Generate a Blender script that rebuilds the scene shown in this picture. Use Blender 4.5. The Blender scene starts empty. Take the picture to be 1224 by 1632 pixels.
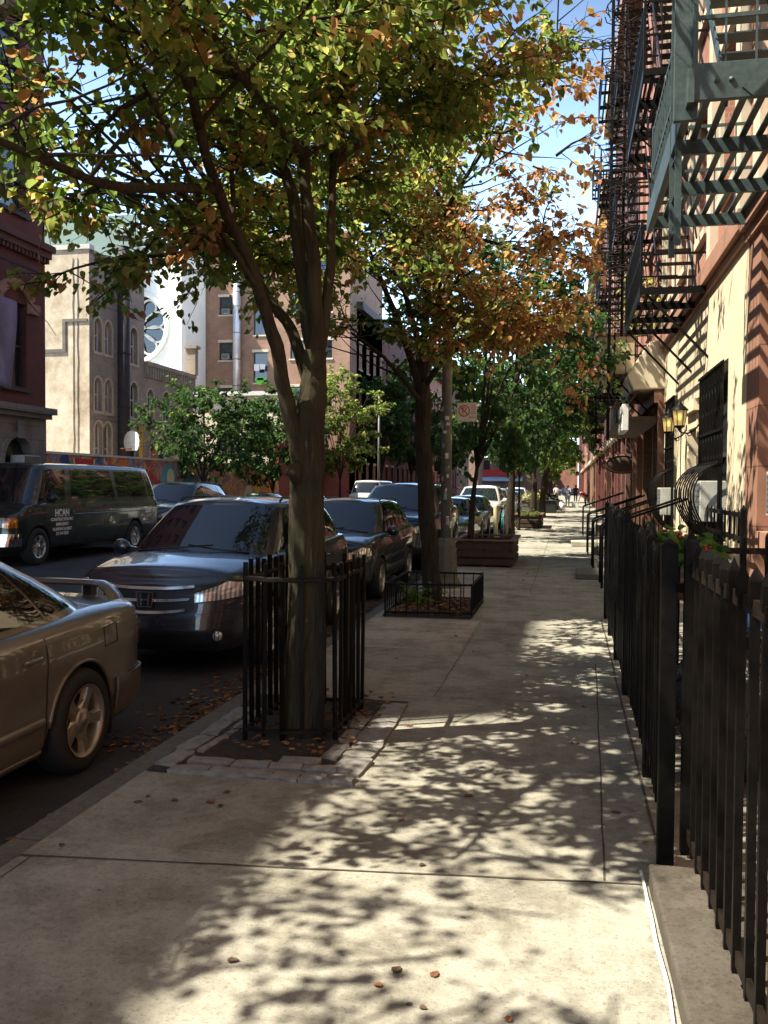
import bpy, bmesh, math, random
from math import sin, cos, pi, radians, sqrt, atan2, tan
from mathutils import Vector, Matrix, noise
sc = bpy.context.scene
# ------------------------------------------------------------------ camera, sky, sun, exposure
cd = bpy.data.cameras.new('camera'); cam = bpy.data.objects.new('camera', cd)
sc.collection.objects.link(cam); sc.camera = cam
cd.sensor_fit = 'VERTICAL'; cd.sensor_height = 36.0; cd.lens = 36.0 * 1450 / 1632
cd.clip_start = 0.05; cd.clip_end = 3000
cam.location = (0, 0, 1.65)
cam.rotation_mode = 'QUATERNION'
YAW, PITCH, ROLL = radians(11.42), math.atan(44 / 1450), radians(0.35)
_q = Matrix.Rotation(YAW, 4, 'Z') @ Matrix.Rotation(pi / 2 - PITCH, 4, 'X') @ Matrix.Rotation(ROLL, 4, 'Z')
cam.rotation_quaternion = _q.to_quaternion()
EL = radians(56); AZV = Vector((.896, .444, 0)).normalized()      # horizontal travel of the light
sun_from = Vector((-AZV.x * cos(EL), -AZV.y * cos(EL), sin(EL)))
w = bpy.data.worlds.new('World'); sc.world = w; w.use_nodes = True
nt = w.node_tree; nt.nodes.clear()
sky = nt.nodes.new('ShaderNodeTexSky'); sky.sky_type = 'NISHITA'; sky.sun_disc = False
sky.sun_elevation = EL; sky.sun_rotation = atan2(sun_from.x, sun_from.y)
sky.air_density = 1.0; sky.dust_density = 1.0; sky.ozone_density = 1.0
bg = nt.nodes.new('ShaderNodeBackground'); bg.inputs[1].default_value = 0.06
wo = nt.nodes.new('ShaderNodeOutputWorld')
# sky gain added by height: low band brightened, overhead dimmed to keep shade dark
tc = nt.nodes.new('ShaderNodeTexCoord'); sx = nt.nodes.new('ShaderNodeSeparateXYZ'); nt.links.new(tc.outputs['Generated'], sx.inputs[0])
mr = nt.nodes.new('ShaderNodeMapRange'); mr.inputs[1].default_value = .02; mr.inputs[2].default_value = .62; mr.inputs[3].default_value = 4.8; mr.inputs[4].default_value = .75; mr.interpolation_type = 'SMOOTHSTEP'
nt.links.new(sx.outputs[2], mr.inputs[0])
vm = nt.nodes.new('ShaderNodeVectorMath'); vm.operation = 'SCALE'; hz = nt.nodes.new('ShaderNodeHueSaturation'); hz.inputs['Saturation'].default_value = .84; hz.inputs['Value'].default_value = 1.08; nt.links.new(sky.outputs[0], hz.inputs['Color']); nt.links.new(hz.outputs[0], vm.inputs[0]); nt.links.new(mr.outputs[0], vm.inputs[3])
tn = nt.nodes.new('ShaderNodeVectorMath'); tn.operation = 'MULTIPLY'; tn.inputs[1].default_value = (.86, 1.0, 1.12); nt.links.new(vm.outputs[0], tn.inputs[0])
nt.links.new(tn.outputs[0], bg.inputs[0]); nt.links.new(bg.outputs[0], wo.inputs[0])
sd = bpy.data.lights.new('sun', 'SUN'); sd.energy = 5.0; sd.angle = radians(0.5); sd.color = (1, .925, .75)
so = bpy.data.objects.new('sun', sd); sc.collection.objects.link(so)
so.rotation_mode = 'QUATERNION'; so.rotation_quaternion = sun_from.to_track_quat('Z', 'Y'); so.location = (0, 0, 40)
sc.view_settings.view_transform = 'Standard'; sc.view_settings.look = 'None'
sc.view_settings.exposure = 1.28; sc.view_settings.gamma = 1; sc.view_settings.use_curve_mapping = False
sc.cycles.max_bounces = 8; sc.cycles.transparent_max_bounces = 8
sc.cycles.use_denoising = True

# ------------------------------------------------------------------ helpers
R = random.Random(7)
def link(o): sc.collection.objects.link(o); return o
def tag(o, label=None, cat=None, group=None, kind=None):
    if label: o['label'] = label
    if cat: o['category'] = cat
    if group: o['group'] = group
    if kind: o['kind'] = kind
    return o
def empty(name, loc=(0, 0, 0), rz=0.0):
    o = bpy.data.objects.new(name, None); o.location = loc; o.rotation_euler = (0, 0, rz)
    o.empty_display_size = .1
    return link(o)
def copy_tree(o, parent=None):
    c = o.copy(); link(c); c.parent = parent
    for ch in list(o.children): copy_tree(ch, c)
    return c
class MB:
    """collects shapes into one mesh"""
    def __init__(s): s.v = []; s.f = []; s.m = []; s.sm = []; s.mi = 0
    def add(s, vs, fs, smooth=False):
        b = len(s.v); s.v += [tuple(v) for v in vs]
        for f in fs:
            s.f.append([b + i for i in f]); s.m.append(s.mi); s.sm.append(smooth)
        return s
    def box(s, x0, x1, y0, y1, z0, z1):
        vs = [(x0, y0, z0), (x1, y0, z0), (x1, y1, z0), (x0, y1, z0), (x0, y0, z1), (x1, y0, z1), (x1, y1, z1), (x0, y1, z1)]
        return s.add(vs, [(0, 3, 2, 1), (4, 5, 6, 7), (0, 1, 5, 4), (1, 2, 6, 5), (2, 3, 7, 6), (3, 0, 4, 7)])
    def obox(s, c, size, M=None, taper=1.0):
        hx, hy, hz = [k / 2 for k in size]; t = taper
        vs = [Vector(p) for p in [(-hx, -hy, -hz), (hx, -hy, -hz), (hx, hy, -hz), (-hx, hy, -hz), (-hx * t, -hy * t, hz), (hx * t, -hy * t, hz), (hx * t, hy * t, hz), (-hx * t, hy * t, hz)]]
        if M is not None: vs = [M @ v for v in vs]
        c = Vector(c)
        return s.add([v + c for v in vs], [(0, 3, 2, 1), (4, 5, 6, 7), (0, 1, 5, 4), (1, 2, 6, 5), (2, 3, 7, 6), (3, 0, 4, 7)])
    def bar(s, a, b, wx, wy=None):
        """rectangular bar from a to b"""
        a, b = Vector(a), Vector(b); wy = wy or wx; d = b - a
        q = d.to_track_quat('Z', 'X').to_matrix()
        return s.obox((a + b) / 2, (wx, wy, d.length), q)
    def tube(s, pts, rads, n=8, cap=True, smooth=True, wob=0.0, seed=0):
        pts = [Vector(p) for p in pts]
        if not hasattr(rads, '__len__'): rads = [rads] * len(pts)
        vs = []; up = None
        for i, p in enumerate(pts):
            t = (pts[min(i + 1, len(pts) - 1)] - pts[max(i - 1, 0)]).normalized()
            if up is None:
                up = Vector((1, 0, 0)) if abs(t.x) < .8 else Vector((0, 1, 0))
            a = (up - t * up.dot(t)).normalized(); up = a; b = t.cross(a)
            for k in range(n):
                an = 2 * pi * k / n; r = rads[i]
                if wob: r *= 1 + wob * noise.noise(Vector((cos(an) * 1.7 + seed, sin(an) * 1.7, i * .55)))
                vs.append(p + a * cos(an) * r + b * sin(an) * r)
        fs = []
        for i in range(len(pts) - 1):
            for k in range(n):
                k2 = (k + 1) % n
                fs.append((i * n + k, i * n + k2, (i + 1) * n + k2, (i + 1) * n + k))
        s.add(vs, fs, smooth)
        if cap:
            b = len(s.v) - len(vs)
            s.f.append([b + k for k in reversed(range(n))]); s.m.append(s.mi); s.sm.append(False)
            e = b + (len(pts) - 1) * n
            s.f.append([e + k for k in range(n)]); s.m.append(s.mi); s.sm.append(False)
        return s
    def cyl(s, c, r, h, n=16, r2=None):
        c = Vector(c); return s.tube([c, c + Vector((0, 0, h))], [r, r if r2 is None else r2], n)
    def lathe(s, prof, c=(0, 0, 0), n=24, axis='Z', smooth=True):
        c = Vector(c); vs = []
        for (r, h) in prof:
            for k in range(n):
                a = 2 * pi * k / n
                if axis == 'Z': vs.append(c + Vector((r * cos(a), r * sin(a), h)))
                else: vs.append(c + Vector((h, r * cos(a), r * sin(a))))
        fs = [(i * n + k, i * n + (k + 1) % n, (i + 1) * n + (k + 1) % n, (i + 1) * n + k) for i in range(len(prof) - 1) for k in range(n)]
        return s.add(vs, fs, smooth)
    def prism(s, poly, f0, f1, smooth=False):
        """poly: list of 2d points; f0,f1 map 2d->3d for the two ends"""
        n = len(poly); vs = [f0(*p) for p in poly] + [f1(*p) for p in poly]
        fs = [list(reversed(range(n))), list(range(n, 2 * n))] + [(i, (i + 1) % n, n + (i + 1) % n, n + i) for i in range(n)]
        return s.add(vs, fs, smooth)
    def grid(s, rows, smooth=True, flip=False):
        nr, nc = len(rows), len(rows[0]); vs = [p for r in rows for p in r]
        fs = []
        for i in range(nr - 1):
            for j in range(nc - 1):
                q = (i * nc + j, i * nc + j + 1, (i + 1) * nc + j + 1, (i + 1) * nc + j)
                fs.append(tuple(reversed(q)) if flip else q)
        return s.add(vs, fs, smooth)
    def build(s, name, mats, parent=None, bevel=0.0, loc=None, fix=False):
        me = bpy.data.meshes.new(name); me.from_pydata(s.v, [], s.f)
        if not isinstance(mats, (list, tuple)): mats = [mats]
        for m_ in mats: me.materials.append(m_)
        me.polygons.foreach_set('material_index', s.m); me.polygons.foreach_set('use_smooth', s.sm)
        me.update()
        if fix:
            bm = bmesh.new(); bm.from_mesh(me); bmesh.ops.remove_doubles(bm, verts=bm.verts, dist=1e-4)
            bmesh.ops.recalc_face_normals(bm, faces=bm.faces); bm.to_mesh(me); bm.free()
        o = bpy.data.objects.new(name, me); link(o)
        if parent: o.parent = parent
        if loc: o.location = loc
        if bevel:
            b = o.modifiers.new('bevel', 'BEVEL'); b.width = bevel; b.segments = 2; b.limit_method = 'ANGLE'; b.angle_limit = radians(40)
        return o
def struct(name, mb, m, **k):
    o = mb.build(name, m, **k); o['kind'] = 'structure'; return o

# ------------------------------------------------------------------ materials
class NB:
    def __init__(s, name):
        s.mat = bpy.data.materials.new(name); s.mat.use_nodes = True; s.nt = s.mat.node_tree
        s.nt.nodes.clear(); s.out = s.n('OutputMaterial'); s.p = s.n('BsdfPrincipled'); s.l(s.p, 0, s.out, 0)
    def n(s, t, **k):
        x = s.nt.nodes.new('ShaderNode' + t)
        for a, b in k.items(): setattr(x, a, b)
        return x
    def l(s, a, i, b, j): s.nt.links.new(a.outputs[i], b.inputs[j])
    def pos(s):
        if not hasattr(s, '_g'): s._g = s.n('NewGeometry')
        return s._g
    def noise(s, scale, detail=5, rough=.6, vec=None, stretch=None):
        x = s.n('TexNoise'); x.inputs['Scale'].default_value = scale; x.inputs['Detail'].default_value = detail; x.inputs['Roughness'].default_value = rough
        v = vec or (s.pos(), 0)
        if stretch:
            m = s.n('Mapping'); m.inputs['Scale'].default_value = stretch; s.l(v[0], v[1], m, 0); v = (m, 0)
        s.l(v[0], v[1], x, 0); return x
    def ramp(s, src, i, stops):
        r = s.n('ValToRGB'); e = r.color_ramp.elements
        while len(e) < len(stops): e.new(.5)
        for k, (p, c) in enumerate(stops):
            e[k].position = p; e[k].color = (*c, 1) if len(c) == 3 else c
        s.l(src, i, r, 0); return r
    def mix(s, fac, a, b, mode='MIX'):
        m = s.n('Mix', data_type='RGBA', blend_type=mode)
        for k, v in ((0, fac), (6, a), (7, b)):
            if isinstance(v, tuple) and hasattr(v[0], 'outputs'): s.l(v[0], v[1], m, k)
            elif k == 0: m.inputs[0].default_value = v
            else: m.inputs[k].default_value = (*v, 1)
        return (m, 2)
    def bump(s, src, i, strength=.3, dist=.01):
        b = s.n('Bump'); b.inputs['Strength'].default_value = strength; b.inputs['Distance'].default_value = dist
        s.l(src, i, b, 'Height')
        if s.p.inputs['Normal'].links: s.nt.links.new(s.p.inputs['Normal'].links[0].from_socket, b.inputs['Normal'])
        s.l(b, 0, s.p, 'Normal'); return b
    def col(s, v):
        if hasattr(v[0], 'outputs'): s.l(v[0], v[1], s.p, 0)
        else: s.p.inputs[0].default_value = (*v, 1)
    def set(s, **k):
        for a, b in k.items(): s.p.inputs[a.replace('_', ' ')].default_value = b
        return s
def mul(c, k): return tuple(min(1, x * k) for x in c)
def basic(name, c, rough=.6, metal=0.0, var=.18, scale=6.0, bump=.15, bdist=.004, c2=None, coat=0.0, spec=.5, bscale=None):
    b = NB(name); n = b.noise(scale, 6)
    r = b.ramp(n, 0, [(.3, mul(c, 1 - var)), (.7, c2 or mul(c, 1 + var))]); b.col((r, 0))
    b.set(Roughness=rough, Metallic=metal); b.p.inputs['Specular IOR Level'].default_value = spec
    if coat: b.p.inputs['Coat Weight'].default_value = coat; b.p.inputs['Coat Roughness'].default_value = .03
    if bump: n2 = b.noise(bscale or scale * 6, 4); b.bump(n2, 0, bump, bdist)
    return b.mat
def brickm(name, c1, c2, mortar, w=.215, h=.072, grime=.35, rough=.85, off=.5, ms=.012, flat=0.0):
    b = NB(name); g = b.pos(); sp = b.n('SeparateXYZ'); b.l(g, 0, sp, 0)
    ad = b.n('Math', operation='ADD'); b.l(sp, 0, ad, 0); b.l(sp, 1, ad, 1)
    cb = b.n('CombineXYZ'); b.l(ad, 0, cb, 0); b.l(sp, 2, cb, 1)
    t = b.n('TexBrick'); b.l(cb, 0, t, 0)
    t.inputs['Color1'].default_value = (*c1, 1); t.inputs['Color2'].default_value = (*c2, 1); t.inputs['Mortar'].default_value = (*mortar, 1)
    t.inputs['Scale'].default_value = 1; t.inputs['Mortar Size'].default_value = ms; t.inputs['Brick Width'].default_value = w; t.inputs['Row Height'].default_value = h
    t.inputs['Bias'].default_value = 0.0; t.offset = off
    n = b.noise(.9, 7, .65); r = b.ramp(n, 0, [(.32, (1 - grime,) * 3), (.65, (1, 1, 1))])
    v = b.mix(1.0, (t, 0), (r, 0), 'MULTIPLY'); b.col(v); b.set(Roughness=rough)
    b.bump(t, 1, -.5 if not flat else -flat, .006); n2 = b.noise(60, 3); b.bump(n2, 0, .2, .003)
    return b.mat
M = {}
# sidewalk concrete: warm grey flags with gum spots, stains and fine grit
def concrete(name, c, gum=True, grit=1.0):
    b = NB(name)
    n1 = b.noise(.8, 8, .65); n2 = b.noise(9, 6, .7); n3 = b.noise(160, 2, .5)
    a = b.ramp(n1, 0, [(.3, mul(c, .72)), (.5, c), (.72, mul(c, 1.12))])
    g = b.ramp(n2, 0, [(.3, (.86, .85, .84)), (.65, (1.03, 1.03, 1.02))])
    v = b.mix(1.0, (a, 0), (g, 0), 'MULTIPLY')
    g3 = b.ramp(n3, 0, [(.3, (.80,) * 3), (.5, (1, 1, 1)), (.75, (1.08,) * 3)])
    v = b.mix(.8 * grit, v, (g3, 0), 'MULTIPLY')
    n7 = b.noise(55, 3, .6); g7 = b.ramp(n7, 0, [(.34, (.62, .60, .58)), (.44, (1, 1, 1)), (.62, (1, 1, 1)), (.72, (1.14, 1.13, 1.10))]); v = b.mix(.75 * grit, v, (g7, 0), 'MULTIPLY')
    n8 = b.noise(17, 6, .75); g8 = b.ramp(n8, 0, [(.36, (.80, .78, .75)), (.5, (1, 1, 1))]); v = b.mix(.8, v, (g8, 0), 'MULTIPLY')
    if gum:
        st1 = b.noise(2.3, 7, .75); r1 = b.ramp(st1, 0, [(.40, (.62, .60, .57)), (.54, (1, 1, 1))]); v = b.mix(.8, v, (r1, 0), 'MULTIPLY')
        n5 = b.noise(1.1, 9, .7); cr = b.n('Math', operation='SUBTRACT'); b.l(n5, 0, cr, 0); cr.inputs[1].default_value = .5; ab = b.n('Math', operation='ABSOLUTE'); b.l(cr, 0, ab, 0)
        n6 = b.noise(.5, 2); m6 = b.ramp(n6, 0, [(.55, (0, 0, 0)), (.60, (1, 1, 1))])
        mc = b.n('MapRange'); b.l(ab, 0, mc, 0); mc.inputs[1].default_value = .0035; mc.inputs[2].default_value = .0015; mc.inputs[3].default_value = 0; mc.inputs[4].default_value = .6
        mm = b.n('Math', operation='MULTIPLY'); b.l(mc, 0, mm, 0); b.l(m6, 0, mm, 1); v = b.mix((mm, 0), v, (.10, .09, .075))
        sl = b.n('SeparateXYZ'); b.l(b.pos(), 0, sl, 0); fl = b.n('Math', operation='MULTIPLY_ADD'); b.l(sl, 1, fl, 0); fl.inputs[1].default_value = .29; fl.inputs[2].default_value = 2.9; f2 = b.n('Math', operation='FLOOR'); b.l(fl, 0, f2, 0)
        wn = b.n('TexWhiteNoise', noise_dimensions='1D'); b.l(f2, 0, wn, 1); rw = b.ramp(wn, 0, [(0, (.90, .89, .87)), (1, (1.04, 1.04, 1.03))]); v = b.mix(1., v, (rw, 0), 'MULTIPLY')
        vo = b.n('TexVoronoi'); vo.inputs['Scale'].default_value = 3.3; b.l(b.pos(), 0, vo, 0)
        nn = b.noise(40, 2); ad = b.n('Math', operation='MULTIPLY_ADD'); b.l(nn, 0, ad, 0); ad.inputs[1].default_value = .05; b.l(vo, 0, ad, 2)
        sp = b.n('SeparateColor'); b.l(vo, 1, sp, 0)
        th = b.n('Math', operation='MULTIPLY'); b.l(sp, 0, th, 0); th.inputs[1].default_value = .098
        sb = b.n('Math', operation='SUBTRACT'); b.l(ad, 0, sb, 0); b.l(th, 0, sb, 1)
        mr = b.n('MapRange'); b.l(sb, 0, mr, 0); mr.inputs[1].default_value = .030; mr.inputs[2].default_value = .020; mr.inputs[3].default_value = 0; mr.inputs[4].default_value = .82
        v = b.mix((mr, 0), v, (.045, .042, .04))
    b.col(v); b.set(Roughness=.9); b.p.inputs['Specular IOR Level'].default_value = .25
    b.bump(n3, 0, .25, .003); b.bump(n2, 0, .25, .01)
    return b.mat
M['concrete'] = concrete('sidewalk concrete', (.372, .358, .312))
M['concrete_light'] = concrete('newer sidewalk concrete', (.47, .43, .37))
M['concrete_yard'] = concrete('yard concrete', (.34, .29, .23), gum=False)
M['kerb'] = concrete('kerb stone', (.155, .145, .125), gum=False)
M['kerb_shaded'] = concrete('shade-darkened fence kerb stone', (.105, .092, .078), gum=True)  # leaf-dapple shade is worked into the dark base; gum and stains are its own
M['asphalt'] = concrete('asphalt', (.060, .060, .066), gum=False, grit=1.0)
M['stone_block'] = basic('granite block', (.24, .225, .205), .85, var=.3, scale=14, bump=.6, bdist=.008)
M['soil'] = basic('soil', (.055, .042, .03), .95, var=.5, scale=30, bump=1.0, bdist=.02)
M['iron'] = basic('black painted iron', (.004, .0037, .0037), .5, var=.35, scale=25, bump=.35, bdist=.002, c2=(.008, .0065, .006), spec=.12)
M['iron_rust'] = basic('rusty black iron', (.010, .008, .007), .6, var=.35, scale=9, bump=.4, bdist=.002, c2=(.022, .014, .010), spec=.15)
M['green_iron'] = basic('green painted iron', (.028, .062, .062), .5, var=.3, scale=18, bump=.5, bdist=.003, c2=(.06, .09, .088))
M['caulk'] = basic('dirty caulk', (.62, .60, .56), .8, var=.35, scale=22, bump=.6, bdist=.006)
M['white_paint'] = basic('white paint', (.8, .8, .78), .6, var=.08, scale=20)
M['galv'] = basic('galvanised steel', (.20, .185, .17), .55, .3, var=.15, scale=8)
M['black'] = basic('black plastic', (.012, .012, .012), .45, var=.1, bump=0)
M['rubber'] = basic('tyre rubber', (.018, .018, .018), .8, var=.2, scale=30, bump=.4, bdist=.004)
M['chrome'] = basic('chrome', (.75, .75, .76), .12, 1.0, var=.05, bump=0)
M['alloy'] = basic('dusty alloy', (.42, .38, .32), .38, .75, var=.15, scale=12, bump=0)
M['alloy_silver'] = basic('silver alloy', (.5, .5, .5), .3, .8, var=.1, scale=12, bump=0)
def glass(name, c=(.010, .013, .015), rough=.03, spec=.9):
    b = NB(name); b.col(c); b.set(Roughness=rough); b.p.inputs['IOR'].default_value = 1.55; b.p.inputs['Specular IOR Level'].default_value = spec
    return b.mat
M['glass'] = glass('dark car glass'); M['wglass'] = glass('window glass', (.02, .024, .03), .06, .6)
def paint(name, c, metal=.55, rough=.32, flake=.12):
    b = NB(name); n = b.noise(3, 5); r = b.ramp(n, 0, [(.3, mul(c, .9)), (.7, mul(c, 1.08))]); b.col((r, 0))
    b.set(Roughness=rough, Metallic=metal); b.p.inputs['Coat Weight'].default_value = 1.0; b.p.inputs['Coat Roughness'].default_value = .035
    d = b.noise(7, 6, .7); rr = b.ramp(d, 0, [(.35, (rough * .85,) * 3), (.7, (rough * 1.3,) * 3)]); b.l(rr, 0, b.p, 'Roughness')
    return b.mat
def lampm(name, c, rough=.12):
    b = NB(name); n = b.n('TexWave'); n.inputs['Scale'].default_value = 9; n.inputs['Distortion'].default_value = 2; b.l(b.pos(), 0, n, 0)
    r = b.ramp(n, 0, [(.2, mul(c, .35)), (.8, c)]); b.col((r, 0)); b.set(Roughness=rough, Metallic=.4); b.p.inputs['Coat Weight'].default_value = 1
    return b.mat
M['headlamp'] = lampm('headlamp glass', (.75, .72, .66)); M['taillamp'] = lampm('red lamp', (.28, .015, .012)); M['amber'] = lampm('amber lamp', (.75, .22, .02))
M['plate'] = basic('plate', (.55, .42, .12), .5, bump=0)
# bark
def barkm(name, c, moss=.0):
    b = NB(name); n = b.noise(26, 8, .72, stretch=(1, 1, .13)); n2 = b.noise(2.2, 4)
    r = b.ramp(n, 0, [(.33, mul(c, .35)), (.5, c), (.72, mul(c, 1.7))]); v = (r, 0)
    if moss:
        mr = b.ramp(n2, 0, [(.42, (0, 0, 0)), (.62, (moss,) * 3)]); v = b.mix((mr, 0), v, (.075, .070, .034))
    b.col(v); b.set(Roughness=.95); b.p.inputs['Specular IOR Level'].default_value = .2; b.bump(n, 0, 1.0, .05)
    n4 = b.noise(45, 4, .7, stretch=(1, 1, .3)); b.bump(n4, 0, .6, .008)
    return b.mat
M['bark'] = barkm('bark', (.050, .037, .027), .55); M['bark2'] = barkm('dark bark', (.042, .031, .024), .2)
# leaves: per leaf colour from the mesh, light passes through
def leafm(name):
    b = NB(name); a = b.n('Attribute'); a.attribute_name = 'leaf'; b.l(a, 0, b.p, 0); b.set(Roughness=.5); b.p.inputs['Specular IOR Level'].default_value = .35
    t = b.n('BsdfTranslucent'); hs = b.n('HueSaturation'); hs.inputs['Value'].default_value = 2.2; hs.inputs['Saturation'].default_value = .98; b.l(a, 0, hs, 4); b.l(hs, 0, t, 0)
    m = b.n('MixShader'); m.inputs[0].default_value = .60; b.l(b.p, 0, m, 1); b.l(t, 0, m, 2); b.nt.links.new(m.outputs[0], b.out.inputs[0])
    return b.mat
M['leaf'] = leafm('leaf')
_d = NB('dry fallen leaf'); _a = _d.n('Attribute'); _a.attribute_name = 'leaf'; _v = _d.noise(90, 4); _r = _d.ramp(_v, 0, [(.3, (.55, .5, .45)), (.65, (1.1, 1.1, 1.1))]); _d.col(_d.mix(1., (_a, 0), (_r, 0), 'MULTIPLY')); _d.set(Roughness=.85); M['dry_leaf'] = _d.mat
# ------------------------------------------------------------------ ground
KX = -2.52      # kerb line, near side
FX = -13.3      # kerb line, far side
g = MB(); g.box(-400, 400, -200, 600, -1.5, -.30); struct('ground', g, M['asphalt'])
g = MB(); g.box(FX, KX, -60, 150, -.30, -.15); struct('road', g, M['asphalt'])
g = MB(); g.box(-400, 400, 150, 164, -.30, -.15); struct('cross_street', g, M['asphalt'])
g = MB(); g.box(KX + .16, 12, -60, 150, -.30, -.0); struct('sidewalk', g, M['concrete'])
g = MB(); g.box(-60, FX - .16, -60, 150, -.30, -.0); struct('far_sidewalk', g, M['concrete'])
def kerb(x0, x1, ya, yb, name):
    m_ = MB(); y = ya; i = 0
    while y < yb:
        L = 1.6 + R.random() * 1.2; dz = R.uniform(-.008, .006)
        m_.box(x0 + R.uniform(-.006, .006), x1, y, y + L - .012, -.30, -.004 + dz * .5); y += L
    struct(name, m_, M['kerb'], bevel=.012)
kerb(KX, KX + .158, -20, 150, 'kerb'); kerb(FX - .158, FX, -20, 150, 'far_kerb')
# flag joints: shallow dark grooves, one slab pattern along the pavement
jm = basic('joint dirt', (.075, .062, .048), .95, var=.4, scale=30)
def wavy(m_, a, b, wd, z=.004, n=None, amp=.006):
    a, b = Vector(a), Vector(b); n = n or max(2, int((b - a).length / .12)); d = (b - a).normalized(); s = Vector((-d.y, d.x))
    r1, r2 = [], []
    for i in range(n + 1):
        p = a.lerp(b, i / n) + s * amp * noise.noise(Vector((a.x * 3 + i * .35, a.y * 2, 5)))
        ww = wd * (.6 + .8 * abs(noise.noise(Vector((i * .6, a.y, a.x)))))
        r1.append((p.x - s.x * ww / 2, p.y - s.y * ww / 2, z)); r2.append((p.x + s.x * ww / 2, p.y + s.y * ww / 2, z))
    m_.grid([r1, r2], smooth=False)
j = MB()
wavy(j, (-2.36, 3.58), (.36, 3.86), .016)
wavy(j, (.17, 3.86), (.27, 8.6), .012); pass
for y in (.7, 6.95, 10.05, 13.6, 17.1, 20.6, 24.1, 27.5, 31, 34.5, 38, 41.5, 45): wavy(j, (-2.34, y), (1.9, y + .05), .010)
wavy(j, (-1.0, 6.95), (-1.0, 10.0), .008); wavy(j, (-.55, 14), (-.55, 60), .01)
wavy(j, (-2.30, .7), (-2.30, 3.58), .008)
wavy(j, (.42, 4.2), (.42, 11.5), .02)
struct('pavement_joint', j, jm)
g = MB(); g.box(-2.3, -1.03, 8.95, 10.95, 0, .004); g.box(-1.9, -.9, 13.3, 14.3, 0, .004); g.box(-2.3, -1.1, 17.0, 17.6, 0, .004)
struct('pavement_slab', g, M['concrete_light'])
# tree pit one: soil, ring of old granite blocks
g = MB()
n = 26
vs = []
rows = []
for i in range(15):
    rows.append([(-2.35 + 1.19 * k / 14, 4.79 + 1.95 * i / 14, .008 + .022 * abs(noise.noise(Vector((k * .5, i * .6, 1)))) * (1 if 2 < k < 11 and i > 3 else .2) + .05 * math.exp(-((k - 8) ** 2 + (i - 6) ** 2) / 9)) for k in range(15)])
g.grid(rows); struct('tree_pit_soil', g, M['soil'])
def block(x, y, L, W, rz, tilt=0.0, ty=0.0, h=.03):
    m_ = MB(); rows = []
    nx, ny = 5, 4
    top = [[(-L / 2 + L * i / nx + R.uniform(-.006, .006), -W / 2 + W * k / ny + R.uniform(-.005, .005), h + R.uniform(-.004, .004) - (.008 if i in (0, nx) or k in (0, ny) else 0)) for i in range(nx + 1)] for k in range(ny + 1)]
    m_.grid(top)
    per = [top[0][i] for i in range(nx + 1)] + [top[k][nx] for k in range(1, ny + 1)] + [top[ny][i] for i in range(nx - 1, -1, -1)] + [top[k][0] for k in range(ny - 1, 0, -1)]
    low = [(p[0] * 1.01, p[1] * 1.01, -.03) for p in per]
    m_.grid([low + [low[0]], per + [per[0]]], smooth=False)
    o = m_.build('paving_block', M['stone_block']); o.location = (x, y, 0); o.rotation_euler = (tilt, ty, rz)
    return o
nb = 0
def bl(x, y, L, W, rz, where, **k):
    global nb
    o = block(x, y, L, W, radians(rz), **k); nb += 1
    tag(o, where, 'paving block', 'granite blocks edging the first tree pit')
ordn = ['leftmost', 'second', 'third', 'fourth', 'fifth', 'rightmost']
for i, (x, y, L, W, a) in enumerate([(-2.10, 4.845, .23, .115, 2), (-1.885, 4.845, .19, .115, -1), (-1.70, 4.85, .17, .11, 3), (-1.53, 4.85, .16, .12, -3), (-1.375, 4.85, .14, .12, 2), (-1.22, 4.85, .165, .12, -1)]):
    bl(x, y, L, W, a, ordn[i] + ' worn grey granite block in the front row below the tree pit', tilt=R.uniform(-.04, .04), ty=R.uniform(-.03, .03))
for i, (x, y, L, W, a) in enumerate([(-2.03, 4.985, .26, .10, 5), (-1.78, 4.98, .22, .10, -2), (-1.57, 4.98, .19, .09, 4), (-1.37, 4.975, .20, .085, -2), (-1.52, 5.09, .24, .10, -2)]):
    bl(x, y, L, W, a, ['tilted', 'short', 'raised', 'narrow', 'lone wide'][i] + ' granite block in the second row before the tree guard', tilt=R.uniform(-.07, .07), ty=R.uniform(-.05, .05), h=.04)
for i, (x, y, L, W, a) in enumerate([(-1.215, 5.09, .30, .18, 86), (-1.215, 5.42, .32, .18, 88), (-1.22, 5.76, .33, .185, 90), (-1.225, 6.11, .33, .18, 91), (-1.235, 6.45, .30, .18, 92)]):
    bl(x, y, L, W, a, ['nearest', 'second', 'third', 'fourth', 'farthest'][i] + ' large granite block along the sidewalk side of the tree pit', tilt=R.uniform(-.03, .03), ty=R.uniform(-.05, .05))
for i, (x, y, L, W, a) in enumerate([(-1.375, 5.34, .30, .11, 88), (-1.38, 5.68, .33, .11, 90), (-1.385, 6.04, .32, .11, 91)]):
    bl(x, y, L, W, a, ['near', 'middle', 'far'][i] + ' narrow granite block of the inner row right of the guard', tilt=R.uniform(-.04, .04))
for i, (x, y, L, W, a) in enumerate([(-2.27, 5.02, .28, .12, 84), (-2.28, 5.34, .32, .12, 88), (-2.28, 5.70, .34, .12, 92), (-2.28, 6.08, .34, .12, 88), (-2.16, 5.42, .5, .05, 86), (-2.16, 5.98, .5, .05, 88)]):
    bl(x, y, L, W, a, ['nearest sunken', 'second sunken', 'third sunken', 'last sunken', 'near thin upright', 'far thin upright'][i] + ' block between the kerb and the tree guard', tilt=R.uniform(-.06, .06), ty=R.uniform(-.06, .06))
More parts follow.
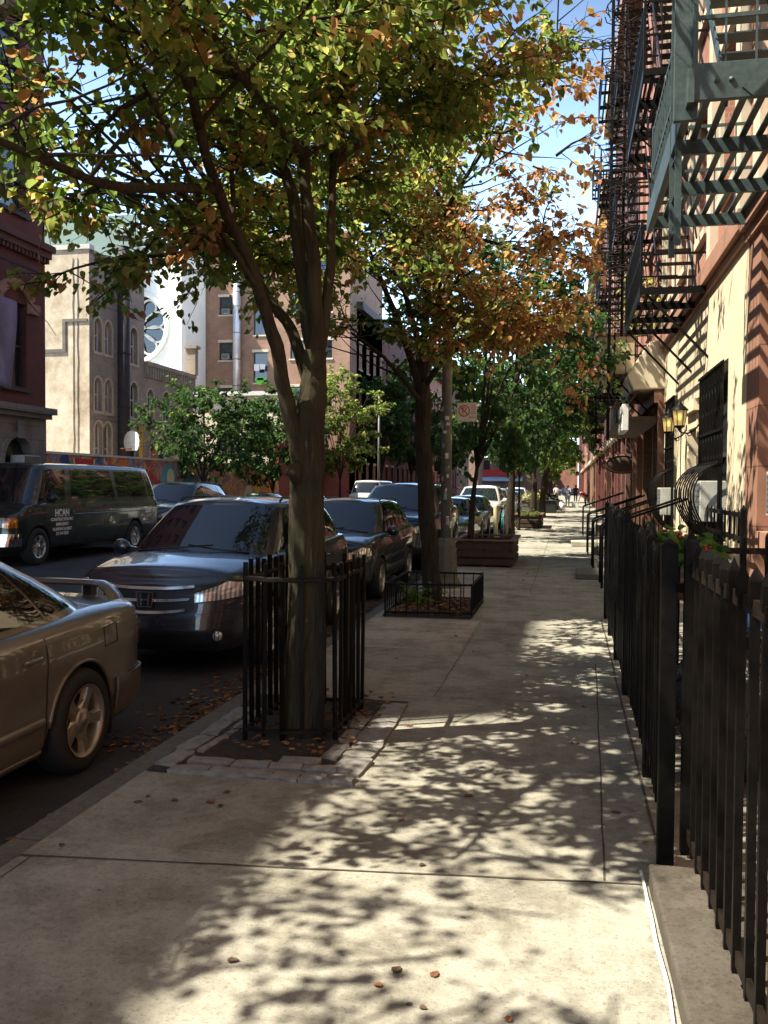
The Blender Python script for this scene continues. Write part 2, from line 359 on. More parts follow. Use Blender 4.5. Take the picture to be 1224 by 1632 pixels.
# fallen leaves: countless litter
def litter(name, pts, size, label, zf=lambda x, y: .004, cols=None):
    vs, fs, cs = [], [], []
    cols = cols or [(.16, .06, .02), (.22, .10, .035), (.10, .045, .02), (.26, .15, .06), (.13, .07, .04)]
    for (x, y) in pts:
        s_ = size * R.uniform(.6, 1.3); a = R.uniform(0, 2 * pi); z = zf(x, y); b = len(vs)
        lift = R.uniform(.1, .6) * s_
        k1, k2 = R.uniform(.2, 1), R.uniform(.2, 1)
        loc = [(0, -.85, 0), (.42, -.95, .5 * k1), (.78, -.35, k1), (.52, .45, .8 * k1), (.05, 1.1, .25), (-.55, .42, .7 * k2), (-.74, -.38, k2), (-.38, -.98, .5 * k2)]
        for (u, v_, h) in loc:
            vs.append((x + (u * cos(a) - v_ * sin(a)) * s_ / 2, y + (u * sin(a) + v_ * cos(a)) * s_ / 2, z + h * lift * R.uniform(.5, 1)))
        fs += [(b, b + 1, b + 2, b + 3, b + 4), (b, b + 4, b + 5, b + 6, b + 7)]; c = mul(R.choice(cols), R.uniform(.6, 1.5)); cs += [c] * 10
    me = bpy.data.meshes.new(name); me.from_pydata(vs, [], fs); me.materials.append(M['dry_leaf'])
    ca = me.color_attributes.new('leaf', 'FLOAT_COLOR', 'CORNER'); ca.data.foreach_set('color', [k for c in cs for k in (*c, 1)])
    o = link(bpy.data.objects.new(name, me)); tag(o, label, 'fallen leaves', kind='stuff'); return o
pts = []
for _ in range(2600):
    y = R.uniform(3, 30); x = KX - abs(R.gauss(0, .17 if y > 5.2 else .08)) - .01
    if noise.noise(Vector((y * .9, 3, x * 2))) > -.15: pts.append((x, y))
for _ in range(420):
    pts.append((KX - abs(R.gauss(0, .07)) - .01, R.uniform(2.6, 5.6)))
for _ in range(700): pts.append((KX - abs(R.gauss(0, .26)) - .02, R.uniform(5.6, 8.6)))
litter('gutter_leaves', pts, .055, 'dry brown leaves gathered in the gutter', zf=lambda x, y: -.147)
pts = [(R.uniform(-2.15, -1.25), R.uniform(5.2, 6.9)) for _ in range(230)]
litter('pit_leaves', pts, .05, 'brown leaves on the soil inside the first tree guard', zf=lambda x, y: .03 + .05 * math.exp(-((x + 1.7) ** 2 + (y - 5.7) ** 2) / .25))
pts = [(R.uniform(-2.2, -1.2), R.uniform(11.15, 12.8)) for _ in range(900)]
litter('pit_leaf_bed', pts, .06, 'bed of dry brown leaves inside the low guard of the second tree', zf=lambda x, y: .03 + R.uniform(0, .04))
pts = [(R.uniform(-2.3, 1.7), R.uniform(1.9, 20)) for _ in range(110)]
pts += [(-.42, 2.99), (-.55, 2.99), (-.07, 2.5), (-.6, 3.85)]
litter('sidewalk_leaves', pts, .040, 'scattered brown leaves lying on the sidewalk', cols=[(.20, .085, .035), (.15, .065, .03), (.10, .06, .035), (.26, .12, .05)])
g = MB(); g.box(-2.25, -1.15, 11.1, 12.85, .0, .03); struct('tree_pit_bed', g, M['soil'])
# low stone kerb under the near fence with a band of white caulk on the sidewalk edge
g = MB()
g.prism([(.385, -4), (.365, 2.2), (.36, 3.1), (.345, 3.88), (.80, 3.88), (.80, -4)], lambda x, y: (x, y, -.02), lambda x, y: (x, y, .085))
kb = g.build('fence_kerb', M['kerb_shaded'], bevel=.012); tag(kb, 'low stone kerb carrying the near black fence', 'kerb')
m_ = MB(); r1, r2 = [], []
for i in range(40):
    y = -.5 + i * .115; x = .385 - .012 * max(0, y) + .012 * noise.noise(Vector((i * .4, 0, 3)))
    ww = .004 + .007 * abs(noise.noise(Vector((i * .9, 2, 0)))) * (2 if 2.6 < y < 3.4 else 1.2)
    r1.append((x - ww - .012, y, .005)); r2.append((x - .006, y, .012 + .01 * (noise.noise(Vector((i, 1, 1))) > .1)))
m_.grid([r1, r2]); tag(m_.build('caulk_line', M['caulk']), 'strip of white caulk sealing the sidewalk to the fence kerb', 'caulk')
# ------------------------------------------------------------------ trees
def crom(pts, n):
    pts = [Vector(p) for p in pts]; out = []
    P_ = [pts[0] * 2 - pts[1]] + pts + [pts[-1] * 2 - pts[-2]]
    for i in range(1, len(P_) - 2):
        for k in range(n):
            t = k / n; a, b, c, d = P_[i - 1], P_[i], P_[i + 1], P_[i + 2]
            out.append(.5 * ((2 * b) + (c - a) * t + (2 * a - 5 * b + 4 * c - d) * t * t + (3 * b - a - 3 * c + d) * t ** 3))
    out.append(pts[-1]); return out
class Tree:
    def __init__(s, seed): s.r = random.Random(seed); s.wood = MB(); s.lv = []; s.lc = []; s.seed = seed; s.xmax = 99
    def limb(s, pts, r0, r1, n=10, sub=4, wob=.14, flare=0.0, smooth=True):
        c = crom(pts, sub); L = len(c)
        c = [p + Vector((noise.noise(Vector((i * .35, s.seed, 1))), noise.noise(Vector((i * .35, s.seed, 9))), 0)) * r0 * .30 if 0 < i < L - 1 else p for i, p in enumerate(c)]
        rd = [r0 + (r1 - r0) * (i / (L - 1)) ** .8 for i in range(L)]
        if flare:
            for i in range(min(L, 6)): rd[i] *= 1 + flare * (1 - i / 6) ** 2
        s.wood.tube(c, rd, n=n, wob=wob, seed=s.seed + r0 * 50, cap=True); return c, rd
    def leaf(s, p, size, cols, droop=.45, d=None):
        r = s.r; q = Vector(p)
        # leaf frame: hangs outward and a little down
        a = r.uniform(0, 2 * pi); t = Vector((cos(a), sin(a), -droop - r.uniform(-.5, .8))).normalized()
        if d is not None: t = (t + d * .8).normalized()
        nrm = Vector((r.gauss(0, .45), r.gauss(0, .45), 1)); sd_ = t.cross(nrm).normalized(); up = sd_.cross(t)
        z = size * r.uniform(.5, 1.4); f = r.uniform(.05, .35) * z
        P0 = q; tip = q + t * z - up * z * r.uniform(0, .3)
        l1 = q + t * z * .18 + sd_ * z * .44 + up * f; l2 = q + t * z * .66 + sd_ * z * .36 + up * f * .8
        r1 = q + t * z * .18 - sd_ * z * .44 + up * f; r2 = q + t * z * .66 - sd_ * z * .36 + up * f * .8
        l0 = q - t * z * .05 + sd_ * z * .22 + up * f * .6; r0 = q - t * z * .05 - sd_ * z * .22 + up * f * .6
        s.lv += [P0, l0, l1, l2, tip, r2, r1, r0]
        c = r.choice(cols); k = r.uniform(.7, 1.35); s.lc.append((c[0] * k, c[1] * k, c[2] * k))
    def twig(s, p, d, L, size, cols, nl, r0=.006, keep=None):
        r = s.r; pts = [Vector(p)]; d = d.normalized(); n = 4
        for i in range(n):
            d = (d + Vector((r.gauss(0, .22), r.gauss(0, .22), r.gauss(-.05, .16)))).normalized(); pts.append(pts[-1] + d * L / n)
        s.wood.tube(pts, [r0 * (1 - .7 * i / n) for i in range(n + 1)], n=3, cap=False)
        for k in range(nl):
            t = (r.random() ** .8) * n; i = min(int(t), n - 1); q = pts[i].lerp(pts[i + 1], t - i)
            q = q + Vector((r.gauss(0, .045), r.gauss(0, .045), r.gauss(-.02, .04)))
            if keep is None or keep(q): s.leaf(q, size, cols, d=d)
        return pts
    def branch(s, p, d, L, r0, size, colf, ntw, nl, tl=.45, keep=None, grav=.0):
        """a secondary branch with leafy twigs"""
        r = s.r; n = 6; pts = [Vector(p)]; d = d.normalized()
        for i in range(n):
            d = (d + Vector((r.gauss(0, .16), r.gauss(0, .16), r.gauss(.02 - grav, .12)))).normalized(); pts.append(pts[-1] + d * L / n)
        cut = next((i for i, q_ in enumerate(pts) if q_.x > s.xmax), None)
        if cut is not None:
            if cut < 2: return pts
            pts = pts[:cut]; n = len(pts) - 1
        s.wood.tube(pts, [r0 * (1 - .75 * i / n) for i in range(n + 1)], n=5, cap=False)
        for k in range(ntw):
            t = (0.12 + .88 * r.random()) * n; i = min(int(t), n - 1); q = pts[i].lerp(pts[i + 1], t - i)
            a = r.uniform(0, 2 * pi); dd = (pts[i + 1] - pts[i]).normalized()
            td = (dd * .7 + Vector((cos(a), sin(a), r.gauss(.05, .35)))).normalized()
            if keep is None or keep(q): s.twig(q, td, tl * r.uniform(.5, 1.3), size, colf(q), nl, keep=keep)
        return pts
    def build(s, label, cat, group, bark, loc=(0, 0, 0)):
        root = empty('street_tree', loc); tag(root, label, cat, group)
        off = Vector(loc)
        s.wood.v = [tuple(Vector(v) - off) for v in s.wood.v]
        s.wood.build('trunk', bark, root)
        me = bpy.data.meshes.new('crown'); N = len(s.lc)
        fs = []
        for i in range(N): b = i * 8; fs += [(b, b + 1, b + 2, b + 3, b + 4), (b, b + 4, b + 5, b + 6, b + 7)]
        me.from_pydata([tuple(v - off) for v in s.lv], [], fs); me.materials.append(M['leaf'])
        ca = me.color_attributes.new('leaf', 'FLOAT_COLOR', 'CORNER'); ca.data.foreach_set('color', [k for c in s.lc for k in (*c, 1) * 10])
        o = link(bpy.data.objects.new('crown', me)); o.parent = root
        print('tree', label[:30], 'leaves', N); return root
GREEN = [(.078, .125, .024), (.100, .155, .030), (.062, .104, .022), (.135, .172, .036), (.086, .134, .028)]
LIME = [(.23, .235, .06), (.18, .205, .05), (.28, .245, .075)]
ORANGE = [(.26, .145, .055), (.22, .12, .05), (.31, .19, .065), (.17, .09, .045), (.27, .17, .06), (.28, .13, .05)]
DULL_SHADED = [(.026, .058, .016), (.034, .070, .018), (.020, .048, .014), (.046, .088, .020)]  # dull greens, with building shade painted into the far crowns' leaf colour
T1 = {
  'trunk': [(-1.66, 5.58, -0.05), (-1.65, 5.57, 0.14), (-1.63, 5.56, 0.54), (-1.63, 5.58, 1.14), (-1.63, 5.59, 1.62), (-1.62, 5.6, 1.79), (-1.62, 5.6, 1.97), (-1.6, 5.62, 2.25), (-1.59, 5.62, 2.49)],
  'A': [(-1.61, 5.57, 1.62), (-1.67, 5.52, 1.86), (-1.725, 5.49, 2.12), (-1.76, 5.39, 2.44), (-1.8, 5.28, 2.68), (-1.86, 5.08, 3.0), (-1.95, 4.86, 3.3), (-1.97, 4.66, 3.58), (-1.95, 4.47, 3.82), (-1.96, 4.27, 4.04), (-2.1, 4.0, 4.6)],
  'A2': [(-1.6, 5.62, 2.15), (-1.76, 5.75, 2.6), (-1.97, 5.87, 2.87), (-2.14, 5.94, 3.11), (-2.42, 6.1, 3.35), (-2.72, 6.25, 3.58), (-3.08, 6.39, 3.85), (-3.6, 6.3, 4.1)],
  'B': [(-1.59, 5.62, 2.4), (-1.66, 5.67, 2.74), (-1.73, 5.72, 3.16), (-1.78, 5.77, 3.46), (-1.85, 5.81, 3.7), (-2.03, 5.89, 3.9), (-2.23, 5.95, 4.07), (-2.52, 6.0, 4.28), (-2.96, 6.03, 4.56), (-3.31, 5.96, 4.78), (-4.0, 5.7, 5.3)],
  'C': [(-1.59, 5.62, 2.44), (-1.6, 5.64, 2.93), (-1.64, 5.64, 3.33), (-1.69, 5.69, 3.75), (-1.74, 5.75, 4.09), (-1.8, 5.85, 4.59), (-1.91, 6.05, 5.29), (-2.0, 6.0, 6.3)],
  'D': [(-1.58, 5.64, 2.42), (-1.54, 5.75, 2.88), (-1.55, 5.86, 3.39), (-1.57, 5.98, 3.84), (-1.61, 6.08, 4.31), (-1.62, 6.31, 4.92), (-1.4, 6.54, 5.62), (-1.2, 6.7, 6.4)],
  'E': [(-1.57, 5.97, 3.8), (-1.47, 6.1, 3.94), (-1.35, 6.34, 4.12), (-1.14, 6.69, 4.35), (-0.82, 7.07, 4.66), (-0.45, 7.36, 4.89), (0, 7.6, 5.1)],
  'F': [(-1.95, 4.86, 3.3), (-1.96, 4.34, 3.14), (-2.08, 3.91, 3.02), (-2.17, 3.59, 3.01), (-2.22, 3.27, 3.0), (-2.28, 3.05, 2.98)],
  'G': [(-1.97, 4.66, 3.58), (-1.81, 4.08, 3.61), (-1.76, 3.58, 3.59), (-1.76, 3.18, 3.75)],
  'H2': [(-1.69, 5.69, 3.75), (-1.66, 4.83, 3.72), (-1.71, 4.21, 3.82), (-1.72, 3.69, 4.0)],
}
t = Tree(3); t.xmax = .15; L1 = {}
RAD = {'trunk': (.128, .076), 'A': (.062, .014), 'A2': (.044, .016), 'B': (.050, .018), 'C': (.060, .012), 'D': (.040, .010), 'E': (.042, .012), 'F': (.030, .013), 'G': (.030, .012), 'H2': (.034, .014)}
for k, p in T1.items():
    L1[k] = t.limb(p, *RAD[k], n=20 if k == 'trunk' else 12, sub=6 if k == 'trunk' else 5, flare=.28 if k == 'trunk' else 0, wob=.22 if k == 'trunk' else .15)
# deeply ridged bark on the main stem
c_ = crom(T1['trunk'], 16); m0 = MB(); rings = []; NN = 84; up = Vector((1, 0, 0))
for i, p in enumerate(c_):
    f = i / (len(c_) - 1); r = .128 + (.074 - .128) * f ** .8; r *= (1 + .50 * max(0, 1 - i / 15) ** 2) * (1 - .42 * max(0, (f - .84) / .16)); row = []
    for k in range(NN):
        a = 2 * pi * k / NN; ca, sa = cos(a), sin(a)
        rg = 1 - abs(noise.noise(Vector((ca * 5.2, sa * 5.2, p.z * 2.3)))) * 2; rg2 = 1 - abs(noise.noise(Vector((ca * 11 + 5, sa * 11, p.z * 5.5)))) * 2
        but = 1 + .10 * noise.noise(Vector((ca * 1.3, sa * 1.3, p.z * .8 + 4))) + .12 * max(0, 1 - p.z / .35) * sin(a * 5 + 1)
        rr_ = r * but + .0085 * rg + .0045 * rg2 + .006; row.append((p.x + rr_ * ca, p.y + rr_ * sa, p.z))
    rings.append(row + [row[0]])
t.wood.grid(rings, flip=True)
# knot under the fork
t.wood.tube([(-1.66, 5.50, 1.66), (-1.68, 5.475, 1.72), (-1.66, 5.50, 1.80)], [.04, .055, .03], n=8)
def col1(q):
    k = t.r.random(); low = max(0, min(1, (3.7 - q.z) / 1.2)) * .25 + (.15 if q.x > -.9 else 0)
    if k < .10 + low: return ORANGE
    if k < .42 + low: return LIME + GREEN[3:]
    return GREEN
GAPS = [(-1.95, 3.73, 3.03, .42), (-2.68, 5.13, 3.54, .62), (-3.4, 6.5, 4.06, .8), (-2.67, 4.61, 3.27, .5), (-2.64, 5.66, 3.9, .42)]
def keep1(q):
    # the crown's own open gaps: light comes through on the street side and above the path
    g = noise.noise(q * .62 + Vector((3.1, .4, 7))) + .45 * noise.noise(q * 1.9)
    if g < -.26: return False
    if q.z < 2.95 or q.x > .3: return False
    if q.z < 3.5 and q.x > -1.75 and q.y > 5: return False
    if q.y < 2.8 and q.z < 3.9: return False
    for gx, gy, gz, gr in GAPS:
        if (q.x - gx) ** 2 + (q.y - gy) ** 2 + (q.z - gz) ** 2 < gr * gr: return t.r.random() < .06
    # under-side rises towards the pavement
    if q.x > -1.5 and q.z < 3.55 + .22 * (q.x + 1.5): return False
    if q.x > -1.9 and q.y < 5.2 and q.z < 3.3: return False
    return True
specs = [('A', 11, 1.5), ('A2', 12, 1.25), ('B', 13, 1.5), ('C', 12, 1.7), ('D', 12, 1.7), ('E', 15, 1.4), ('F', 7, .75), ('G', 5, .8), ('H2', 5, .9)]
for k, n_, L in specs:
    c, rd = L1[k]
    for i in range(n_):
        u = t.r.uniform(.38, 1.0); j = int(u * (len(c) - 1)); p = c[j]
        dl = (c[min(j + 1, len(c) - 1)] - c[max(j - 1, 0)]).normalized(); a = t.r.uniform(0, 2 * pi)
        d = dl * .55 + Vector((cos(a), sin(a), t.r.uniform(-.15, .55)))
        t.branch(p, d, L * t.r.uniform(.6, 1.25), .6 * rd[j], .054, col1, 21, 16, tl=.42, keep=keep1)
# the higher crown, mostly above the picture, that dapples the pavement
for i in range(50):
    a = t.r.uniform(0, 2 * pi); rr = 2.7 * sqrt(t.r.random()); z = t.r.uniform(4.6, 7.2)
    p = Vector((-1.6 + rr * cos(a) * 1.15, 6.2 + rr * sin(a) * 1.1, z)); c, rd = L1['C']
    t.branch(p, Vector((cos(a), sin(a), .3)), 1.1, .02, .08, col1, 10, 8, tl=.45, keep=keep1)
for i in range(84):
    a = t.r.uniform(0, 2 * pi); rr = 2.0 * sqrt(t.r.random()); p = Vector((-2.6 + rr * cos(a), 2.0 + rr * sin(a), t.r.uniform(4.4, 5.4)))
    t.branch(p, Vector((cos(a), sin(a), .1)), 1.1, .010, .062, col1, 10, 8, tl=.5, keep=lambda q: noise.noise(q * 1.9 + Vector((2.2, 7, 1))) > -.30 and q.z > 3.9)
# long thin branches over the street on the left and one drooping spray
for (p, d, L) in [((-3.0, 6.3, 3.75), (-.8, .1, .0), 1.5), ((-2.9, 6.2, 3.5), (-.6, .5, -.25), 1.3), ((-2.5, 6.0, 3.3), (-.7, .2, -.2), 1.4), ((-2.2, 4.0, 3.05), (-.5, .2, -.12), .8), ((-2.15, 3.6, 3.0), (-.5, -.1, .1), .7), ((-2.1, 4.3, 3.6), (-.9, .2, -.1), 1.0), ((-2.5, 6.9, 3.75), (-.5, .6, -.1), 1.2), ((-2.3, 7.2, 3.8), (.5, .5, -.1), 1.1), ((-2.1, 7.6, 3.85), (-.6, .3, -.05), 1.1), ((-2.6, 7.0, 4.1), (-.9, .1, 0), 1.3), ((-2.4, 6.6, 3.9), (.2, .9, 0), 1.4), ((-2.0, 8.2, 4.1), (.1, .6, -.2), 1.3), ((-2.6, 6.2, 3.5), (-.3, .8, -.12), 1.2), ((-2.2, 8.6, 4.0), (-.5, .2, -.2), 1.2)] + [((-2.6 + .55 * math.sin(k * 2.1), 7.4 + .9 * math.sin(k * 1.3), 3.75 + .07 * k), (math.cos(k * 1.7), math.sin(k * 2.9), .05), 1.15) for k in range(14)]:
    t.branch(p, Vector(d), L, .016, .056, col1, 20, 11, tl=.36, keep=lambda q: q.z > 2.95, grav=.02)
tree1 = t.build('big leaning sidewalk tree with forked trunk inside the tall picket guard', 'tree', None, M['bark'], (-1.66, 5.58, 0))

T2 = {
  'trunk': [(-1.8, 12.34, -0.03), (-1.82, 12.35, 0.29), (-1.88, 12.36, 0.98), (-1.92, 12.37, 1.76), (-1.96, 12.38, 2.27), (-1.99, 12.4, 3.05)],
  'a': [(-1.99, 12.4, 2.95), (-2.14, 12.18, 3.45), (-2.28, 11.96, 3.92), (-2.43, 11.64, 4.35), (-2.54, 11.22, 4.73), (-2.61, 10.8, 5.0)],
  'b': [(-1.99, 12.4, 3.0), (-2.04, 12.31, 3.64), (-2.28, 12.69, 4.32), (-2.37, 12.89, 4.99), (-2.42, 13.11, 5.76)],
  'c': [(-1.99, 12.4, 3.0), (-1.86, 12.55, 3.58), (-1.81, 12.78, 4.14), (-1.8, 13.01, 4.99), (-1.72, 13.05, 5.71)],
  'd': [(-1.97, 12.4, 2.95), (-1.63, 12.18, 3.35), (-1.26, 11.85, 3.5), (-0.82, 11.32, 3.53), (-0.35, 11.01, 3.54), (0.15, 10.49, 3.29)],
  'e': [(-1.99, 12.4, 3.1), (-1.89, 12.14, 3.94), (-1.75, 11.78, 4.68), (-1.47, 11.45, 5.21), (-1.05, 11.14, 5.69)],
  'f': [(-1.75, 11.78, 4.68), (-1.21, 11.28, 4.68), (-0.57, 10.79, 4.38), (-0.07, 10.47, 4.14)],
  'g': [(-1.97, 12.4, 2.75), (-2.17, 11.85, 3.07), (-2.39, 11.31, 3.33), (-2.59, 10.76, 3.48)],
}
t = Tree(11); t.xmax = .30; L2 = {}
RAD = {'trunk': (.135, .105), 'a': (.06, .02), 'b': (.06, .02), 'c': (.06, .02), 'd': (.045, .012), 'e': (.06, .02), 'f': (.035, .012), 'g': (.04, .015)}
for k, p in T2.items(): L2[k] = t.limb(p, *RAD[k], n=12, sub=4, flare=.3 if k == 'trunk' else 0)
def col2(q):
    right = (q.x + 1.6) * .30
    k = t.r.random()
    if k < .48 + right: return ORANGE
    if k < .78 + right: return LIME
    return GREEN
keep2 = lambda q: (noise.noise(q * .55 + Vector((1, 5, 2))) + .4 * noise.noise(q * 1.8)) > -.20 and q.z > 2.55 + max(0, -.9 - q.x) * .45 and q.x < .35 + .25 * noise.noise(q * 2) and t.r.random() > (q.x + .6) * .5
for k, n_, L in [('a', 9, 1.6), ('b', 11, 1.6), ('c', 11, 1.6), ('d', 13, 1.2), ('e', 13, 1.5), ('f', 13, 1.4), ('g', 8, 1.2)]:
    c, rd = L2[k]
    for i in range(n_):
        u = t.r.uniform(.35, 1.0); j = int(u * (len(c) - 1)); a = t.r.uniform(0, 2 * pi)
        dl = (c[min(j + 1, len(c) - 1)] - c[max(j - 1, 0)]).normalized()
        d = dl * .5 + Vector((cos(a) + .2, sin(a), t.r.uniform(-.2, .5)))
        t.branch(c[j], d, L * t.r.uniform(.6, 1.3), .55 * rd[j], .064, col2, 24, 14, tl=.5, keep=keep2)
for i in range(84):
    a = t.r.uniform(0, 2 * pi); rr = 2.9 * sqrt(t.r.random()); z = t.r.uniform(3.8, 7.6)
    p = Vector((-1.3 + rr * cos(a), 11.9 + rr * sin(a), z))
    t.branch(p, Vector((cos(a), sin(a), .2)), 1.3, .018, .08, col2, 12, 9, tl=.5, keep=keep2)
tree2 = t.build('browning orange tree growing from the low black guard beside the pole', 'tree', None, M['bark2'], (-1.8, 12.34, 0))

def simple_tree(seed, x, y, h0, cz, R3, tr, label, cols, size, nb=60, lean=(0, 0), group='street trees down the block', ntw=10, nl=8, bark='bark2', zb=None, tl=.5, dens=-.28):
    global t
    t = Tree(seed); top = Vector((x + lean[0], y + lean[1], cz)); rx, ry, rz = R3
    c, rd = t.limb([(x, y, -.1), (x + lean[0] * .2, y + lean[1] * .2, h0 * .6), (x + lean[0] * .5, y + lean[1] * .5, h0), (top.x, top.y, cz + rz * .5)], tr, tr * .35, n=9, flare=.25)
    for k in range(6):
        a = k * 1.05 + t.r.random(); rr = t.r.uniform(.4, .8)
        t.limb([c[int(len(c) * .55)], (top.x + rx * rr * .4 * cos(a), top.y + ry * rr * .4 * sin(a), cz - rz * .35), (top.x + rx * rr * cos(a), top.y + ry * rr * sin(a), cz + rz * t.r.uniform(-.2, .6))], tr * .5, tr * .12, n=6)
    kp = lambda q: noise.noise(q * (1.3 / max(rx, 1)) + Vector((seed, 1, 2))) + .5 * noise.noise(q * 1.4) > dens
    for i in range(nb):
        while 1:
            v = Vector((t.r.uniform(-1, 1), t.r.uniform(-1, 1), t.r.uniform(-1, 1)))
            if v.length < 1: break
        v = v * (.55 + .45 * t.r.random()) if v.length < .4 else v
        p = top + Vector((v.x * rx, v.y * ry, v.z * rz)) * .8
        t.branch(p, v.normalized() + Vector((0, 0, .1)), .32 * rx * t.r.uniform(.6, 1.2) + .2, tr * .12, size, lambda q: (cols if t.r.random() < .9 else GREEN), ntw, nl, tl=tl, keep=kp)
    return t.build(label, 'tree', group, M[bark], (x, y, 0))
simple_tree(21, -2.06, 19.4, 2.4, 4.6, (2.3, 2.6, 2.2), .07, 'slim dark green tree rising from the nearer wooden planter box', DULL_SHADED, .10, 125, (.4, 0))
simple_tree(22, -1.72, 27.6, 2.6, 5.1, (2.7, 3.4, 2.6), .15, 'thick trunked green tree beside the teal bicycle', DULL_SHADED, .13, 110, (.2, 0))
simple_tree(23, -1.75, 33.6, 2.2, 4.2, (2.1, 2.4, 1.9), .05, 'thin young tree standing in the second wooden planter', DULL_SHADED, .14, 60)
simple_tree(24, -1.5, 41.5, 2.8, 7.2, (3.3, 3.8, 4.4), .16, 'tree with a sunlit pale trunk behind the grey planter', GREEN, .16, 110)
simple_tree(25, -1.3, 47.0, 3.0, 6.4, (3.4, 4.4, 4.0), .16, 'taller bright green tree halfway down the block', GREEN, .19, 110, (.4, 0))
simple_tree(26, -1.4, 57.0, 2.8, 5.6, (3.0, 4.0, 2.8), .16, 'green tree above the heap of rubbish bags', GREEN, .2, 90, (.3, 0))
simple_tree(27, -1.5, 70.0, 3.0, 6.4, (3.4, 4.0, 3.2), .17, 'far green tree near the walking woman', GREEN, .24, 80)
simple_tree(28, -1.6, 88.0, 3.0, 6.4, (3.6, 4.0, 3.4), .17, 'last green tree on the right pavement before the cross street', GREEN, .28, 70)
# across the street
simple_tree(31, -15.0, 36.0, 1.9, 3.75, (2.9, 2.8, 2.0), .09, 'low spreading dark green tree in front of the mural under the church annex', DULL_SHADED, .14, 130, (0, 0), 'trees across the street', 10, 8)
simple_tree(32, -14.9, 44.8, 1.6, 4.1, (2.6, 2.6, 2.1), .10, 'small tree with forked trunk in front of the orange mural', DULL_SHADED + GREEN[2:3], .15, 120, (0, 0), 'trees across the street')
simple_tree(33, -14.8, 58.5, 2.4, 6.0, (3.0, 3.0, 3.7), .09, 'bright green young tree before the red brick row', GREEN + LIME, .18, 100, (0, 0), 'trees across the street')
simple_tree(34, -14.6, 71.0, 3.0, 7.0, (3.0, 4.0, 3.6), .16, 'dark full tree shading the red brick row', DULL_SHADED, .24, 120, (0, 0), 'trees across the street')
simple_tree(35, -14.4, 84.0, 3.0, 6.5, (3.2, 4.0, 3.2), .16, 'second dark tree farther along the red brick row', DULL_SHADED, .26, 100, (0, 0), 'trees across the street')
simple_tree(36, -14.4, 104.0, 3.0, 6.5, (3.6, 4.0, 3.4), .16, 'far dark tree near the end of the opposite pavement', DULL_SHADED, .3, 80, (0, 0), 'trees across the street')
for i, (x, y) in enumerate([(-9, 172), (-3.5, 170), (2.5, 171), (8, 172)]):
    simple_tree(40 + i, x, y, 3.5, 8, (4.2, 4, 4.6), .2, ['leftmost', 'left of centre', 'right of centre', 'rightmost'][i] + ' tree closing the view beyond the cross street', GREEN, .4, 40, (0, 0), 'trees beyond the cross street')
# ------------------------------------------------------------------ building materials
M['red_brick'] = brickm('old red brick', (.20, .045, .035), (.15, .038, .03), (.10, .05, .04))
M['brown_brick'] = brickm('brown brick', (.38, .19, .12), (.29, .135, .085), (.36, .27, .2))
M['annex_brick'] = brickm('weathered annex brick', (.46, .36, .27), (.36, .28, .215), (.52, .46, .38), grime=.4)
M['salmon_brick'] = brickm('salmon brick', (.50, .19, .125), (.42, .155, .10), (.42, .26, .2))
M['dark_brick'] = brickm('dark red brick', (.17, .06, .045), (.12, .045, .036), (.10, .06, .05))
M['white_brick'] = brickm('white painted brick', (.72, .71, .68), (.68, .67, .65), (.60, .59, .57), grime=.1)
M['brownstone'] = brickm('brownstone blocks', (.36, .18, .12), (.32, .155, .10), (.16, .08, .06), w=1.1, h=.62, ms=.008, grime=.3)
M['base_stone'] = brickm('grey base stone', (.26, .24, .21), (.22, .205, .18), (.12, .11, .1), w=.9, h=.42, ms=.01)
M['stucco'] = basic('cream stucco', (.66, .55, .39), .9, var=.12, scale=2.2, bump=.35, bdist=.006, bscale=60)
def annexstucco():
    b = NB('stained stucco'); n = b.noise(.55, 8, .7); n2 = b.noise(2.6, 7, .7); n3 = b.noise(.8, 6, .7, stretch=(1.5, 1.5, .25))
    r = b.ramp(n, 0, [(.3, (.50, .41, .31)), (.48, (.78, .70, .56)), (.7, (.86, .80, .68))]); r2 = b.ramp(n2, 0, [(.3, (.72, .68, .64)), (.6, (1, 1, 1))])
    v = b.mix(1., (r, 0), (r2, 0), 'MULTIPLY'); r3 = b.ramp(n3, 0, [(.34, (.78, .72, .66)), (.55, (1, 1, 1))]); v = b.mix(.8, v, (r3, 0), 'MULTIPLY')
    b.col(v); b.set(Roughness=.95); b.bump(n2, 0, .4, .02); return b.mat
M['annex_stucco'] = annexstucco()
M['trim'] = basic('stone trim', (.60, .52, .40), .85, var=.1, scale=5)
M['brown_trim'] = basic('brown trim', (.33, .17, .115), .8, var=.15, scale=6)
M['dark_trim'] = basic('dark trim', (.05, .035, .03), .7, var=.2, scale=6)
M['copper'] = basic('green roof', (.15, .21, .18), .75, var=.10, scale=.7, bump=.1)
M['church_white'] = basic('white church wall', (.88, .86, .80), .9, var=.05, scale=1.2)
M['white_trim'] = basic('white trim', (.66, .65, .62), .7, var=.08)
M['win_dark'] = basic('dark window frame', (.04, .045, .045), .5, bump=0)
M['wood'] = basic('old brown timber', (.16, .075, .045), .7, var=.35, scale=12, bump=.5, bdist=.004)
M['wood_dark'] = basic('dark stained timber', (.050, .026, .017), .75, var=.4, scale=9, bump=.5, bdist=.004)
M['tan_wood'] = basic('tan painted panel', (.42, .34, .23), .7, var=.12, scale=5)
M['shut'] = basic('boarded window panel', (.24, .15, .11), .8, var=.2)
M['ac'] = basic('air conditioner casing', (.42, .42, .38), .5, var=.12, scale=14); M['grille'] = basic('grille dark', (.12, .125, .13), .6, var=.3, scale=40)
M['red_paint'] = basic('red painted wall', (.24, .055, .045), .85, var=.15, scale=2)
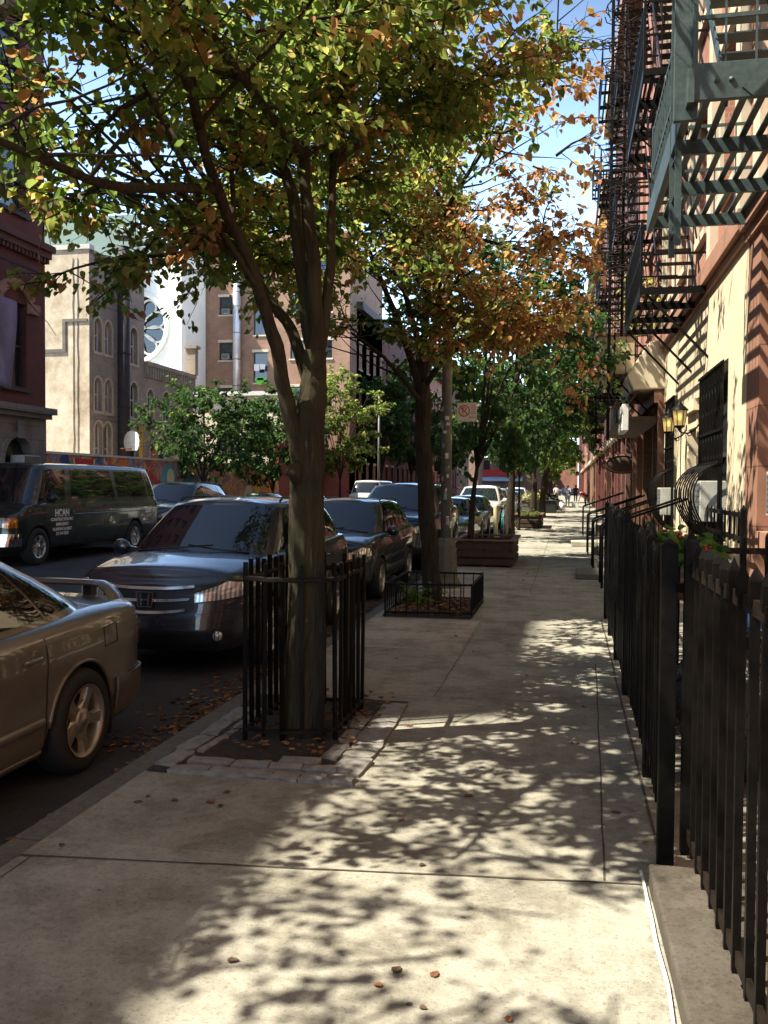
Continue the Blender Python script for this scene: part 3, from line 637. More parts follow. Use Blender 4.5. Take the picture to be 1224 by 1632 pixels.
M['metal_pipe'] = basic('sheet metal duct', (.60, .60, .62), .35, .55, var=.15, scale=3)
M['soot'] = basic('sooty flue', (.05, .045, .05), .8, var=.3, scale=4)

class Face:
    def __init__(s, o, du, dn): s.o = Vector(o); s.du = Vector(du); s.dn = Vector(dn)
    def p(s, u, n, z): return s.o + s.du * u + s.dn * n + Vector((0, 0, z))
    def box(s, m_, u0, u1, n0, n1, z0, z1):
        vs = [s.p(u, n, z) for z in (z0, z1) for (u, n) in ((u0, n0), (u1, n0), (u1, n1), (u0, n1))]
        fs = [(0, 3, 2, 1), (4, 5, 6, 7), (0, 1, 5, 4), (1, 2, 6, 5), (2, 3, 7, 6), (3, 0, 4, 7)]
        if s.du.cross(s.dn).z < 0: fs = [tuple(reversed(f)) for f in fs]
        return m_.add(vs, fs)
    def wall(s, m_, u0, u1, z0, z1, ops, th=.3, n1=0.0):
        us = sorted({u0, u1} | {o[0] for o in ops} | {o[1] for o in ops}); zs = sorted({z0, z1} | {o[2] for o in ops} | {o[3] for o in ops})
        us = [u for u in us if u0 <= u <= u1]; zs = [z for z in zs if z0 <= z <= z1]
        for i in range(len(us) - 1):
            k = 0
            while k < len(zs) - 1:
                um = (us[i] + us[i + 1]) / 2
                inside = lambda kk: any(o[0] < um < o[1] and o[2] < (zs[kk] + zs[kk + 1]) / 2 < o[3] for o in ops)
                if inside(k): k += 1; continue
                e = k
                while e < len(zs) - 1 and not inside(e): e += 1
                s.box(m_, us[i], us[i + 1], n1 - th, n1, zs[k], zs[e]); k = e
    def window(s, par, u0, u1, z0, z1, rec=.14, fm='win_dark', fr=.06, sash=True, sill=None, lintel=None, sillm='trim', arch=False, pane='wglass', mull=False):
        m_ = MB()
        s.box(m_, u0, u0 + fr, -rec - .05, -rec, z0, z1); s.box(m_, u1 - fr, u1, -rec - .05, -rec, z0, z1)
        s.box(m_, u0 + fr, u1 - fr, -rec - .05, -rec, z1 - fr, z1); s.box(m_, u0 + fr, u1 - fr, -rec - .05, -rec, z0, z0 + fr)
        if sash: s.box(m_, u0 + fr, u1 - fr, -rec - .05, -rec + .01, (z0 + z1) / 2 - .03, (z0 + z1) / 2 + .03)
        if mull: s.box(m_, (u0 + u1) / 2 - .03, (u0 + u1) / 2 + .03, -rec - .05, -rec + .008, z0 + fr, z1 - fr)
        w_ = m_.build('window', M[fm], par)
        m_ = MB(); s.box(m_, u0 + fr * .5, u1 - fr * .5, -rec - .10, -rec - .055, z0 + fr * .5, z1 - fr * .5); m_.build('pane', M[pane], w_)
        if sill: m_ = MB(); s.box(m_, u0 - .08, u1 + .08, -rec * .5, sill, z0 - .12, z0 - .003); m_.build('sill', M[sillm], w_)
        if lintel: m_ = MB(); s.box(m_, u0 - .1, u1 + .1, -.02, lintel, z1 + .003, z1 + .2); m_.build('lintel', M[sillm], w_)
        return w_
    def arch(s, m_, u0, u1, z0, z1, n0, n1, wd=.1, seg=10):
        """band running round an arched head: jambs plus half ring"""
        r = (u1 - u0) / 2; cu = (u0 + u1) / 2; zc = z1 - r
        s.box(m_, u0 - wd, u0, n0, n1, z0, zc); s.box(m_, u1, u1 + wd, n0, n1, z0, zc)
        for i in range(seg):
            a, b = pi * i / seg, pi * (i + 1) / seg
            q = [(cu + k * cos(x), zc + k * sin(x)) for k, x in ((r, a), (r + wd, a), (r + wd, b), (r, b))]
            m_.prism(q, lambda u, z: s.p(u, n0, z), lambda u, z: s.p(u, n1, z))
    def spandrel(s, m_, u0, u1, z1, n0, n1, seg=8):
        r = (u1 - u0) / 2; cu = (u0 + u1) / 2; zc = z1 - r
        for i in range(seg):
            a, b = pi * i / seg, pi * (i + 1) / seg
            q = [(cu + r * cos(a), zc + r * sin(a)), (cu + r * cos(a), z1 + .002), (cu + r * cos(b), z1 + .002), (cu + r * cos(b), zc + r * sin(b))]
            if abs(q[0][0] - q[3][0]) > 1e-4: m_.prism(q, lambda u, z: s.p(u, n0, z), lambda u, z: s.p(u, n1, z))
    def ac(s, par, u0, u1, z0, z1, n0, n1, name='air_conditioner', own=None):
        m_ = MB(); s.box(m_, u0, u1, n0, n1, z0, z1)
        if own: a = m_.build(name, M['ac'], bevel=.01); tag(a, own, 'air conditioner')
        else: a = m_.build(name, M['ac'], par, bevel=.01)
        m_ = MB(); nn = 7
        for i in range(nn): zz = z0 + .05 + (z1 - z0 - .1) * i / (nn - 1); s.box(m_, u0 + .04, u1 - .04, n1, n1 + .008, zz - .006, zz + .006)
        s.box(m_, u0 + .03, u1 - .03, n1 - .001, n1 + .003, z0 + .03, z1 - .03)
        m_.build('grille', M['grille'], a); return a
def bld(label, loc, cat='building', group=None, name='building'):
    e = empty(name, loc); tag(e, label, cat, group); e['_l'] = 1; return e
def settle(e):
    """children were built in world space: shift them under the empty"""
    off = Matrix.Translation(-e.matrix_basis.translation if hasattr(e, 'matrix_basis') else Vector())
    loc = Vector(e.location)
    for c in e.children:
        c.data.transform(Matrix.Translation(-loc))
        for g_ in c.children:
            g_.data.transform(Matrix.Translation(-loc))
            for h_ in g_.children: h_.data.transform(Matrix.Translation(-loc))
    if '_l' in e: del e['_l']

# ================================================================== RIGHT SIDE
RF = lambda x=1.9: Face((x, 0, 0), (0, 1, 0), (-1, 0, 0))
F = RF()
# --- brownstone house nearest the camera
b = bld('brownstone house with salmon upper wall nearest on the right', (4, 1, 0))
m_ = MB(); F.box(m_, 9.9, 10.565, -.8, 0, 0, 4.42); F.box(m_, 8.6, 9.9, -.8, -.34, 0, 1.15)
F.wall(m_, 2.0, 9.9, 1.15, 4.42, [(8.62, 9.72, 1.35, 3.9), (5.2, 6.4, 1.35, 3.9)], .4, -.34)
F.box(m_, -12, 8.6, -.8, -.34, 0, 1.15); F.box(m_, -12, 2.0, -.8, -.34, 1.15, 4.42)
wl = m_.build('lower_wall', M['brownstone'], b)
m_ = MB(); F.box(m_, -12, 10.58, -.9, .10, 4.42, 4.62); F.box(m_, -12, 10.57, -.9, .04, 4.30, 4.42); m_.build('string_course', M['brown_trim'], b)
m_ = MB(); F.box(m_, 8.5, 9.85, -.34, .02, 1.02, 1.2); m_.build('window_ledge', M['brown_trim'], b)
F2 = RF(2.24); F2.window(b, 8.62, 9.72, 1.35, 3.9, sill=None); F2.window(b, 5.2, 6.4, 1.35, 3.9)
m_ = MB(); ops = [(u, u + 1.0, z, z + 1.8) for u in (-4, -1.2, 1.6, 4.4, 7.3) for z in (5.3, 8.4, 11.5, 14.6)]
F.wall(m_, -12, 10.565, 4.62, 17.5, ops, .35); F.box(m_, -12, 10.565, -9, -.35, 0, 17.5); m_.build('upper_wall', M['salmon_brick'], b)
m_ = MB()
for u in (-2.8, 0, 2.75, 5.6, 8.45, 9.9): F.box(m_, u - .17, u + .17, 0, .07, 4.62, 17.5)
for z in (7.6, 10.7, 13.8): F.box(m_, -12, 10.565, .003, .09, z, z + .16)
m_.build('pilaster_trim', M['trim'], b)
for o_ in ops[-12:]: F.window(b, *o_, fm='white_trim', sill=.06, lintel=.05)
F2 = RF(2.05)
F2.ac(b, 9.0, 9.62, 1.36, 1.80, -.2, .12)
m_ = MB(); F.box(m_, -12.2, 10.565, -1, .5, 17.5, 18.0); m_.build('cornice', M['brown_trim'], b)
settle(b)
# --- cream stucco house
b = bld('cream stucco ground floor house with two tall grilled windows', (4, 15, 0))
W1, W2 = (11.75, 13.75, .95, 3.22), (17.0, 18.4, .85, 3.30)
m_ = MB(); F.wall(m_, 10.57, 19.26, 0, 4.45, [W1, W2, (14.3, 15.3, 0, 2.75)], .35); F.box(m_, 10.57, 19.26, -9, -.9, 0, 4.45)
m_.build('stucco_wall', M['stucco'], b)
m_ = MB()
for k in range(5): F.box(m_, 14.22, 14.3, 0, .03, .1 + k * .55, .45 + k * .55); F.box(m_, 15.3, 15.38, 0, .03, .1 + k * .55, .45 + k * .55)
F.box(m_, 14.1, 15.5, 0, .10, 2.78, 2.95); F.box(m_, 14.3, 15.3, -.12, .015, 2.55, 2.75); m_.build('door_surround', M['stucco'], b)
m_ = MB(); F.box(m_, 14.3, 15.3, -.3, -.22, .02, 2.55)
for z in (.25, 1.45): F.box(m_, 14.42, 15.18, -.22, -.20, z, z + .9)
m_.build('door', M['wood_dark'], b)
F.window(b, *W1, rec=.2, mull=True); F.window(b, *W2, rec=.2, mull=True)
m_ = MB(); F.box(m_, 10.572, 19.258, -.5, .12, 4.45, 4.68); F.box(m_, 10.572, 19.258, -.5, .05, 4.34, 4.45); m_.build('string_course', M['brown_trim'], b)
m_ = MB(); ops = [(u, u + 1.05, z, z + 1.85) for u in (11.3, 13.5, 15.7, 17.7) for z in (5.3, 8.4, 11.5, 14.6)]
F.wall(m_, 10.57, 19.26, 4.68, 17, ops, .35); F.box(m_, 10.57, 19.26, -9, -.36, 4.45, 17); m_.build('upper_wall', M['salmon_brick'], b)
m_ = MB()
for u in (10.75, 12.9, 15.1, 17.2, 19.05): F.box(m_, u - .16, u + .16, 0, .10, 4.68, 17)
for o_ in ops: F.box(m_, o_[0] - .12, o_[0], 0, .05, o_[2] - .1, o_[3] + .1); F.box(m_, o_[1], o_[1] + .12, 0, .05, o_[2] - .1, o_[3] + .1)
m_.build('pilaster_trim', M['trim'], b)
for o_ in ops: F.window(b, *o_, fm='white_trim', sill=.08, lintel=.07)
m_ = MB(); F.box(m_, 10.57, 19.26, -1, .5, 17, 17.6); m_.build('cornice', M['brown_trim'], b)
settle(b)
# window grilles: bars with wrought scrolls and a bellied guard below
def grille(u0, u1, z0, z1, zb, label, seed):
    m_ = MB(); n = int((u1 - u0) / .125)
    for i in range(n + 1):
        u = u0 + (u1 - u0) * i / n; F.box(m_, u - .009, u + .009, .05, .068, z0, z1)
    for z in (z0 + .02, zb, z0 + (z1 - z0) * .62, z1 - .03): F.box(m_, u0 - .03, u1 + .03, .069, .085, z - .016, z + .016)
    o = m_.build('window_grille', M['iron']); tag(o, label, 'window grille')
    m_ = MB()
    for i in range(0, n, 2):
        u = u0 + (u1 - u0) * (i + .5) / n
        for zc in (z1 - .45, z1 - 1.05):
            pts = [F.p(u + .045 * sin(k * .9), .06, zc + .16 * (k - 4) / 4) for k in range(9)]; m_.tube(pts, .008, n=4)
            m_.tube([F.p(u + .035 * cos(k * .7), .06, zc + .2 + .035 * sin(k * .7)) for k in range(9)], .007, n=4)
    m_.build('scroll', M['iron'], o)
    m_ = MB()
    nb_ = n // 2
    for i in range(nb_ + 1):
        u = u0 + (u1 - u0) * i / nb_; pts = []
        for k in range(13):
            a = k / 12; pts.append(F.p(u, .07 + .36 * sin(pi * a) ** .75 * (1 - .25 * a), zb - (zb - z0 + .02) * (a ** 1.15)))
        m_.tube(pts, .011, n=5)
    for nn, z in ((.50, zb - .38), (.52, z0 + .33)): pass
    m_.tube([F.p(u0 - .02, .08, zb), F.p(u1 + .02, .08, zb)], .012, n=5)
    m_.build('bellied_guard', M['iron'], o); return o
grille(W1[0], W1[1], .97, 3.2, 1.95, 'tall black grille with scrolls and bellied guard over the nearer stucco window', 1)
grille(W2[0], W2[1], .87, 3.28, 1.95, 'black bellied window grille on the farther stucco window beyond the lanterns', 2)
F.ac(None, 12.1, 12.8, 1.2, 1.72, -.2, .26, own='window air conditioner inside the bellied guard of the nearer grilled window')
F.ac(None, 17.3, 17.95, 1.12, 1.62, -.2, .24, own='small white air conditioner in the farther grilled window')
# wall lanterns
M['lamp_glass'] = glass('lantern glass', (.75, .62, .32), .25, .5)
_b = NB('lit bulb'); _b.col((.9, .8, .5)); _b.p.inputs['Emission Color'].default_value = (1, .75, .35, 1); _b.p.inputs['Emission Strength'].default_value = .7; M['bulb'] = _b.mat
_b = NB('thin yellow glass'); _b.col((.75, .55, .2)); _b.set(Roughness=.3); _b.p.inputs['Transmission Weight'].default_value = .75; _b.p.inputs['Emission Color'].default_value = (1, .8, .35, 1); _b.p.inputs['Emission Strength'].default_value = .06; M['lantern_glass'] = _b.mat
def lantern(y, label):
    x, z = 1.60, 2.68
    e = empty('wall_lantern', (1.9, y, z)); tag(e, label, 'lantern', 'wall lanterns beside the stucco house door')
    q = lambda dx, dy, dz: (dx - .30, dy, dz)
    m_ = MB()
    for k in range(6):
        a = k * pi / 3; m_.bar(q(.075 * cos(a), .075 * sin(a), -.14), q(.105 * cos(a), .105 * sin(a), .09), .010)
    m_.lathe([(.0, -.22), (.018, -.21), (.03, -.18), (.075, -.155), (.08, -.14), (.07, -.135)], q(0, 0, 0), n=12)
    m_.lathe([(.13, .085), (.125, .10), (.07, .155), (.045, .17), (.045, .185), (.02, .20), (.012, .235), (0, .245)], q(0, 0, 0), n=12)
    m_.build('lantern_frame', M['iron'], e)
    m_ = MB(); m_.lathe([(.072, -.14), (.10, .085)], q(0, 0, 0), n=6, smooth=False); m_.build('lantern_glass', M['lantern_glass'], e)
    m_ = MB(); m_.lathe([(0, -.06), (.022, -.05), (.03, 0), (.02, .04), (0, .05)], q(0, 0, 0), n=10); m_.build('bulb', M['bulb'], e)
    m_ = MB(); m_.tube([q(.30, 0, -.08), q(.22, 0, -.20), q(.12, 0, -.25), q(.03, 0, -.24), q(0, 0, -.21)], .012, n=6)
    m_.lathe([(.055, 0), (.055, -.02), (.03, -.03), (0, -.03)], (0, 0, -.08), n=10, axis='X'); m_.tube([q(.10, 0, -.25), q(.13, 0, -.29), q(.17, 0, -.28), q(.17, 0, -.24)], .008, n=5)
    m_.build('bracket', M['iron'], e)
lantern(14.05, 'larger lit wall lantern nearer to the tall grilled window'); lantern(15.55, 'second lit wall lantern on the far side of the stucco door')
# --- timber shopfront house
b = bld('dark timber shopfront house with broken stone lintel and lit sign', (4, 23, 0))
m_ = MB(); F.wall(m_, 19.26, 26.8, 4.6, 16.5, [(u, u + 1.0, z, z + 1.8) for u in (19.9, 22.4, 24.9) for z in (5.3, 8.4, 11.5)], .35); F.box(m_, 19.27, 26.8, -9, -.9, 0, 16.5)
m_.build('upper_wall', M['salmon_brick'], b)
for u in (19.9, 22.4, 24.9):
    for z in (5.3, 8.4, 11.5): F.window(b, u, u + 1.0, z, z + 1.8, sill=.08, lintel=.06, sillm='brown_trim')
m_ = MB(); F.box(m_, 19.27, 26.79, -.88, -.6, 0, 3.6); m_.build('recess_wall', M['dark_trim'], b)
m_ = MB()
for u in (19.28, 20.4, 22.9, 25.0, 26.5): F.box(m_, u, u + .16, -.5, .12, 0, 3.5)
F.box(m_, 19.3, 26.6, -.5, .2, 3.35, 3.6); m_.build('timber_post', M['wood'], b)
m_ = MB(); F.box(m_, 20.6, 21.5, -.3, -.2, .05, 2.7); F.box(m_, 20.68, 21.42, -.2, -.18, .5, 2.4); m_.build('tan_door', M['tan_wood'], b)
m_ = MB()
m_.prism([(-.3, 3.62), (.62, 3.62), (.75, 3.9), (.3, 4.6), (-.3, 4.62)], lambda n, z: F.p(19.27, n, z), lambda n, z: F.p(22.8, n, z)); m_.build('stone_lintel', M['trim'], b, bevel=.03)
m_ = MB(); F.box(m_, 19.4, 25.6, .1, .95, 2.95, 3.08); F.box(m_, 19.4, 25.6, .86, .95, 3.08, 3.4)
for u in (19.6, 21.2, 22.8, 24.4): m_.bar(F.p(u, .9, 3.1), F.p(u, .1, 4.1), .04)
m_.build('canopy', M['wood_dark'], b)
settle(b)
e = empty('shop_sign', (1.05, 18.6, 2.95)); tag(e, 'white projecting shop sign with dark lettering under the fire escape', 'sign')
m_ = MB(); m_.obox((0, 0, 0), (.12, 1.5, .5)); m_.build('sign_box', M['white_trim'], e, bevel=.01)
def text(name, s_, size, parent, loc, rot, mt, ext=.002, align='CENTER', sx=1.0, bold=0.0):
    c = bpy.data.curves.new(name, 'FONT'); c.body = s_; c.size = size; c.extrude = ext; c.align_x = align; c.align_y = 'CENTER'; c.offset = bold
    o_ = bpy.data.objects.new(name, c); link(o_)
    dg = bpy.context.evaluated_depsgraph_get(); me = bpy.data.meshes.new_from_object(o_.evaluated_get(dg)); bpy.data.objects.remove(o_)
    me.transform(Matrix.Diagonal((sx, 1, 1, 1)))
    me.materials.clear(); me.materials.append(mt); o = link(bpy.data.objects.new(name, me)); o.parent = parent; o.location = loc; o.rotation_euler = rot; return o
m_ = MB()
for k in range(9):       # unreadable dark strokes as in the photograph
    y = -.62 + k * .15; m_.box(-.064, -.0605, y, y + .08, -.12 + .05 * (k % 2), .12 - .04 * (k % 3))
m_.build('lettering', M['dark_trim'], e)
e = empty('balcony_box', (1.0, 22.0, 4.1)); tag(e, 'weathered cream planter box standing on the low fire escape landing', 'planter')
m_ = MB(); m_.obox((0, 0, .42), (.8, 2.6, .84)); m_.build('box_side', M['tan_wood'], e, bevel=.02); m_ = MB(); m_.obox((0, 0, .88), (.9, 2.7, .06)); m_.build('box_rim', M['wood'], e)
# --- rest of the row
kinds = [('dark_brick', 'brown_trim', 15.5), ('red_brick', 'trim', 17), ('salmon_brick', 'trim', 15), ('red_brick', 'brown_trim', 16.5), ('brown_brick', 'trim', 17.2), ('dark_brick', 'trim', 15.4), ('salmon_brick', 'brown_trim', 16.4), ('red_brick', 'trim', 15.8)]
names = ['dark red brick walk-up with a carved oval sign beyond the timber shop', 'red brick tenement next past the carved sign house', 'salmon brick tenement midway down the right side', 'red brick tenement past the salmon one', 'brown brick tenement with pale trim on the right', 'dark brick tenement in the farther right row', 'second to last salmon brick house on the right side', 'last red brick house before the cross street on the right']
y = 26.8
for i, (bm_, tm, h_) in enumerate(kinds):
    L = 7.6 if i < 3 else (16 if i < 7 else 22); y1 = min(y + L, 149.5)
    b = bld(names[i], (4, y + 1, 0)); m_ = MB(); ops = []
    ncol = 3 if L < 10 else 6
    for c_ in range(ncol):
        for z in (4.9, 8.0, 11.1): ops.append((y + .7 + c_ * (L - .6) / ncol, y + 1.7 + c_ * (L - .6) / ncol, z, z + 1.75))
    F.wall(m_, y, y1 - .01, 3.7, h_, ops, .3); F.box(m_, y, y1 - .01, -9, -.31, 0, h_ - .01)
    for c_ in range(4): F.box(m_, y + c_ * (L - .5) / 3, y + c_ * (L - .5) / 3 + .5, -.3, 0, 0, 3.7)
    m_.build('wall', M[bm_], b)
    for o_ in ops: F.window(b, *o_, sill=.06, sillm=tm, sash=True)
    m_ = MB(); F.box(m_, y, y1 - .02, -.5, .55, h_, h_ + .5); F.box(m_, y, y1 - .02, -.3, .15, 3.5, 3.75); m_.build('cornice', M[tm], b)
    m_ = MB(); F.box(m_, y + .6, y + L * .3, -.28, -.2, .1, 2.7); m_.build('shop_door', M['win_dark' if i % 2 else 'wood_dark'], b)
    settle(b); y = y1
e = empty('shop_sign', (1.55, 27.6, 2.3)); tag(e, 'carved dark oval hanging sign on the red door frame', 'sign')
m_ = MB(); m_.lathe([(0, -.03), (.36, -.03), (.38, 0), (.36, .03), (0, .03)], n=20, axis='X')
m_.v = [(v[1] * 1.5, v[0], v[2] * .8) for v in m_.v]; m_.build('sign_board', M['wood_dark'], e)
m_ = MB(); m_.lathe([(.30, -.045), (.33, -.045), (.33, -.03), (.30, -.03)], n=20, axis='X'); m_.v = [(v[1] * 1.5, v[0], v[2] * .8) for v in m_.v]; m_.build('sign_rim', M['wood'], e)

# ================================================================== LEFT SIDE
LF = lambda x=-16.0: Face((x, 0, 0), (0, -1, 0), (1, 0, 0))     # u = -Y
G_ = LF()
b = bld('dark red brick tenement with grey stone arched base at the left edge', (-18, 20, 0))
ub = -25.8; ops = []
for c_ in range(5):
    for z in (4.45, 9.6, 12.9, 16.2, 19.6): ops.append((ub + 1.0 + c_ * 2.5, ub + 2.25 + c_ * 2.5, z, z + (2.5 if z < 5 else 1.95)))
m_ = MB(); G_.wall(m_, ub, -13, 3.9, 23.6, ops, .35); G_.box(m_, ub, -13, -13, -.36, 0, 23.6); m_.build('brick_wall', M['red_brick'], b)
for o_ in ops[:10]: G_.window(b, *o_, sill=.12, sillm='dark_trim')
m_ = MB()
for c_ in range(5):      # segmental brownstone hoods over the parlour windows
    u0 = ub + 1.0 + c_ * 2.5; zc = 6.95; 
    for k in range(8):
        a0, a1 = radians(35 + 110 * k / 8), radians(35 + 110 * (k + 1) / 8); cu = u0 + .625; r0_, r1_ = .85, 1.12
        m_.prism([(cu + r * cos(a), zc - .45 + r * sin(a)) for r, a in ((r0_, a0), (r1_, a0), (r1_, a1), (r0_, a1))], lambda u, z: G_.p(u, .001, z), lambda u, z: G_.p(u, .13, z))
    G_.box(m_, u0 - .55, u0 - .05, 0, .13, 6.72, 7.02); G_.box(m_, u0 + 1.30, u0 + 1.8, 0, .13, 6.72, 7.02)
m_.build('window_hood', M['brown_trim'], b)
m_ = MB(); G_.box(m_, ub - .14, -13, .0, .30, 8.75, 8.95); G_.box(m_, ub - .08, -13, .0, .20, 8.55, 8.75)
u = ub
while u < -13: G_.box(m_, u, u + .09, .0, .16, 8.40, 8.55); u += .19
m_.build('brick_cornice', M['dark_brick'], b)
m_ = MB(); gops = [(ub + .75 + c_ * 2.5, ub + 2.25 + c_ * 2.5, .6, 3.0) for c_ in range(5)]
G_.wall(m_, ub, -13, 0, 3.6, gops, .34, .02)
for o_ in gops: G_.spandrel(m_, o_[0], o_[1], 3.0, -.3, .02)
m_.build('stone_base', M['base_stone'], b)
m_ = MB()
for o_ in gops: G_.arch(m_, o_[0], o_[1], .6, 3.0, .02, .10, .16); G_.box(m_, (o_[0] + o_[1]) / 2 - .13, (o_[0] + o_[1]) / 2 + .13, .10, .18, 2.95, 3.45)
m_.build('arch_moulding', M['base_stone'], b)
m_ = MB(); G_.box(m_, ub - .12, -13, 0, .34, 3.74, 3.93); G_.box(m_, ub - .05, -13, 0, .2, 3.6, 3.74); m_.build('stone_cornice', M['base_stone'], b)
for o_ in gops: G_.window(b, *o_, rec=.2)
G_.ac(b, gops[0][0] + .1, gops[0][0] + .95, 1.9, 2.45, -.1, .35)
m_ = MB(); m_.bar(G_.p(ub + .02, .02, 7.85), G_.p(ub + 2.5, .45, 7.85), .03); m_.bar(G_.p(ub + .1, .45, 7.9), G_.p(-13.2, .45, 7.9), .04); m_.build('iron_rail', M['iron'], b)
settle(b)
e = empty('banner', (-15.45, 21.6, 6.5)); tag(e, 'faded purple grey cloth banner hanging from the red brick tenement', 'banner')
m_ = MB(); rows = []
for i in range(13):
    row = []
    for k in range(9):
        v = i / 12; wdt = 1.9 * (1 - .55 * v) ; u_ = k / 8 * wdt - 1.0
        row.append((.10 * sin(u_ * 5 + v * 3), .75 - u_ - wdt * 0 - 1.0 * 0, .5 - 2.7 * v + .25 * (k / 8 - 1) * (1 - v)))
    rows.append(row)
m_.grid(rows); o = m_.build('cloth', basic('banner cloth', (.22, .20, .30), .9, var=.3, scale=1.6), e)
s_ = o.modifiers.new('thick', 'SOLIDIFY'); s_.thickness = .01
# neighbours of that tenement behind and beside the camera (they throw the shade over the street)
for (y0, y1, h_, lb, bm_) in [(-60, -1.2, 24.4, 'long brown brick apartment block far behind on the left', 'brown_brick'), (-1.2, 3.4, 25.9, 'narrow dark brick house left of the camera', 'dark_brick'), (3.4, 13, 27.6, 'tall salmon brick house left of the camera', 'salmon_brick')]:
    b = bld(lb, (-18, y0 + 1, 0)); m_ = MB(); ops = []
    n = max(1, int((y1 - y0) / 2.5))
    for c_ in range(min(n, 8)):
        for z in (1.2, 4.6, 7.9, 11.2, 14.5, 17.8, 21.1): ops.append((-y1 + .6 + c_ * 2.4, -y1 + 1.7 + c_ * 2.4, z, z + 1.9))
    G_.wall(m_, -y1, -y0 - .01, 0, h_, ops, .3); G_.box(m_, -y1, -y0 - .01, -13, -.31, 0, h_ - .01); m_.build('wall', M[bm_], b)
    m_ = MB()
    for o_ in ops: G_.box(m_, o_[0] - .05, o_[1] + .05, -.3, -.2, o_[2] - .05, o_[3] + .05)
    m_.build('window', M['wglass'], b)
    settle(b)
# parapet and railings on the tall roof: their gaps leave small bars of light on the pavement
# --- mural wall
def muralm():
    b_ = NB('painted mural'); sp = b_.n('SeparateXYZ'); b_.l(b_.pos(), 0, sp, 0)
    n = b_.noise(.55, 3, .55); n.inputs['Distortion'].default_value = 1.6
    r = b_.ramp(n, 0, [(0, (.03, .09, .25)), (.36, (.05, .14, .38)), (.42, (.03, .22, .20)), (.47, (.52, .10, .12)), (.52, (.65, .28, .05)), (.57, (.70, .48, .12)), (.62, (.50, .13, .28)), (.68, (.08, .28, .10))])
    r.color_ramp.interpolation = 'CONSTANT'
    n2 = b_.noise(1.5, 2, .5); n2.inputs['Distortion'].default_value = 2.2
    r2 = b_.ramp(n2, 0, [(0, (.12, .30, .55)), (.40, (.62, .35, .08)), (.46, (.70, .15, .10)), (.53, (.06, .20, .40)), (.58, (.75, .58, .30)), (.64, (.35, .10, .40))]); r2.color_ramp.interpolation = 'CONSTANT'
    n3 = b_.noise(.9, 2); m3 = b_.ramp(n3, 0, [(.49, (0, 0, 0)), (.52, (1, 1, 1))]); v = b_.mix((m3, 0), (r, 0), (r2, 0))
    # warmer orange, pink and yellow towards the far end of the wall
    mr = b_.n('MapRange'); b_.l(sp, 1, mr, 0); mr.inputs[1].default_value = 38; mr.inputs[2].default_value = 45
    n4 = b_.noise(.75, 2, .5); n4.inputs['Distortion'].default_value = 2.6
    r4 = b_.ramp(n4, 0, [(0, (.55, .20, .05)), (.42, (.75, .38, .08)), (.47, (.62, .30, .33)), (.53, (.70, .52, .12)), (.58, (.60, .12, .05)), (.64, (.28, .10, .28))]); r4.color_ramp.interpolation = 'CONSTANT'
    v = b_.mix((mr, 0), v, (r4, 0)); g_ = b_.noise(3, 6); gr = b_.ramp(g_, 0, [(.3, (.7, .7, .7)), (.6, (1, 1, 1))]); v = b_.mix(1., v, (gr, 0), 'MULTIPLY')
    b_.col(v); b_.set(Roughness=.8); return b_.mat
e = empty('mural_wall', (-16.1, 37, 0)); tag(e, 'long low wall painted with a colourful mural across the street', 'wall')
m_ = MB(); m_.box(-.1, .1, -11.15, 12.2, 0, 2.55); m_.build('wall', muralm(), e)
m_ = MB(); m_.box(-.14, .14, -11.15, 12.2, 2.553, 2.63); m_.build('coping', M['white_trim'], e)
PC = lambda n_, c: basic('mural ' + n_, c, .8, var=.1, bump=0)
def disc(m_, y, z, r, x=.104, a0=0, a1=2 * pi, n=18, sy=1):
    p = [(y, z)] if a1 - a0 < 6 else []
    p += [(y + r * sy * cos(a0 + (a1 - a0) * i / n), z + r * sin(a0 + (a1 - a0) * i / n)) for i in range(n + (1 if a1 - a0 < 6 else 0))]
    m_.add([(x, a, b_) for a, b_ in p], [list(range(len(p)))])
me_ = [PC('red', (.55, .04, .06)), PC('green', (.07, .28, .08)), PC('yellow', (.75, .45, .04)), PC('orange', (.70, .22, .04)), PC('blue', (.14, .36, .50)), PC('pale', (.75, .70, .5)), PC('dark', (.03, .05, .10))]
m_ = MB(); m_.mi = 1; disc(m_, -8.9, 2.45, .78, .104, pi, 2 * pi); m_.mi = 5; disc(m_, -8.9, 2.45, .70, .106, pi, 2 * pi); m_.mi = 0; disc(m_, -8.9, 2.45, .62, .108, pi, 2 * pi)
m_.mi = 3
for k in range(10): a = k * pi / 5; disc(m_, -6.2 + .42 * cos(a), 1.95 + .42 * sin(a), .17, .104 + .001 * (k % 2))
m_.mi = 2; disc(m_, -6.2, 1.95, .26, .108)
m_.mi = 4; disc(m_, -2.3, 1.75, .72, .104); m_.mi = 5; disc(m_, -2.1, 1.9, .35, .106); m_.mi = 1; disc(m_, -2.5, 1.5, .22, .107)
m_.mi = 0
for k in range(5): disc(m_, -4.3 + .28 * k, 2.05 - .1 * k, .14, .105)
m_.mi = 2; disc(m_, 8.5, 1.6, .5, .104); m_.mi = 3; disc(m_, 10.2, 1.2, .8, .104); m_.mi = 5; disc(m_, 7.2, 1.0, .6, .104, 0, pi)
m_.build('painted_fruit', me_, e)
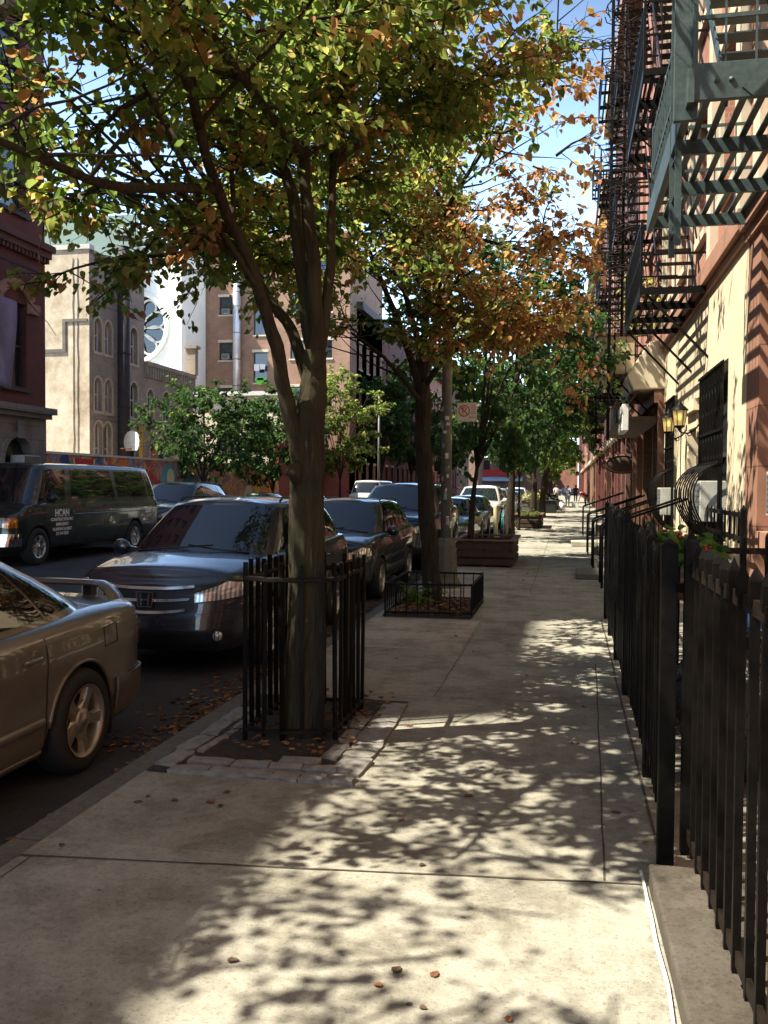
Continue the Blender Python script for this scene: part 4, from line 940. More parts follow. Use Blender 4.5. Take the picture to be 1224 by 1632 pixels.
# --- basketball hoop
e = empty('basketball_hoop', (-18.6, 36.6, 0), radians(-30)); tag(e, 'basketball hoop with white fan backboard and yellow post above the mural', 'basketball hoop')
yl = basic('yellow paint', (.65, .38, .04), .5)
m_ = MB(); m_.bar((-.1, .55, 0), (-.1, .55, 4.15), .11); m_.bar((-.1, .55, 3.75), (0, .1, 3.75), .05); m_.bar((-.1, .55, 3.35), (0, .1, 3.35), .05); m_.bar((-.1, .5, 3.3), (0, .95, 3.72), .04); m_.build('post', yl, e)
m_ = MB(); fan = [(-.42, 3.05), (.42, 3.05), (.56, 3.25), (.60, 3.45), (.52, 3.68), (.32, 3.85), (0, 3.92), (-.32, 3.85), (-.52, 3.68), (-.60, 3.45), (-.56, 3.25)]
m_.prism(fan, lambda x, z: (x, 0, z), lambda x, z: (x, .05, z)); m_.build('backboard', M['white_paint'], e)
m_ = MB(); m_.tube([(.22 * cos(a * pi / 8), -.3 + .22 * sin(a * pi / 8), 3.12) for a in range(17)], .012, n=5); m_.bar((0, -.08, 3.12), (0, 0, 3.12), .06); m_.build('rim', basic('rim', (.3, .05, .02)), e)
# --- church annex
AF = LF(-20.0); AS = Face((-20, 35.65, 0), (-1, 0, 0), (0, -1, 0))
b = bld('old church annex with stained cream side wall and arched windows', (-24, 40, 0))
aw = [(36.6, 37.15, 7.75, 9.1 + .1), (38.0, 38.0, 0, 0)]
def U(ya, yb): return (-yb, -ya)
tall = []
for (ya, yb, z0, z1) in [(35.95, 36.6, 7.3, 8.75), (36.85, 37.5, 7.3, 8.75), (39.2, 39.95, 7.2, 8.9), (35.95, 36.6, 4.75, 6.2), (36.85, 37.5, 4.75, 6.2), (39.2, 39.95, 4.7, 6.35), (35.95, 36.65, 2.0, 4.3), (36.75, 37.45, 2.0, 4.3), (39.1, 40.1, 1.6, 4.0)]: tall.append((*U(ya, yb), z0, z1))
m_ = MB(); AF.wall(m_, -40.7, -35.95 + .3, 0, 11.4, tall, .3); AF.box(m_, -40.7, -35.66, -14, -.31, 0, 11.39)
low = []
for (ya, yb, z0, z1) in [(40.95, 41.65, 4.6, 6.2), (42.7, 43.45, 4.6, 6.25), (44.6, 45.3, 4.6, 6.2), (41.2, 43.3, .1, 3.9), (43.9, 45.9, .1, 3.9)]: low.append((*U(ya, yb), z0, z1))
AF.wall(m_, -46.5, -40.7, 0, 7.3, low, .3); AF.box(m_, -46.5, -40.71, -14, -.31, 0, 7.29)
for o_ in tall + low: AF.spandrel(m_, o_[0], o_[1], o_[3], -.28, 0)
m_.build('brick_wall', M['annex_brick'], b)
m_ = MB(); AS.box(m_, .02, 14, -.02, .04, 0, 11.55); m_.build('stucco_wall', M['annex_stucco'], b)
m_ = MB(); AS.box(m_, -.04, 14, -.3, .10, 11.553, 11.75); m_.build('white_coping', M['white_trim'], b)
m_ = MB(); AF.box(m_, -40.75, -35.8, -.3, .10, 11.4, 11.55); AF.box(m_, -46.55, -40.75, -.3, .18, 7.3, 7.5); AF.box(m_, -40.7, -35.9, 0, .04, 9.35, 9.45)
u = -46.5
while u < -40.8: AF.box(m_, u, u + .13, 0, .14, 6.75, 7.3); u += .28
AF.box(m_, -46.5, -35.9, 0, .05, 4.42, 4.5); AF.box(m_, -46.6, -46.2, -.3, .25, 7.5, 8.9); AF.box(m_, -46.7, -46.1, -.35, .35, 8.9, 9.05)
m_.build('corbel_cornice', M['annex_brick'], b)
for o_ in tall + low: m_ = MB(); AF.arch(m_, o_[0], o_[1], o_[2], o_[3], 0, .05, .09, 8); m_.build('arch_band', M['annex_brick'] if 0 else M['trim'], b)
for i, o_ in enumerate(tall + low): AF.window(b, *o_, rec=.16, fm='white_trim', fr=.07, pane='shut' if i in (0, 1, 2, 3, 4, 6, 7) else 'wglass', sill=.05)
m_ = MB()          # raised channel left by an older roof line on the stucco
for (u0, u1, z0, z1) in [(3.35, 3.5, 0, 7.2), (1.1, 3.5, 7.2, 7.35), (1.1, 1.25, 7.35, 8.5), (.1, 1.25, 8.5, 8.62)]: AS.box(m_, u0, u1, .04, .09, z0, z1)
m_.build('roof_scar', M['base_stone'], b)
m_ = MB()
for uu, sd_ in ((.75, 1), (.55, 2)):
    m_.tube([AS.p(uu + .06 * noise.noise(Vector((i * .5, sd_, 0))), .06, 11.2 - i * .4) for i in range(26)], .014, n=4)
m_.build('cable', M['black'], b)
settle(b)
e = empty('flue_pipe', (-19.62, 37.9, 0)); tag(e, 'tall sooty flue pipe with rain cap strapped to the annex', 'flue pipe')
m_ = MB(); m_.cyl((0, 0, 0), .27, 12.2, 16); 
for z in (2.5, 5, 7.4, 9.8): m_.cyl((0, 0, z), .29, .08, 16)
m_.build('pipe', M['soot'], e); m_ = MB(); m_.cyl((0, 0, 12.3), .03, .3, 6); m_.lathe([(0, 12.75), (.42, 12.6), (.42, 12.55), (0, 12.6)], n=18); m_.build('rain_cap', M['soot'], e)
# --- church with rose window
CF = Face((-27.3, 60, 0), (-1, 0, 0), (0, -1, 0))        # u runs left from the right edge
b = bld('white church gable with round rose window and green roof', (-30, 62, 0))
rc_u, rc_z, rr_ = 2.9, 12.65, 2.3
m_ = MB(); n = 32
ring = [(rc_u + rr_ * cos(2 * pi * i / n + pi / n), rc_z + rr_ * sin(2 * pi * i / n + pi / n)) for i in range(n)]
sq = []
for (u_, z_) in ring:
    du_, dz_ = u_ - rc_u, z_ - rc_z; k = 1 / max(abs(du_) / (2.9 if du_ < 0 else 5.6), abs(dz_) / (6.6 if dz_ > 0 else 12.65)); sq.append((rc_u + du_ * k, rc_z + dz_ * k))
vs = [CF.p(u_, 0, z_) for u_, z_ in ring] + [CF.p(u_, 0, z_) for u_, z_ in sq] + [CF.p(u_, -.45, z_) for u_, z_ in ring]
fs = [(i, n + i, n + (i + 1) % n, (i + 1) % n) for i in range(n)] + [(i, (i + 1) % n, 2 * n + (i + 1) % n, 2 * n + i) for i in range(n)]
m_.add(vs, fs); CF.box(m_, -.0, 8.5, -5.8, -.6, 0, 19.2); CF.box(m_, 8.5, 20, -2, .0, 0, 15.5)
m_.build('gable_wall', M['church_white'], b, fix=True)
m_ = MB()
for (ra, rb, nn) in ((rr_, rr_ + .28, .16), (rr_ + .42, rr_ + .52, .06)):
    for i in range(40):
        a0, a1 = 2 * pi * i / 40, 2 * pi * (i + 1) / 40
        m_.prism([(rc_u + r * cos(a), rc_z + r * sin(a)) for r, a in ((ra, a0), (rb, a0), (rb, a1), (ra, a1))], lambda u, z: CF.p(u, .001, z), lambda u, z: CF.p(u, nn, z))
m_.build('round_moulding', M['church_white'], b)
m_ = MB(); petals = 10
m_.lathe([(.34, 0), (.34, .12), (.5, .12), (.5, 0)], n=24); 
def petal(k, wd): 
    a = 2 * pi * k / petals + .3; pts = []
    for i in range(25):
        t_ = 2 * pi * i / 24; lx = 1.38 + .86 * cos(t_); ly = (.47 + .17 * cos(t_)) * sin(t_) * 1.08
        pts.append(Vector((lx * cos(a) - ly * sin(a), lx * sin(a) + ly * cos(a), .06)))
    return pts
for k in range(petals): m_.tube(petal(k, 0), .075, n=6, cap=False)
m_.v = [tuple(CF.p(rc_u + v[0], -.3 + v[2], rc_z + v[1])) for v in m_.v]; m_.build('rose_tracery', M['white_trim'], b)
m_ = MB(); m_.add([CF.p(u_, -.4, z_) for u_, z_ in ring], [list(range(n))]); m_.build('rose_glass', M['wglass'], b)
m_ = MB()
for u_ in (-.38, 8.9): CF.box(m_, u_ - .35, u_ + .35, -.5, .25, 0, 19.2)
m_.prism([(-.8, 19.203), (9, 19.203), (9, 19.6), (-.8, 19.6)], lambda u, z: CF.p(u, -1, z), lambda u, z: CF.p(u, .4, z)); m_.build('buttress', M['church_white'], b)
m_ = MB(); m_.prism([(.9, 14.8), (.3, 20.5), (.05, 14.8)], lambda n_, z: CF.p(2.45, n_, z), lambda n_, z: CF.p(30, n_, z))
m_.build('green_roof', M['copper'], b)
settle(b)
# the same roof steps forward over the aisle
# --- brick tenement behind the playground
TF = Face((-16.0, 66, 0), (-1, 0, 0), (0, -1, 0))
b = bld('brown brick tenement with white painted corner, seen behind the low trees', (-20, 70, 0))
def uX(x): return -16.0 - x
ops = []
for z in (7.6, 11.05, 14.5, 17.6): 
    for xx in (-26.25, -20.6, -18.4): ops.append((uX(xx + 1.05), uX(xx), z, z + 1.35))
for z in (9.3, 12.9, 16.4): ops.append((uX(-22.4), uX(-23.5), z, z + 2.3))
m_ = MB(); TF.wall(m_, 0, 11.35, 0, 19.8, ops, .3); TF.box(m_, 0, 11.35, -12, -.31, 0, 19.7); m_.build('brick_wall', M['brown_brick'], b)
wops = [(11.5, 12.1, z, z + 1.35) for z in (11.05, 14.5, 17.6)]
m_ = MB(); TF.wall(m_, 11.35, 12.6, 0, 19.8, wops, .3); TF.box(m_, 11.36, 12.6, -12, -.31, 0, 19.7); m_.build('white_wall', M['white_brick'], b)
for o_ in ops + wops: TF.window(b, *o_, sill=.08, lintel=.03, sillm='trim')
TF.ac(b, uX(-25.4), uX(-25.95), 11.1, 11.5, -.1, .3); TF.ac(b, uX(-25.4), uX(-25.95), 14.55, 14.9, -.1, .3)
m_ = MB(); TF.box(m_, -.1, 12.7, -.4, .4, 19.8, 20.3); m_.build('cornice', M['brown_trim'], b)
settle(b)
e = empty('duct_pipe', (-24.7, 65.6, 6)); tag(e, 'shiny sheet metal exhaust duct climbing the brown brick tenement', 'duct')
m_ = MB(); m_.cyl((0, 0, 0), .30, 14, 14); m_.build('duct', M['metal_pipe'], e); m_ = MB()
for z in range(1, 14, 2): m_.cyl((0, 0, z), .325, .06, 14)
m_.build('band', M['galv'], e)
e = empty('laundry', (-22.9, 65.6, 10.3)); tag(e, 'white cloths and bright green shirt hung at the tenement window', 'laundry')
m_ = MB(); m_.obox((-.2, 0, .1), (.42, .03, .5)); m_.obox((.25, 0, .15), (.4, .03, .4)); m_.build('white_cloth', M['white_paint'], e)
m_ = MB(); m_.obox((.1, -.05, -.95), (.5, .03, .5)); m_.obox((.1, -.05, -.78), (.85, .03, .18)); m_.build('green_shirt', basic('lime cloth', (.15, .7, .05), .8), e)
# low hall behind the second mural, pale roof edge
b = bld('low pale hall with a flat white roof edge behind the small trees', (-20, 55, 0))
m_ = MB(); m_.box(-24, -16.6, 52, 62, 0, 6.9); m_.build('wall', M['annex_stucco'], b); m_ = MB(); m_.box(-24.3, -16.4, 51.7, 62.2, 6.903, 7.15); m_.build('roof_edge', M['white_trim'], b)
m_ = MB(); 
for x in (-23, -20.8, -18.6): m_.box(x, x + 1.1, 51.93, 52.02, 3.6, 5.2)
m_.build('window', M['wglass'], b); settle(b)
e = empty('red_wall', (-16, 55, 0)); tag(e, 'plain dark red painted wall right of the orange mural', 'wall')
m_ = MB(); m_.box(-.3, 0, -5.75, 12.9, 0, 3.9); m_.build('wall', M['red_paint'], e); m_ = MB(); m_.box(-.36, .06, -5.75, 12.9, 3.903, 4.0); m_.build('coping', M['brown_trim'], e)
# red brick row farther on the left
y = 68.2
rn = ['first dark red row house beyond the red wall on the left', 'second dark red row house on the left', 'third salmon brick row house on the left', 'fourth dark brick row house on the left', 'last red brick row house before the cross street on the left']
for i, (bm_, h_) in enumerate([('red_brick', 15), ('dark_brick', 16), ('salmon_brick', 14.5), ('red_brick', 16), ('brown_brick', 15.5)]):
    L = 16.2; b = bld(rn[i], (-19, y + 1, 0)); ops = []
    for c_ in range(6):
        for z in (1.3, 4.4, 7.5, 10.6): ops.append((-(y + 1.9 + c_ * 2.65), -(y + .9 + c_ * 2.65), z, z + 1.9))
    m_ = MB(); G_.wall(m_, -y - L + .01, -y, 0, h_, ops, .3); G_.box(m_, -y - L + .01, -y, -12, -.31, 0, h_ - .01); m_.build('wall', M[bm_], b)
    for o_ in ops: G_.window(b, *o_, sill=.07, lintel=.05, sillm='dark_trim' if i % 2 else 'trim', fm='win_dark')
    m_ = MB(); G_.box(m_, -y - L + .02, -y, -.5, .5, h_, h_ + .6); m_.build('cornice', M['dark_trim'], b)
    m_ = MB()
    for k in range(5): G_.box(m_, -y - 8, -y - 6.4, k * .28, 1.4, 0, .95 - .19 * k) if 0 else G_.box(m_, -y - 8, -y - 6.4, 0, 1.4 - k * .28, k * .19, (k + 1) * .19 - .002)
    m_.build('stoop', M['brown_trim'], b)
    m_ = MB()
    for sgn in (-8.02, -6.38):
        m_.bar(G_.p(-y + sgn, .05, 1.85), G_.p(-y + sgn, 1.45, .95), .04)
        for k in range(8): m_.bar(G_.p(-y + sgn, .1 + k * .19, .9 - .12 * k if 0 else .1), G_.p(-y + sgn, .1 + k * .19, 1.82 - .122 * k), .018)
    m_.build('stoop_rail', M['iron'], b)
    settle(b); y += L
# blocks beyond the cross street
for i, (x0, x1, h_, bm_, lb) in enumerate([(-60, -16, 17, 'brown_brick', 'brown brick block beyond the cross street on the left'), (-17, -4, 7, 'brown_brick', 'low brick shop beyond the cross street with red fascia'), (1.9, 40, 18, 'red_brick', 'red brick corner block beyond the cross street on the right'), (-4, 1.9, 8, 'salmon_brick', 'low salmon building closing the end of the pavement view')]):
    y0 = 164.5 if i != 1 else 176
    if i == 3: y0 = 186
    b = bld(lb, ((x0 + x1) / 2, y0 + 1, 0)); BF = Face((x0, y0, 0), (1, 0, 0), (0, -1, 0)); ops = []
    for c_ in range(int((x1 - x0) / 3)):
        for z in (4.5, 8, 11.5):
            if z + 2 < h_: ops.append((1 + c_ * 3, 2.2 + c_ * 3, z, z + 1.9))
    m_ = MB(); BF.wall(m_, 0, x1 - x0, 0, h_, ops, .3); BF.box(m_, 0, x1 - x0, -9, -.31, 0, h_ - .01); m_.build('wall', M[bm_], b)
    m_ = MB()
    for o_ in ops: BF.box(m_, o_[0] - .05, o_[1] + .05, -.3, -.15, o_[2] - .05, o_[3] + .05)
    if ops: m_.build('window', M['wglass'], b)
    if i == 1:
        m_ = MB(); BF.box(m_, .5, 8.5, 0, .4, 3.4, 4.6); m_.build('fascia', basic('red fascia', (.65, .03, .03), .5), b)
        m_ = MB(); m_.prism([(0, 3.3), (1.6, 2.5), (1.6, 2.4), (0, 3.2)], lambda n_, z: BF.p(.5, n_, z), lambda n_, z: BF.p(8.5, n_, z)); m_.build('awning', basic('blue white awning', (.45, .58, .75), .7), b)
    settle(b)
# ------------------------------------------------------------------ fences
def picket(m_, x, y, z0, z1, w_=.017, cap=.018, tip=.045, rail=None):
    m_.box(x - w_, x + w_, y - w_, y + w_, z0, (rail if rail else z1 - tip))
    if rail: m_.box(x - cap, x + cap, y - cap, y + cap, rail, z1 - tip)
    q = cap if rail else w_
    b = len(m_.v); m_.add([(x - q, y - q, z1 - tip), (x + q, y - q, z1 - tip), (x + q, y + q, z1 - tip), (x - q, y + q, z1 - tip), (x, y, z1)], [(0, 1, 4), (1, 2, 4), (2, 3, 4), (3, 0, 4)])
def fence_run(name, label, cat, x0, y0, x1, y1, top, rail, bot, pitch, posts=(), z_feet=0.0, w_=.017, group=None, cap=.019):
    e = empty(name, (x0, y0, 0)); tag(e, label, cat, group); L = sqrt((x1 - x0) ** 2 + (y1 - y0) ** 2); n = int(L / pitch)
    at = lambda s_: ((x1 - x0) * s_ / L, (y1 - y0) * s_ / L)
    for i in range(1, n):
        m_ = MB(); x, y = at(i * L / n + R.uniform(-.006, .006)); x += R.uniform(-.003, .003); picket(m_, x, y, bot - .05, top + .004 * sin(i * 2.3), w_, cap, rail=rail + .012); o_ = m_.build('picket', M['iron'], e); o_.rotation_euler = (R.uniform(-.003, .003), R.uniform(-.004, .004), 0)
    m_ = MB(); m_.bar((0, 0, rail), (x1 - x0, y1 - y0, rail), .048, .016); m_.build('top_rail', M['iron_rust'], e)
    m_ = MB(); m_.bar((0, 0, bot), (x1 - x0, y1 - y0, bot), .045, .016); m_.build('bottom_rail', M['iron_rust'], e)
    for s_ in (0, L) + tuple(posts):
        m_ = MB(); x, y = at(s_); picket(m_, x, y, z_feet, top + .05, .027, .027, .05); m_.build('post', M['iron'], e)
    return e
N1 = fence_run('picket_fence', 'near tall black iron picket fence on the stone kerb at the right', 'fence', .51, 3.98, .60, -.3, 1.42, 1.30, .19, .145, (1.6, 3.0), .1, .0125, None, .018)
P2 = empty('gate_post', (.43, 4.06, 0)); tag(P2, 'thick black iron gate post at the end of the near fence kerb', 'gate post')
m_ = MB(); picket(m_, 0, 0, 0, 1.43, .034, .034, .03); m_.build('post', M['iron'], P2, bevel=.004)
m_ = MB(); m_.bar((0, 0, 1.22), (.09, -.09, 1.22), .04, .015); m_.build('hinge_bar', M['iron'], P2)
fence_run('iron_gate', 'black iron gate standing between the thick post and the next fence', 'gate', .445, 4.2, .458, 5.22, 1.36, 1.20, .16, .125, (), .1, .015)
fence_run('picket_fence', 'middle black iron fence section beyond the gate', 'fence', .46, 5.32, .465, 7.38, 1.40, 1.22, .16, .13, (), 0, .015)
fence_run('picket_fence', 'far black iron fence section running to the stoop', 'fence', .465, 7.48, .48, 11.6, 1.42, 1.24, .16, .13, (1.4, 2.8), 0, .015)
fence_run('yard_railing', 'low black railing standing against the brownstone and stucco wall', 'railing', 1.72, 9.6, 1.72, 13.6, 1.42, 1.36, 1.12, .26, (), 0, .010, cap=.010)
# dividing rail between the two front yards
fence_run('yard_railing', 'short black railing crossing between the two front yards', 'railing', .52, 7.43, 1.85, 7.5, 1.30, 1.15, .16, .16, (), 0, .012, cap=.013)
# stoop rails further along
def stoop_rail(y, x, label, h_=.95, L=1.3):
    e = empty('stoop_rail', (x, y, 0)); tag(e, label, 'handrail', 'handrails at the steps along the right side')
    for yy in (0, .9):
        m_ = MB(); m_.tube([(0, yy, 0), (0, yy, h_ - .06), (.03, yy, h_), (L, yy, h_ + .45)], .020, n=8)
        for k in range(1, 6): m_.bar((k * L / 6, yy, .05), (k * L / 6, yy, h_ + .45 * k / 6), .014)
        m_.build('handrail', M['iron'], e)
    st = MB()
    for k in range(3): st.box(.1 + k * .3, 1.9 - x + .3, .06, .84, k * .17, (k + 1) * .17)
    st.build('step', M['kerb'], e, bevel=.01)
stoop_rail(15.0, .55, 'nearest black stoop handrails with short steps beyond the fence', 1.0); stoop_rail(18.3, .5, 'thin black handrails beside the dark shopfront', .98); stoop_rail(22.2, .48, 'farther black handrails before the oval sign house', .98); stoop_rail(30.5, .5, 'distant black handrails at the red tenement', .98)
e = empty('stone_step', (.38, 16.3, 0)); tag(e, 'flat worn stone step jutting onto the sidewalk', 'step'); m_ = MB(); m_.box(-.22, 1.5, 0, 1.3, 0, .10); m_.build('slab', M['kerb'], e, bevel=.015)
e = empty('stone_step', (.3, 25.0, 0)); tag(e, 'pale sunlit stone step further up the sidewalk', 'step'); m_ = MB(); m_.box(-.2, 1.5, 0, 2.0, 0, .14); m_.build('slab', M['concrete_light'], e, bevel=.015)
# ------------------------------------------------------------------ tree guards
e = empty('tree_guard', (-1.7, 5.9, 0)); tag(e, 'tall black picket guard with rusty top rail round the first tree', 'tree guard')
gx0, gx1, gy0, gy1 = -.29, .27, -.46, .42
per = [(gx0, gy0), (gx0 + .26, gy0 - .04), (gx1 - .07, gy0 + .02), (gx1, gy0 + .12), (gx1, gy1), (gx0, gy1), (gx0, gy0)]
for zz, nm, w_ in ((1.05, 'top_rail', .018), (.10, 'bottom_rail', .016)):
    m_ = MB(); pts = []
    for a, b_ in zip(per[:-1], per[1:]):
        for k in range(5): pts.append((a[0] + (b_[0] - a[0]) * k / 5, a[1] + (b_[1] - a[1]) * k / 5, zz + .012 * noise.noise(Vector((a[0] * 9, k, zz)))))
    pts.append(pts[0]); m_.tube(pts, w_, n=5, smooth=False); m_.build(nm, M['iron_rust'], e)
tot = 0
for a, b_ in zip(per[:-1], per[1:]):
    L = sqrt((a[0] - b_[0]) ** 2 + (a[1] - b_[1]) ** 2); n = max(1, round(L / .135))
    for k in range(n):
        m_ = MB(); x, y = a[0] + (b_[0] - a[0]) * k / n, a[1] + (b_[1] - a[1]) * k / n; h_ = 1.15 + R.uniform(-.015, .02)
        dx, dy = R.uniform(-.012, .012), R.uniform(-.01, .01); m_.bar((x, y, -.02 if k == 0 else .06), (x + dx, y + dy, h_), .023); m_.build('picket', M['iron'], e)
e = empty('low_tree_guard', (-1.7, 11.95, 0)); tag(e, 'low black bar guard holding dry leaves round the browning tree', 'tree guard')
for zz, nm in ((.41, 'top_rail'), (.06, 'bottom_rail')):
    m_ = MB(); c_ = [(-.52, -.85), (.55, -.75), (.55, .75), (-.52, .75)]
    for i in range(4): m_.bar((*c_[i], zz), (*c_[(i + 1) % 4], zz), .026, .014)
    m_.build(nm, M['iron'], e)
for i in range(4):
    a, b_ = c_[i], c_[(i + 1) % 4]; L = sqrt((a[0] - b_[0]) ** 2 + (a[1] - b_[1]) ** 2); n = round(L / .135)
    for k in range(n): m_ = MB(); x, y = a[0] + (b_[0] - a[0]) * k / n, a[1] + (b_[1] - a[1]) * k / n; m_.bar((x, y, 0), (x, y, .43), .02 if k == 0 else .013); m_.build('bar', M['iron'], e)
# weeds inside the low guard
t = Tree(77)
for i in range(16):
    p = Vector((-2.0 + t.r.gauss(0, .12), 12.1 + t.r.gauss(0, .25), .04)); t.twig(p, Vector((t.r.gauss(0, .4), t.r.gauss(0, .4), 1)), t.r.uniform(.2, .42), .06, GREEN, 12, r0=.004)
w_ = t.build('leafy green weed growing inside the low tree guard', 'plant', None, M['bark2'], (-2.0, 12.1, 0)); w_.name = 'weed_plant'
# ------------------------------------------------------------------ street pole
e = empty('street_pole', (-1.92, 14.55, 0)); tag(e, 'tall sticker covered steel pole with wide octagonal concrete base', 'pole')
m_ = MB(); m_.lathe([(.24, 0), (.24, .10), (.20, .16), (.165, .68), (.13, .76), (.10, .80)], n=8, smooth=False); m_.build('base', M['kerb'], e, bevel=.01)
m_ = MB(); m_.tube([(0, 0, .76), (0, 0, 9.5)], [.088, .07], n=14); m_.tube([(0, 0, 9.3), (-.3, 0, 9.9), (-2.2, 0, 10.2)], .045, n=8); m_.build('shaft', M['galv'], e)
m_ = MB(); m_.obox((-2.5, 0, 10.18), (.7, .28, .14)); m_.build('lamp_head', M['galv'], e, bevel=.03)
st = [basic('sticker ' + str(k), c, .7, var=.15, scale=30, bump=0) for k, c in enumerate([(.6, .58, .52), (.5, .12, .18), (.3, .32, .34), (.55, .45, .3), (.16, .16, .18), (.65, .62, .6)])]
rs = random.Random(5)
for k in range(26):
    z = .95 + k * .075 + rs.uniform(-.02, .02); a = rs.uniform(-2.6, .0); r = .0905 - .0022 * z; hh, wd = rs.uniform(.04, .13), rs.uniform(.25, .75)
    m_ = MB(); m_.grid([[(r * cos(a + wd * j / 4), r * sin(a + wd * j / 4), zz) for j in range(5)] for zz in (z, z + hh)]); 
    m_.build('sticker', st[1] if k in (9,) else rs.choice([st[0], st[2], st[3], st[4], st[5]]), e)
sg = empty('parking_sign', (-1.58, 14.4, 2.80)); tag(sg, 'square white no parking sign with red crossed P on the pole', 'sign')
m_ = MB(); m_.obox((0, 0, 0), (.31, .006, .30)); m_.build('plate', basic('sign white', (.72, .64, .58), .55, var=.06, scale=9, bump=0), sg, bevel=.002)
rd = basic('sign red', (.45, .035, .02), .5, bump=0)
m_ = MB(); cx, cz = -.045, .02
for i in range(28):
    a0, a1 = 2 * pi * i / 28, 2 * pi * (i + 1) / 28
    m_.add([(cx + r * cos(a), -.0045, cz + r * sin(a)) for r, a in ((.075, a0), (.092, a0), (.092, a1), (.075, a1))], [(0, 1, 2, 3)])
m_.add([(cx - .06, -.0048, cz + .048), (cx - .048, -.0048, cz + .060), (cx + .06, -.0048, cz - .048), (cx + .048, -.0048, cz - .060)], [(0, 1, 2, 3)])
m_.build('red_ring', rd, sg)
text('letter', 'P', .15, sg, (cx, -.0045, cz), (pi / 2, 0, 0), rd)
m_ = MB(); m_.box(.045, .115, -.0048, -.004, -.085, -.075); m_.add([(.03, -.0045, -.08), (.05, -.0045, -.066), (.05, -.0045, -.094)], [(0, 2, 1)]); m_.add([(.13, -.0045, -.08), (.11, -.0045, -.066), (.11, -.0045, -.094)], [(0, 1, 2)]); m_.build('arrow', rd, sg)
m_ = MB()
for z in (.10, .07, .04, .0, -.03): m_.box(.065, .135, -.0045, -.004, z, z + .010)
m_.box(-.15, .15, -.0042, -.004, -.135, -.132); m_.build('small_text', basic('faint red', (.42, .2, .16), .6, bump=0), sg)
# far side pole
e = empty('street_pole', (-13.75, 66, 0)); tag(e, 'plain galvanised lamp pole on the opposite pavement', 'pole', None)
m_ = MB(); m_.tube([(0, 0, 0), (0, 0, 8.5)], [.10, .07], n=10); m_.build('shaft', M['galv'], e); m_ = MB(); m_.lathe([(.2, 0), (.2, .5), (.12, .7)], n=8); m_.build('base', M['kerb'], e)
# ------------------------------------------------------------------ wooden planters
def planter(x, y, wx, wy, h_, label, mt='wood_dark', boards=3):
    e = empty('wooden_planter', (x, y, 0)); tag(e, label, 'planter')
    bh = (h_ - .04) / boards
    for i in range(boards):
        m_ = MB(); z0 = .04 + i * bh; z1 = z0 + bh - .035; o = .02 * (i % 2)
        for (x0, x1, y0, y1) in ((-wx, wx, -wy - .025, -wy + .02), (-wx, wx, wy - .02, wy + .025), (-wx - .025, -wx + .02, -wy + .02, wy - .02), (wx - .02, wx + .025, -wy + .02, wy - .02)): m_.box(x0, x1, y0, y1, z0, z1)
        m_.build('board', M[mt], e, bevel=.004)
    m_ = MB()
    for (a, b_) in ((-wx + .05, -wy + .05), (wx - .05, -wy + .05), (wx - .05, wy - .05), (-wx + .05, wy - .05), (0, -wy + .05), (0, wy - .05)): m_.box(a - .04, a + .04, b_ - .025, b_ + .025, 0, h_ - .002)
    m_.build('corner_post', M[mt], e)
    m_ = MB(); m_.box(-wx - .07, wx + .07, -wy - .07, -wy + .05, h_, h_ + .035); m_.box(-wx - .07, wx + .07, wy - .05, wy + .07, h_, h_ + .035); m_.box(-wx - .07, -wx + .05, -wy + .05, wy - .05, h_, h_ + .035); m_.box(wx - .05, wx + .07, -wy + .05, wy - .05, h_, h_ + .035); m_.build('top_rim', M['wood'], e, bevel=.004)
    m_ = MB(); m_.box(-wx + .05, wx - .05, -wy + .06, wy - .06, .03, h_ * .62); m_.build('soil', M['soil'], e)
    return e
planter(-1.64, 19.3, .56, 1.0, .52, 'nearer dark wooden slatted planter box round the slim tree')
planter(-1.48, 36.6, .48, 1.3, .50, 'farther dark wooden planter box round the thin tree')
planter(-1.75, 48.5, .55, 1.4, .85, 'grey weathered wooden planter full of green plants', 'kerb')
t = Tree(78)
for i in range(40):
    p = Vector((-1.75 + t.r.uniform(-.45, .45), 48.5 + t.r.uniform(-1.2, 1.2), .8)); t.twig(p, Vector((t.r.gauss(0, .4), t.r.gauss(0, .4), 1)), t.r.uniform(.3, .7), .12, LIME, 9)
w_ = t.build('bright green bushy plants filling the grey planter', 'plant', None, M['bark2'], (-1.75, 48.5, .6)); w_.name = 'planter_bush'
t = Tree(79)
for i in range(30):
    p = Vector((-1.48 + t.r.uniform(-.35, .35), 36.6 + t.r.uniform(-1.1, 1.1), .35)); t.twig(p, Vector((t.r.gauss(0, .4), t.r.gauss(0, .4), 1)), t.r.uniform(.15, .35), .08, GREEN, 8)
w_ = t.build('low green plants in the farther dark wooden planter', 'plant', None, M['bark2'], (-1.48, 36.6, .3)); w_.name = 'planter_bush'
# bicycle chained by the thick tree
e = empty('bicycle', (-1.98, 28.3, 0), radians(8)); tag(e, 'teal framed bicycle leaning by the thick tree', 'bicycle')
teal = paint('teal frame', (.03, .30, .32), .1, .4)
for yy in (-.5, .52):
    m_ = MB(); m_.tube([(0, yy + .33 * cos(a * pi / 12), .34 + .33 * sin(a * pi / 12)) for a in range(25)], .018, n=6); w_ = m_.build('wheel', M['rubber'], e)
    m_ = MB()
    for a in range(10): m_.bar((0, yy, .34), (0, yy + .31 * cos(a * pi / 5), .34 + .31 * sin(a * pi / 5)), .003)
    m_.build('spokes', M['chrome'], w_)
m_ = MB()
for a, b_ in (((0, .52, .34), (0, .05, .30)), ((0, .05, .30), (0, .22, .78)), ((0, .22, .74), (0, -.32, .82)), ((0, .05, .30), (0, -.34, .72)), ((0, .22, .72), (0, .52, .34)), ((0, -.33, .90), (0, -.50, .34))): m_.tube([a, b_], .018, n=8)
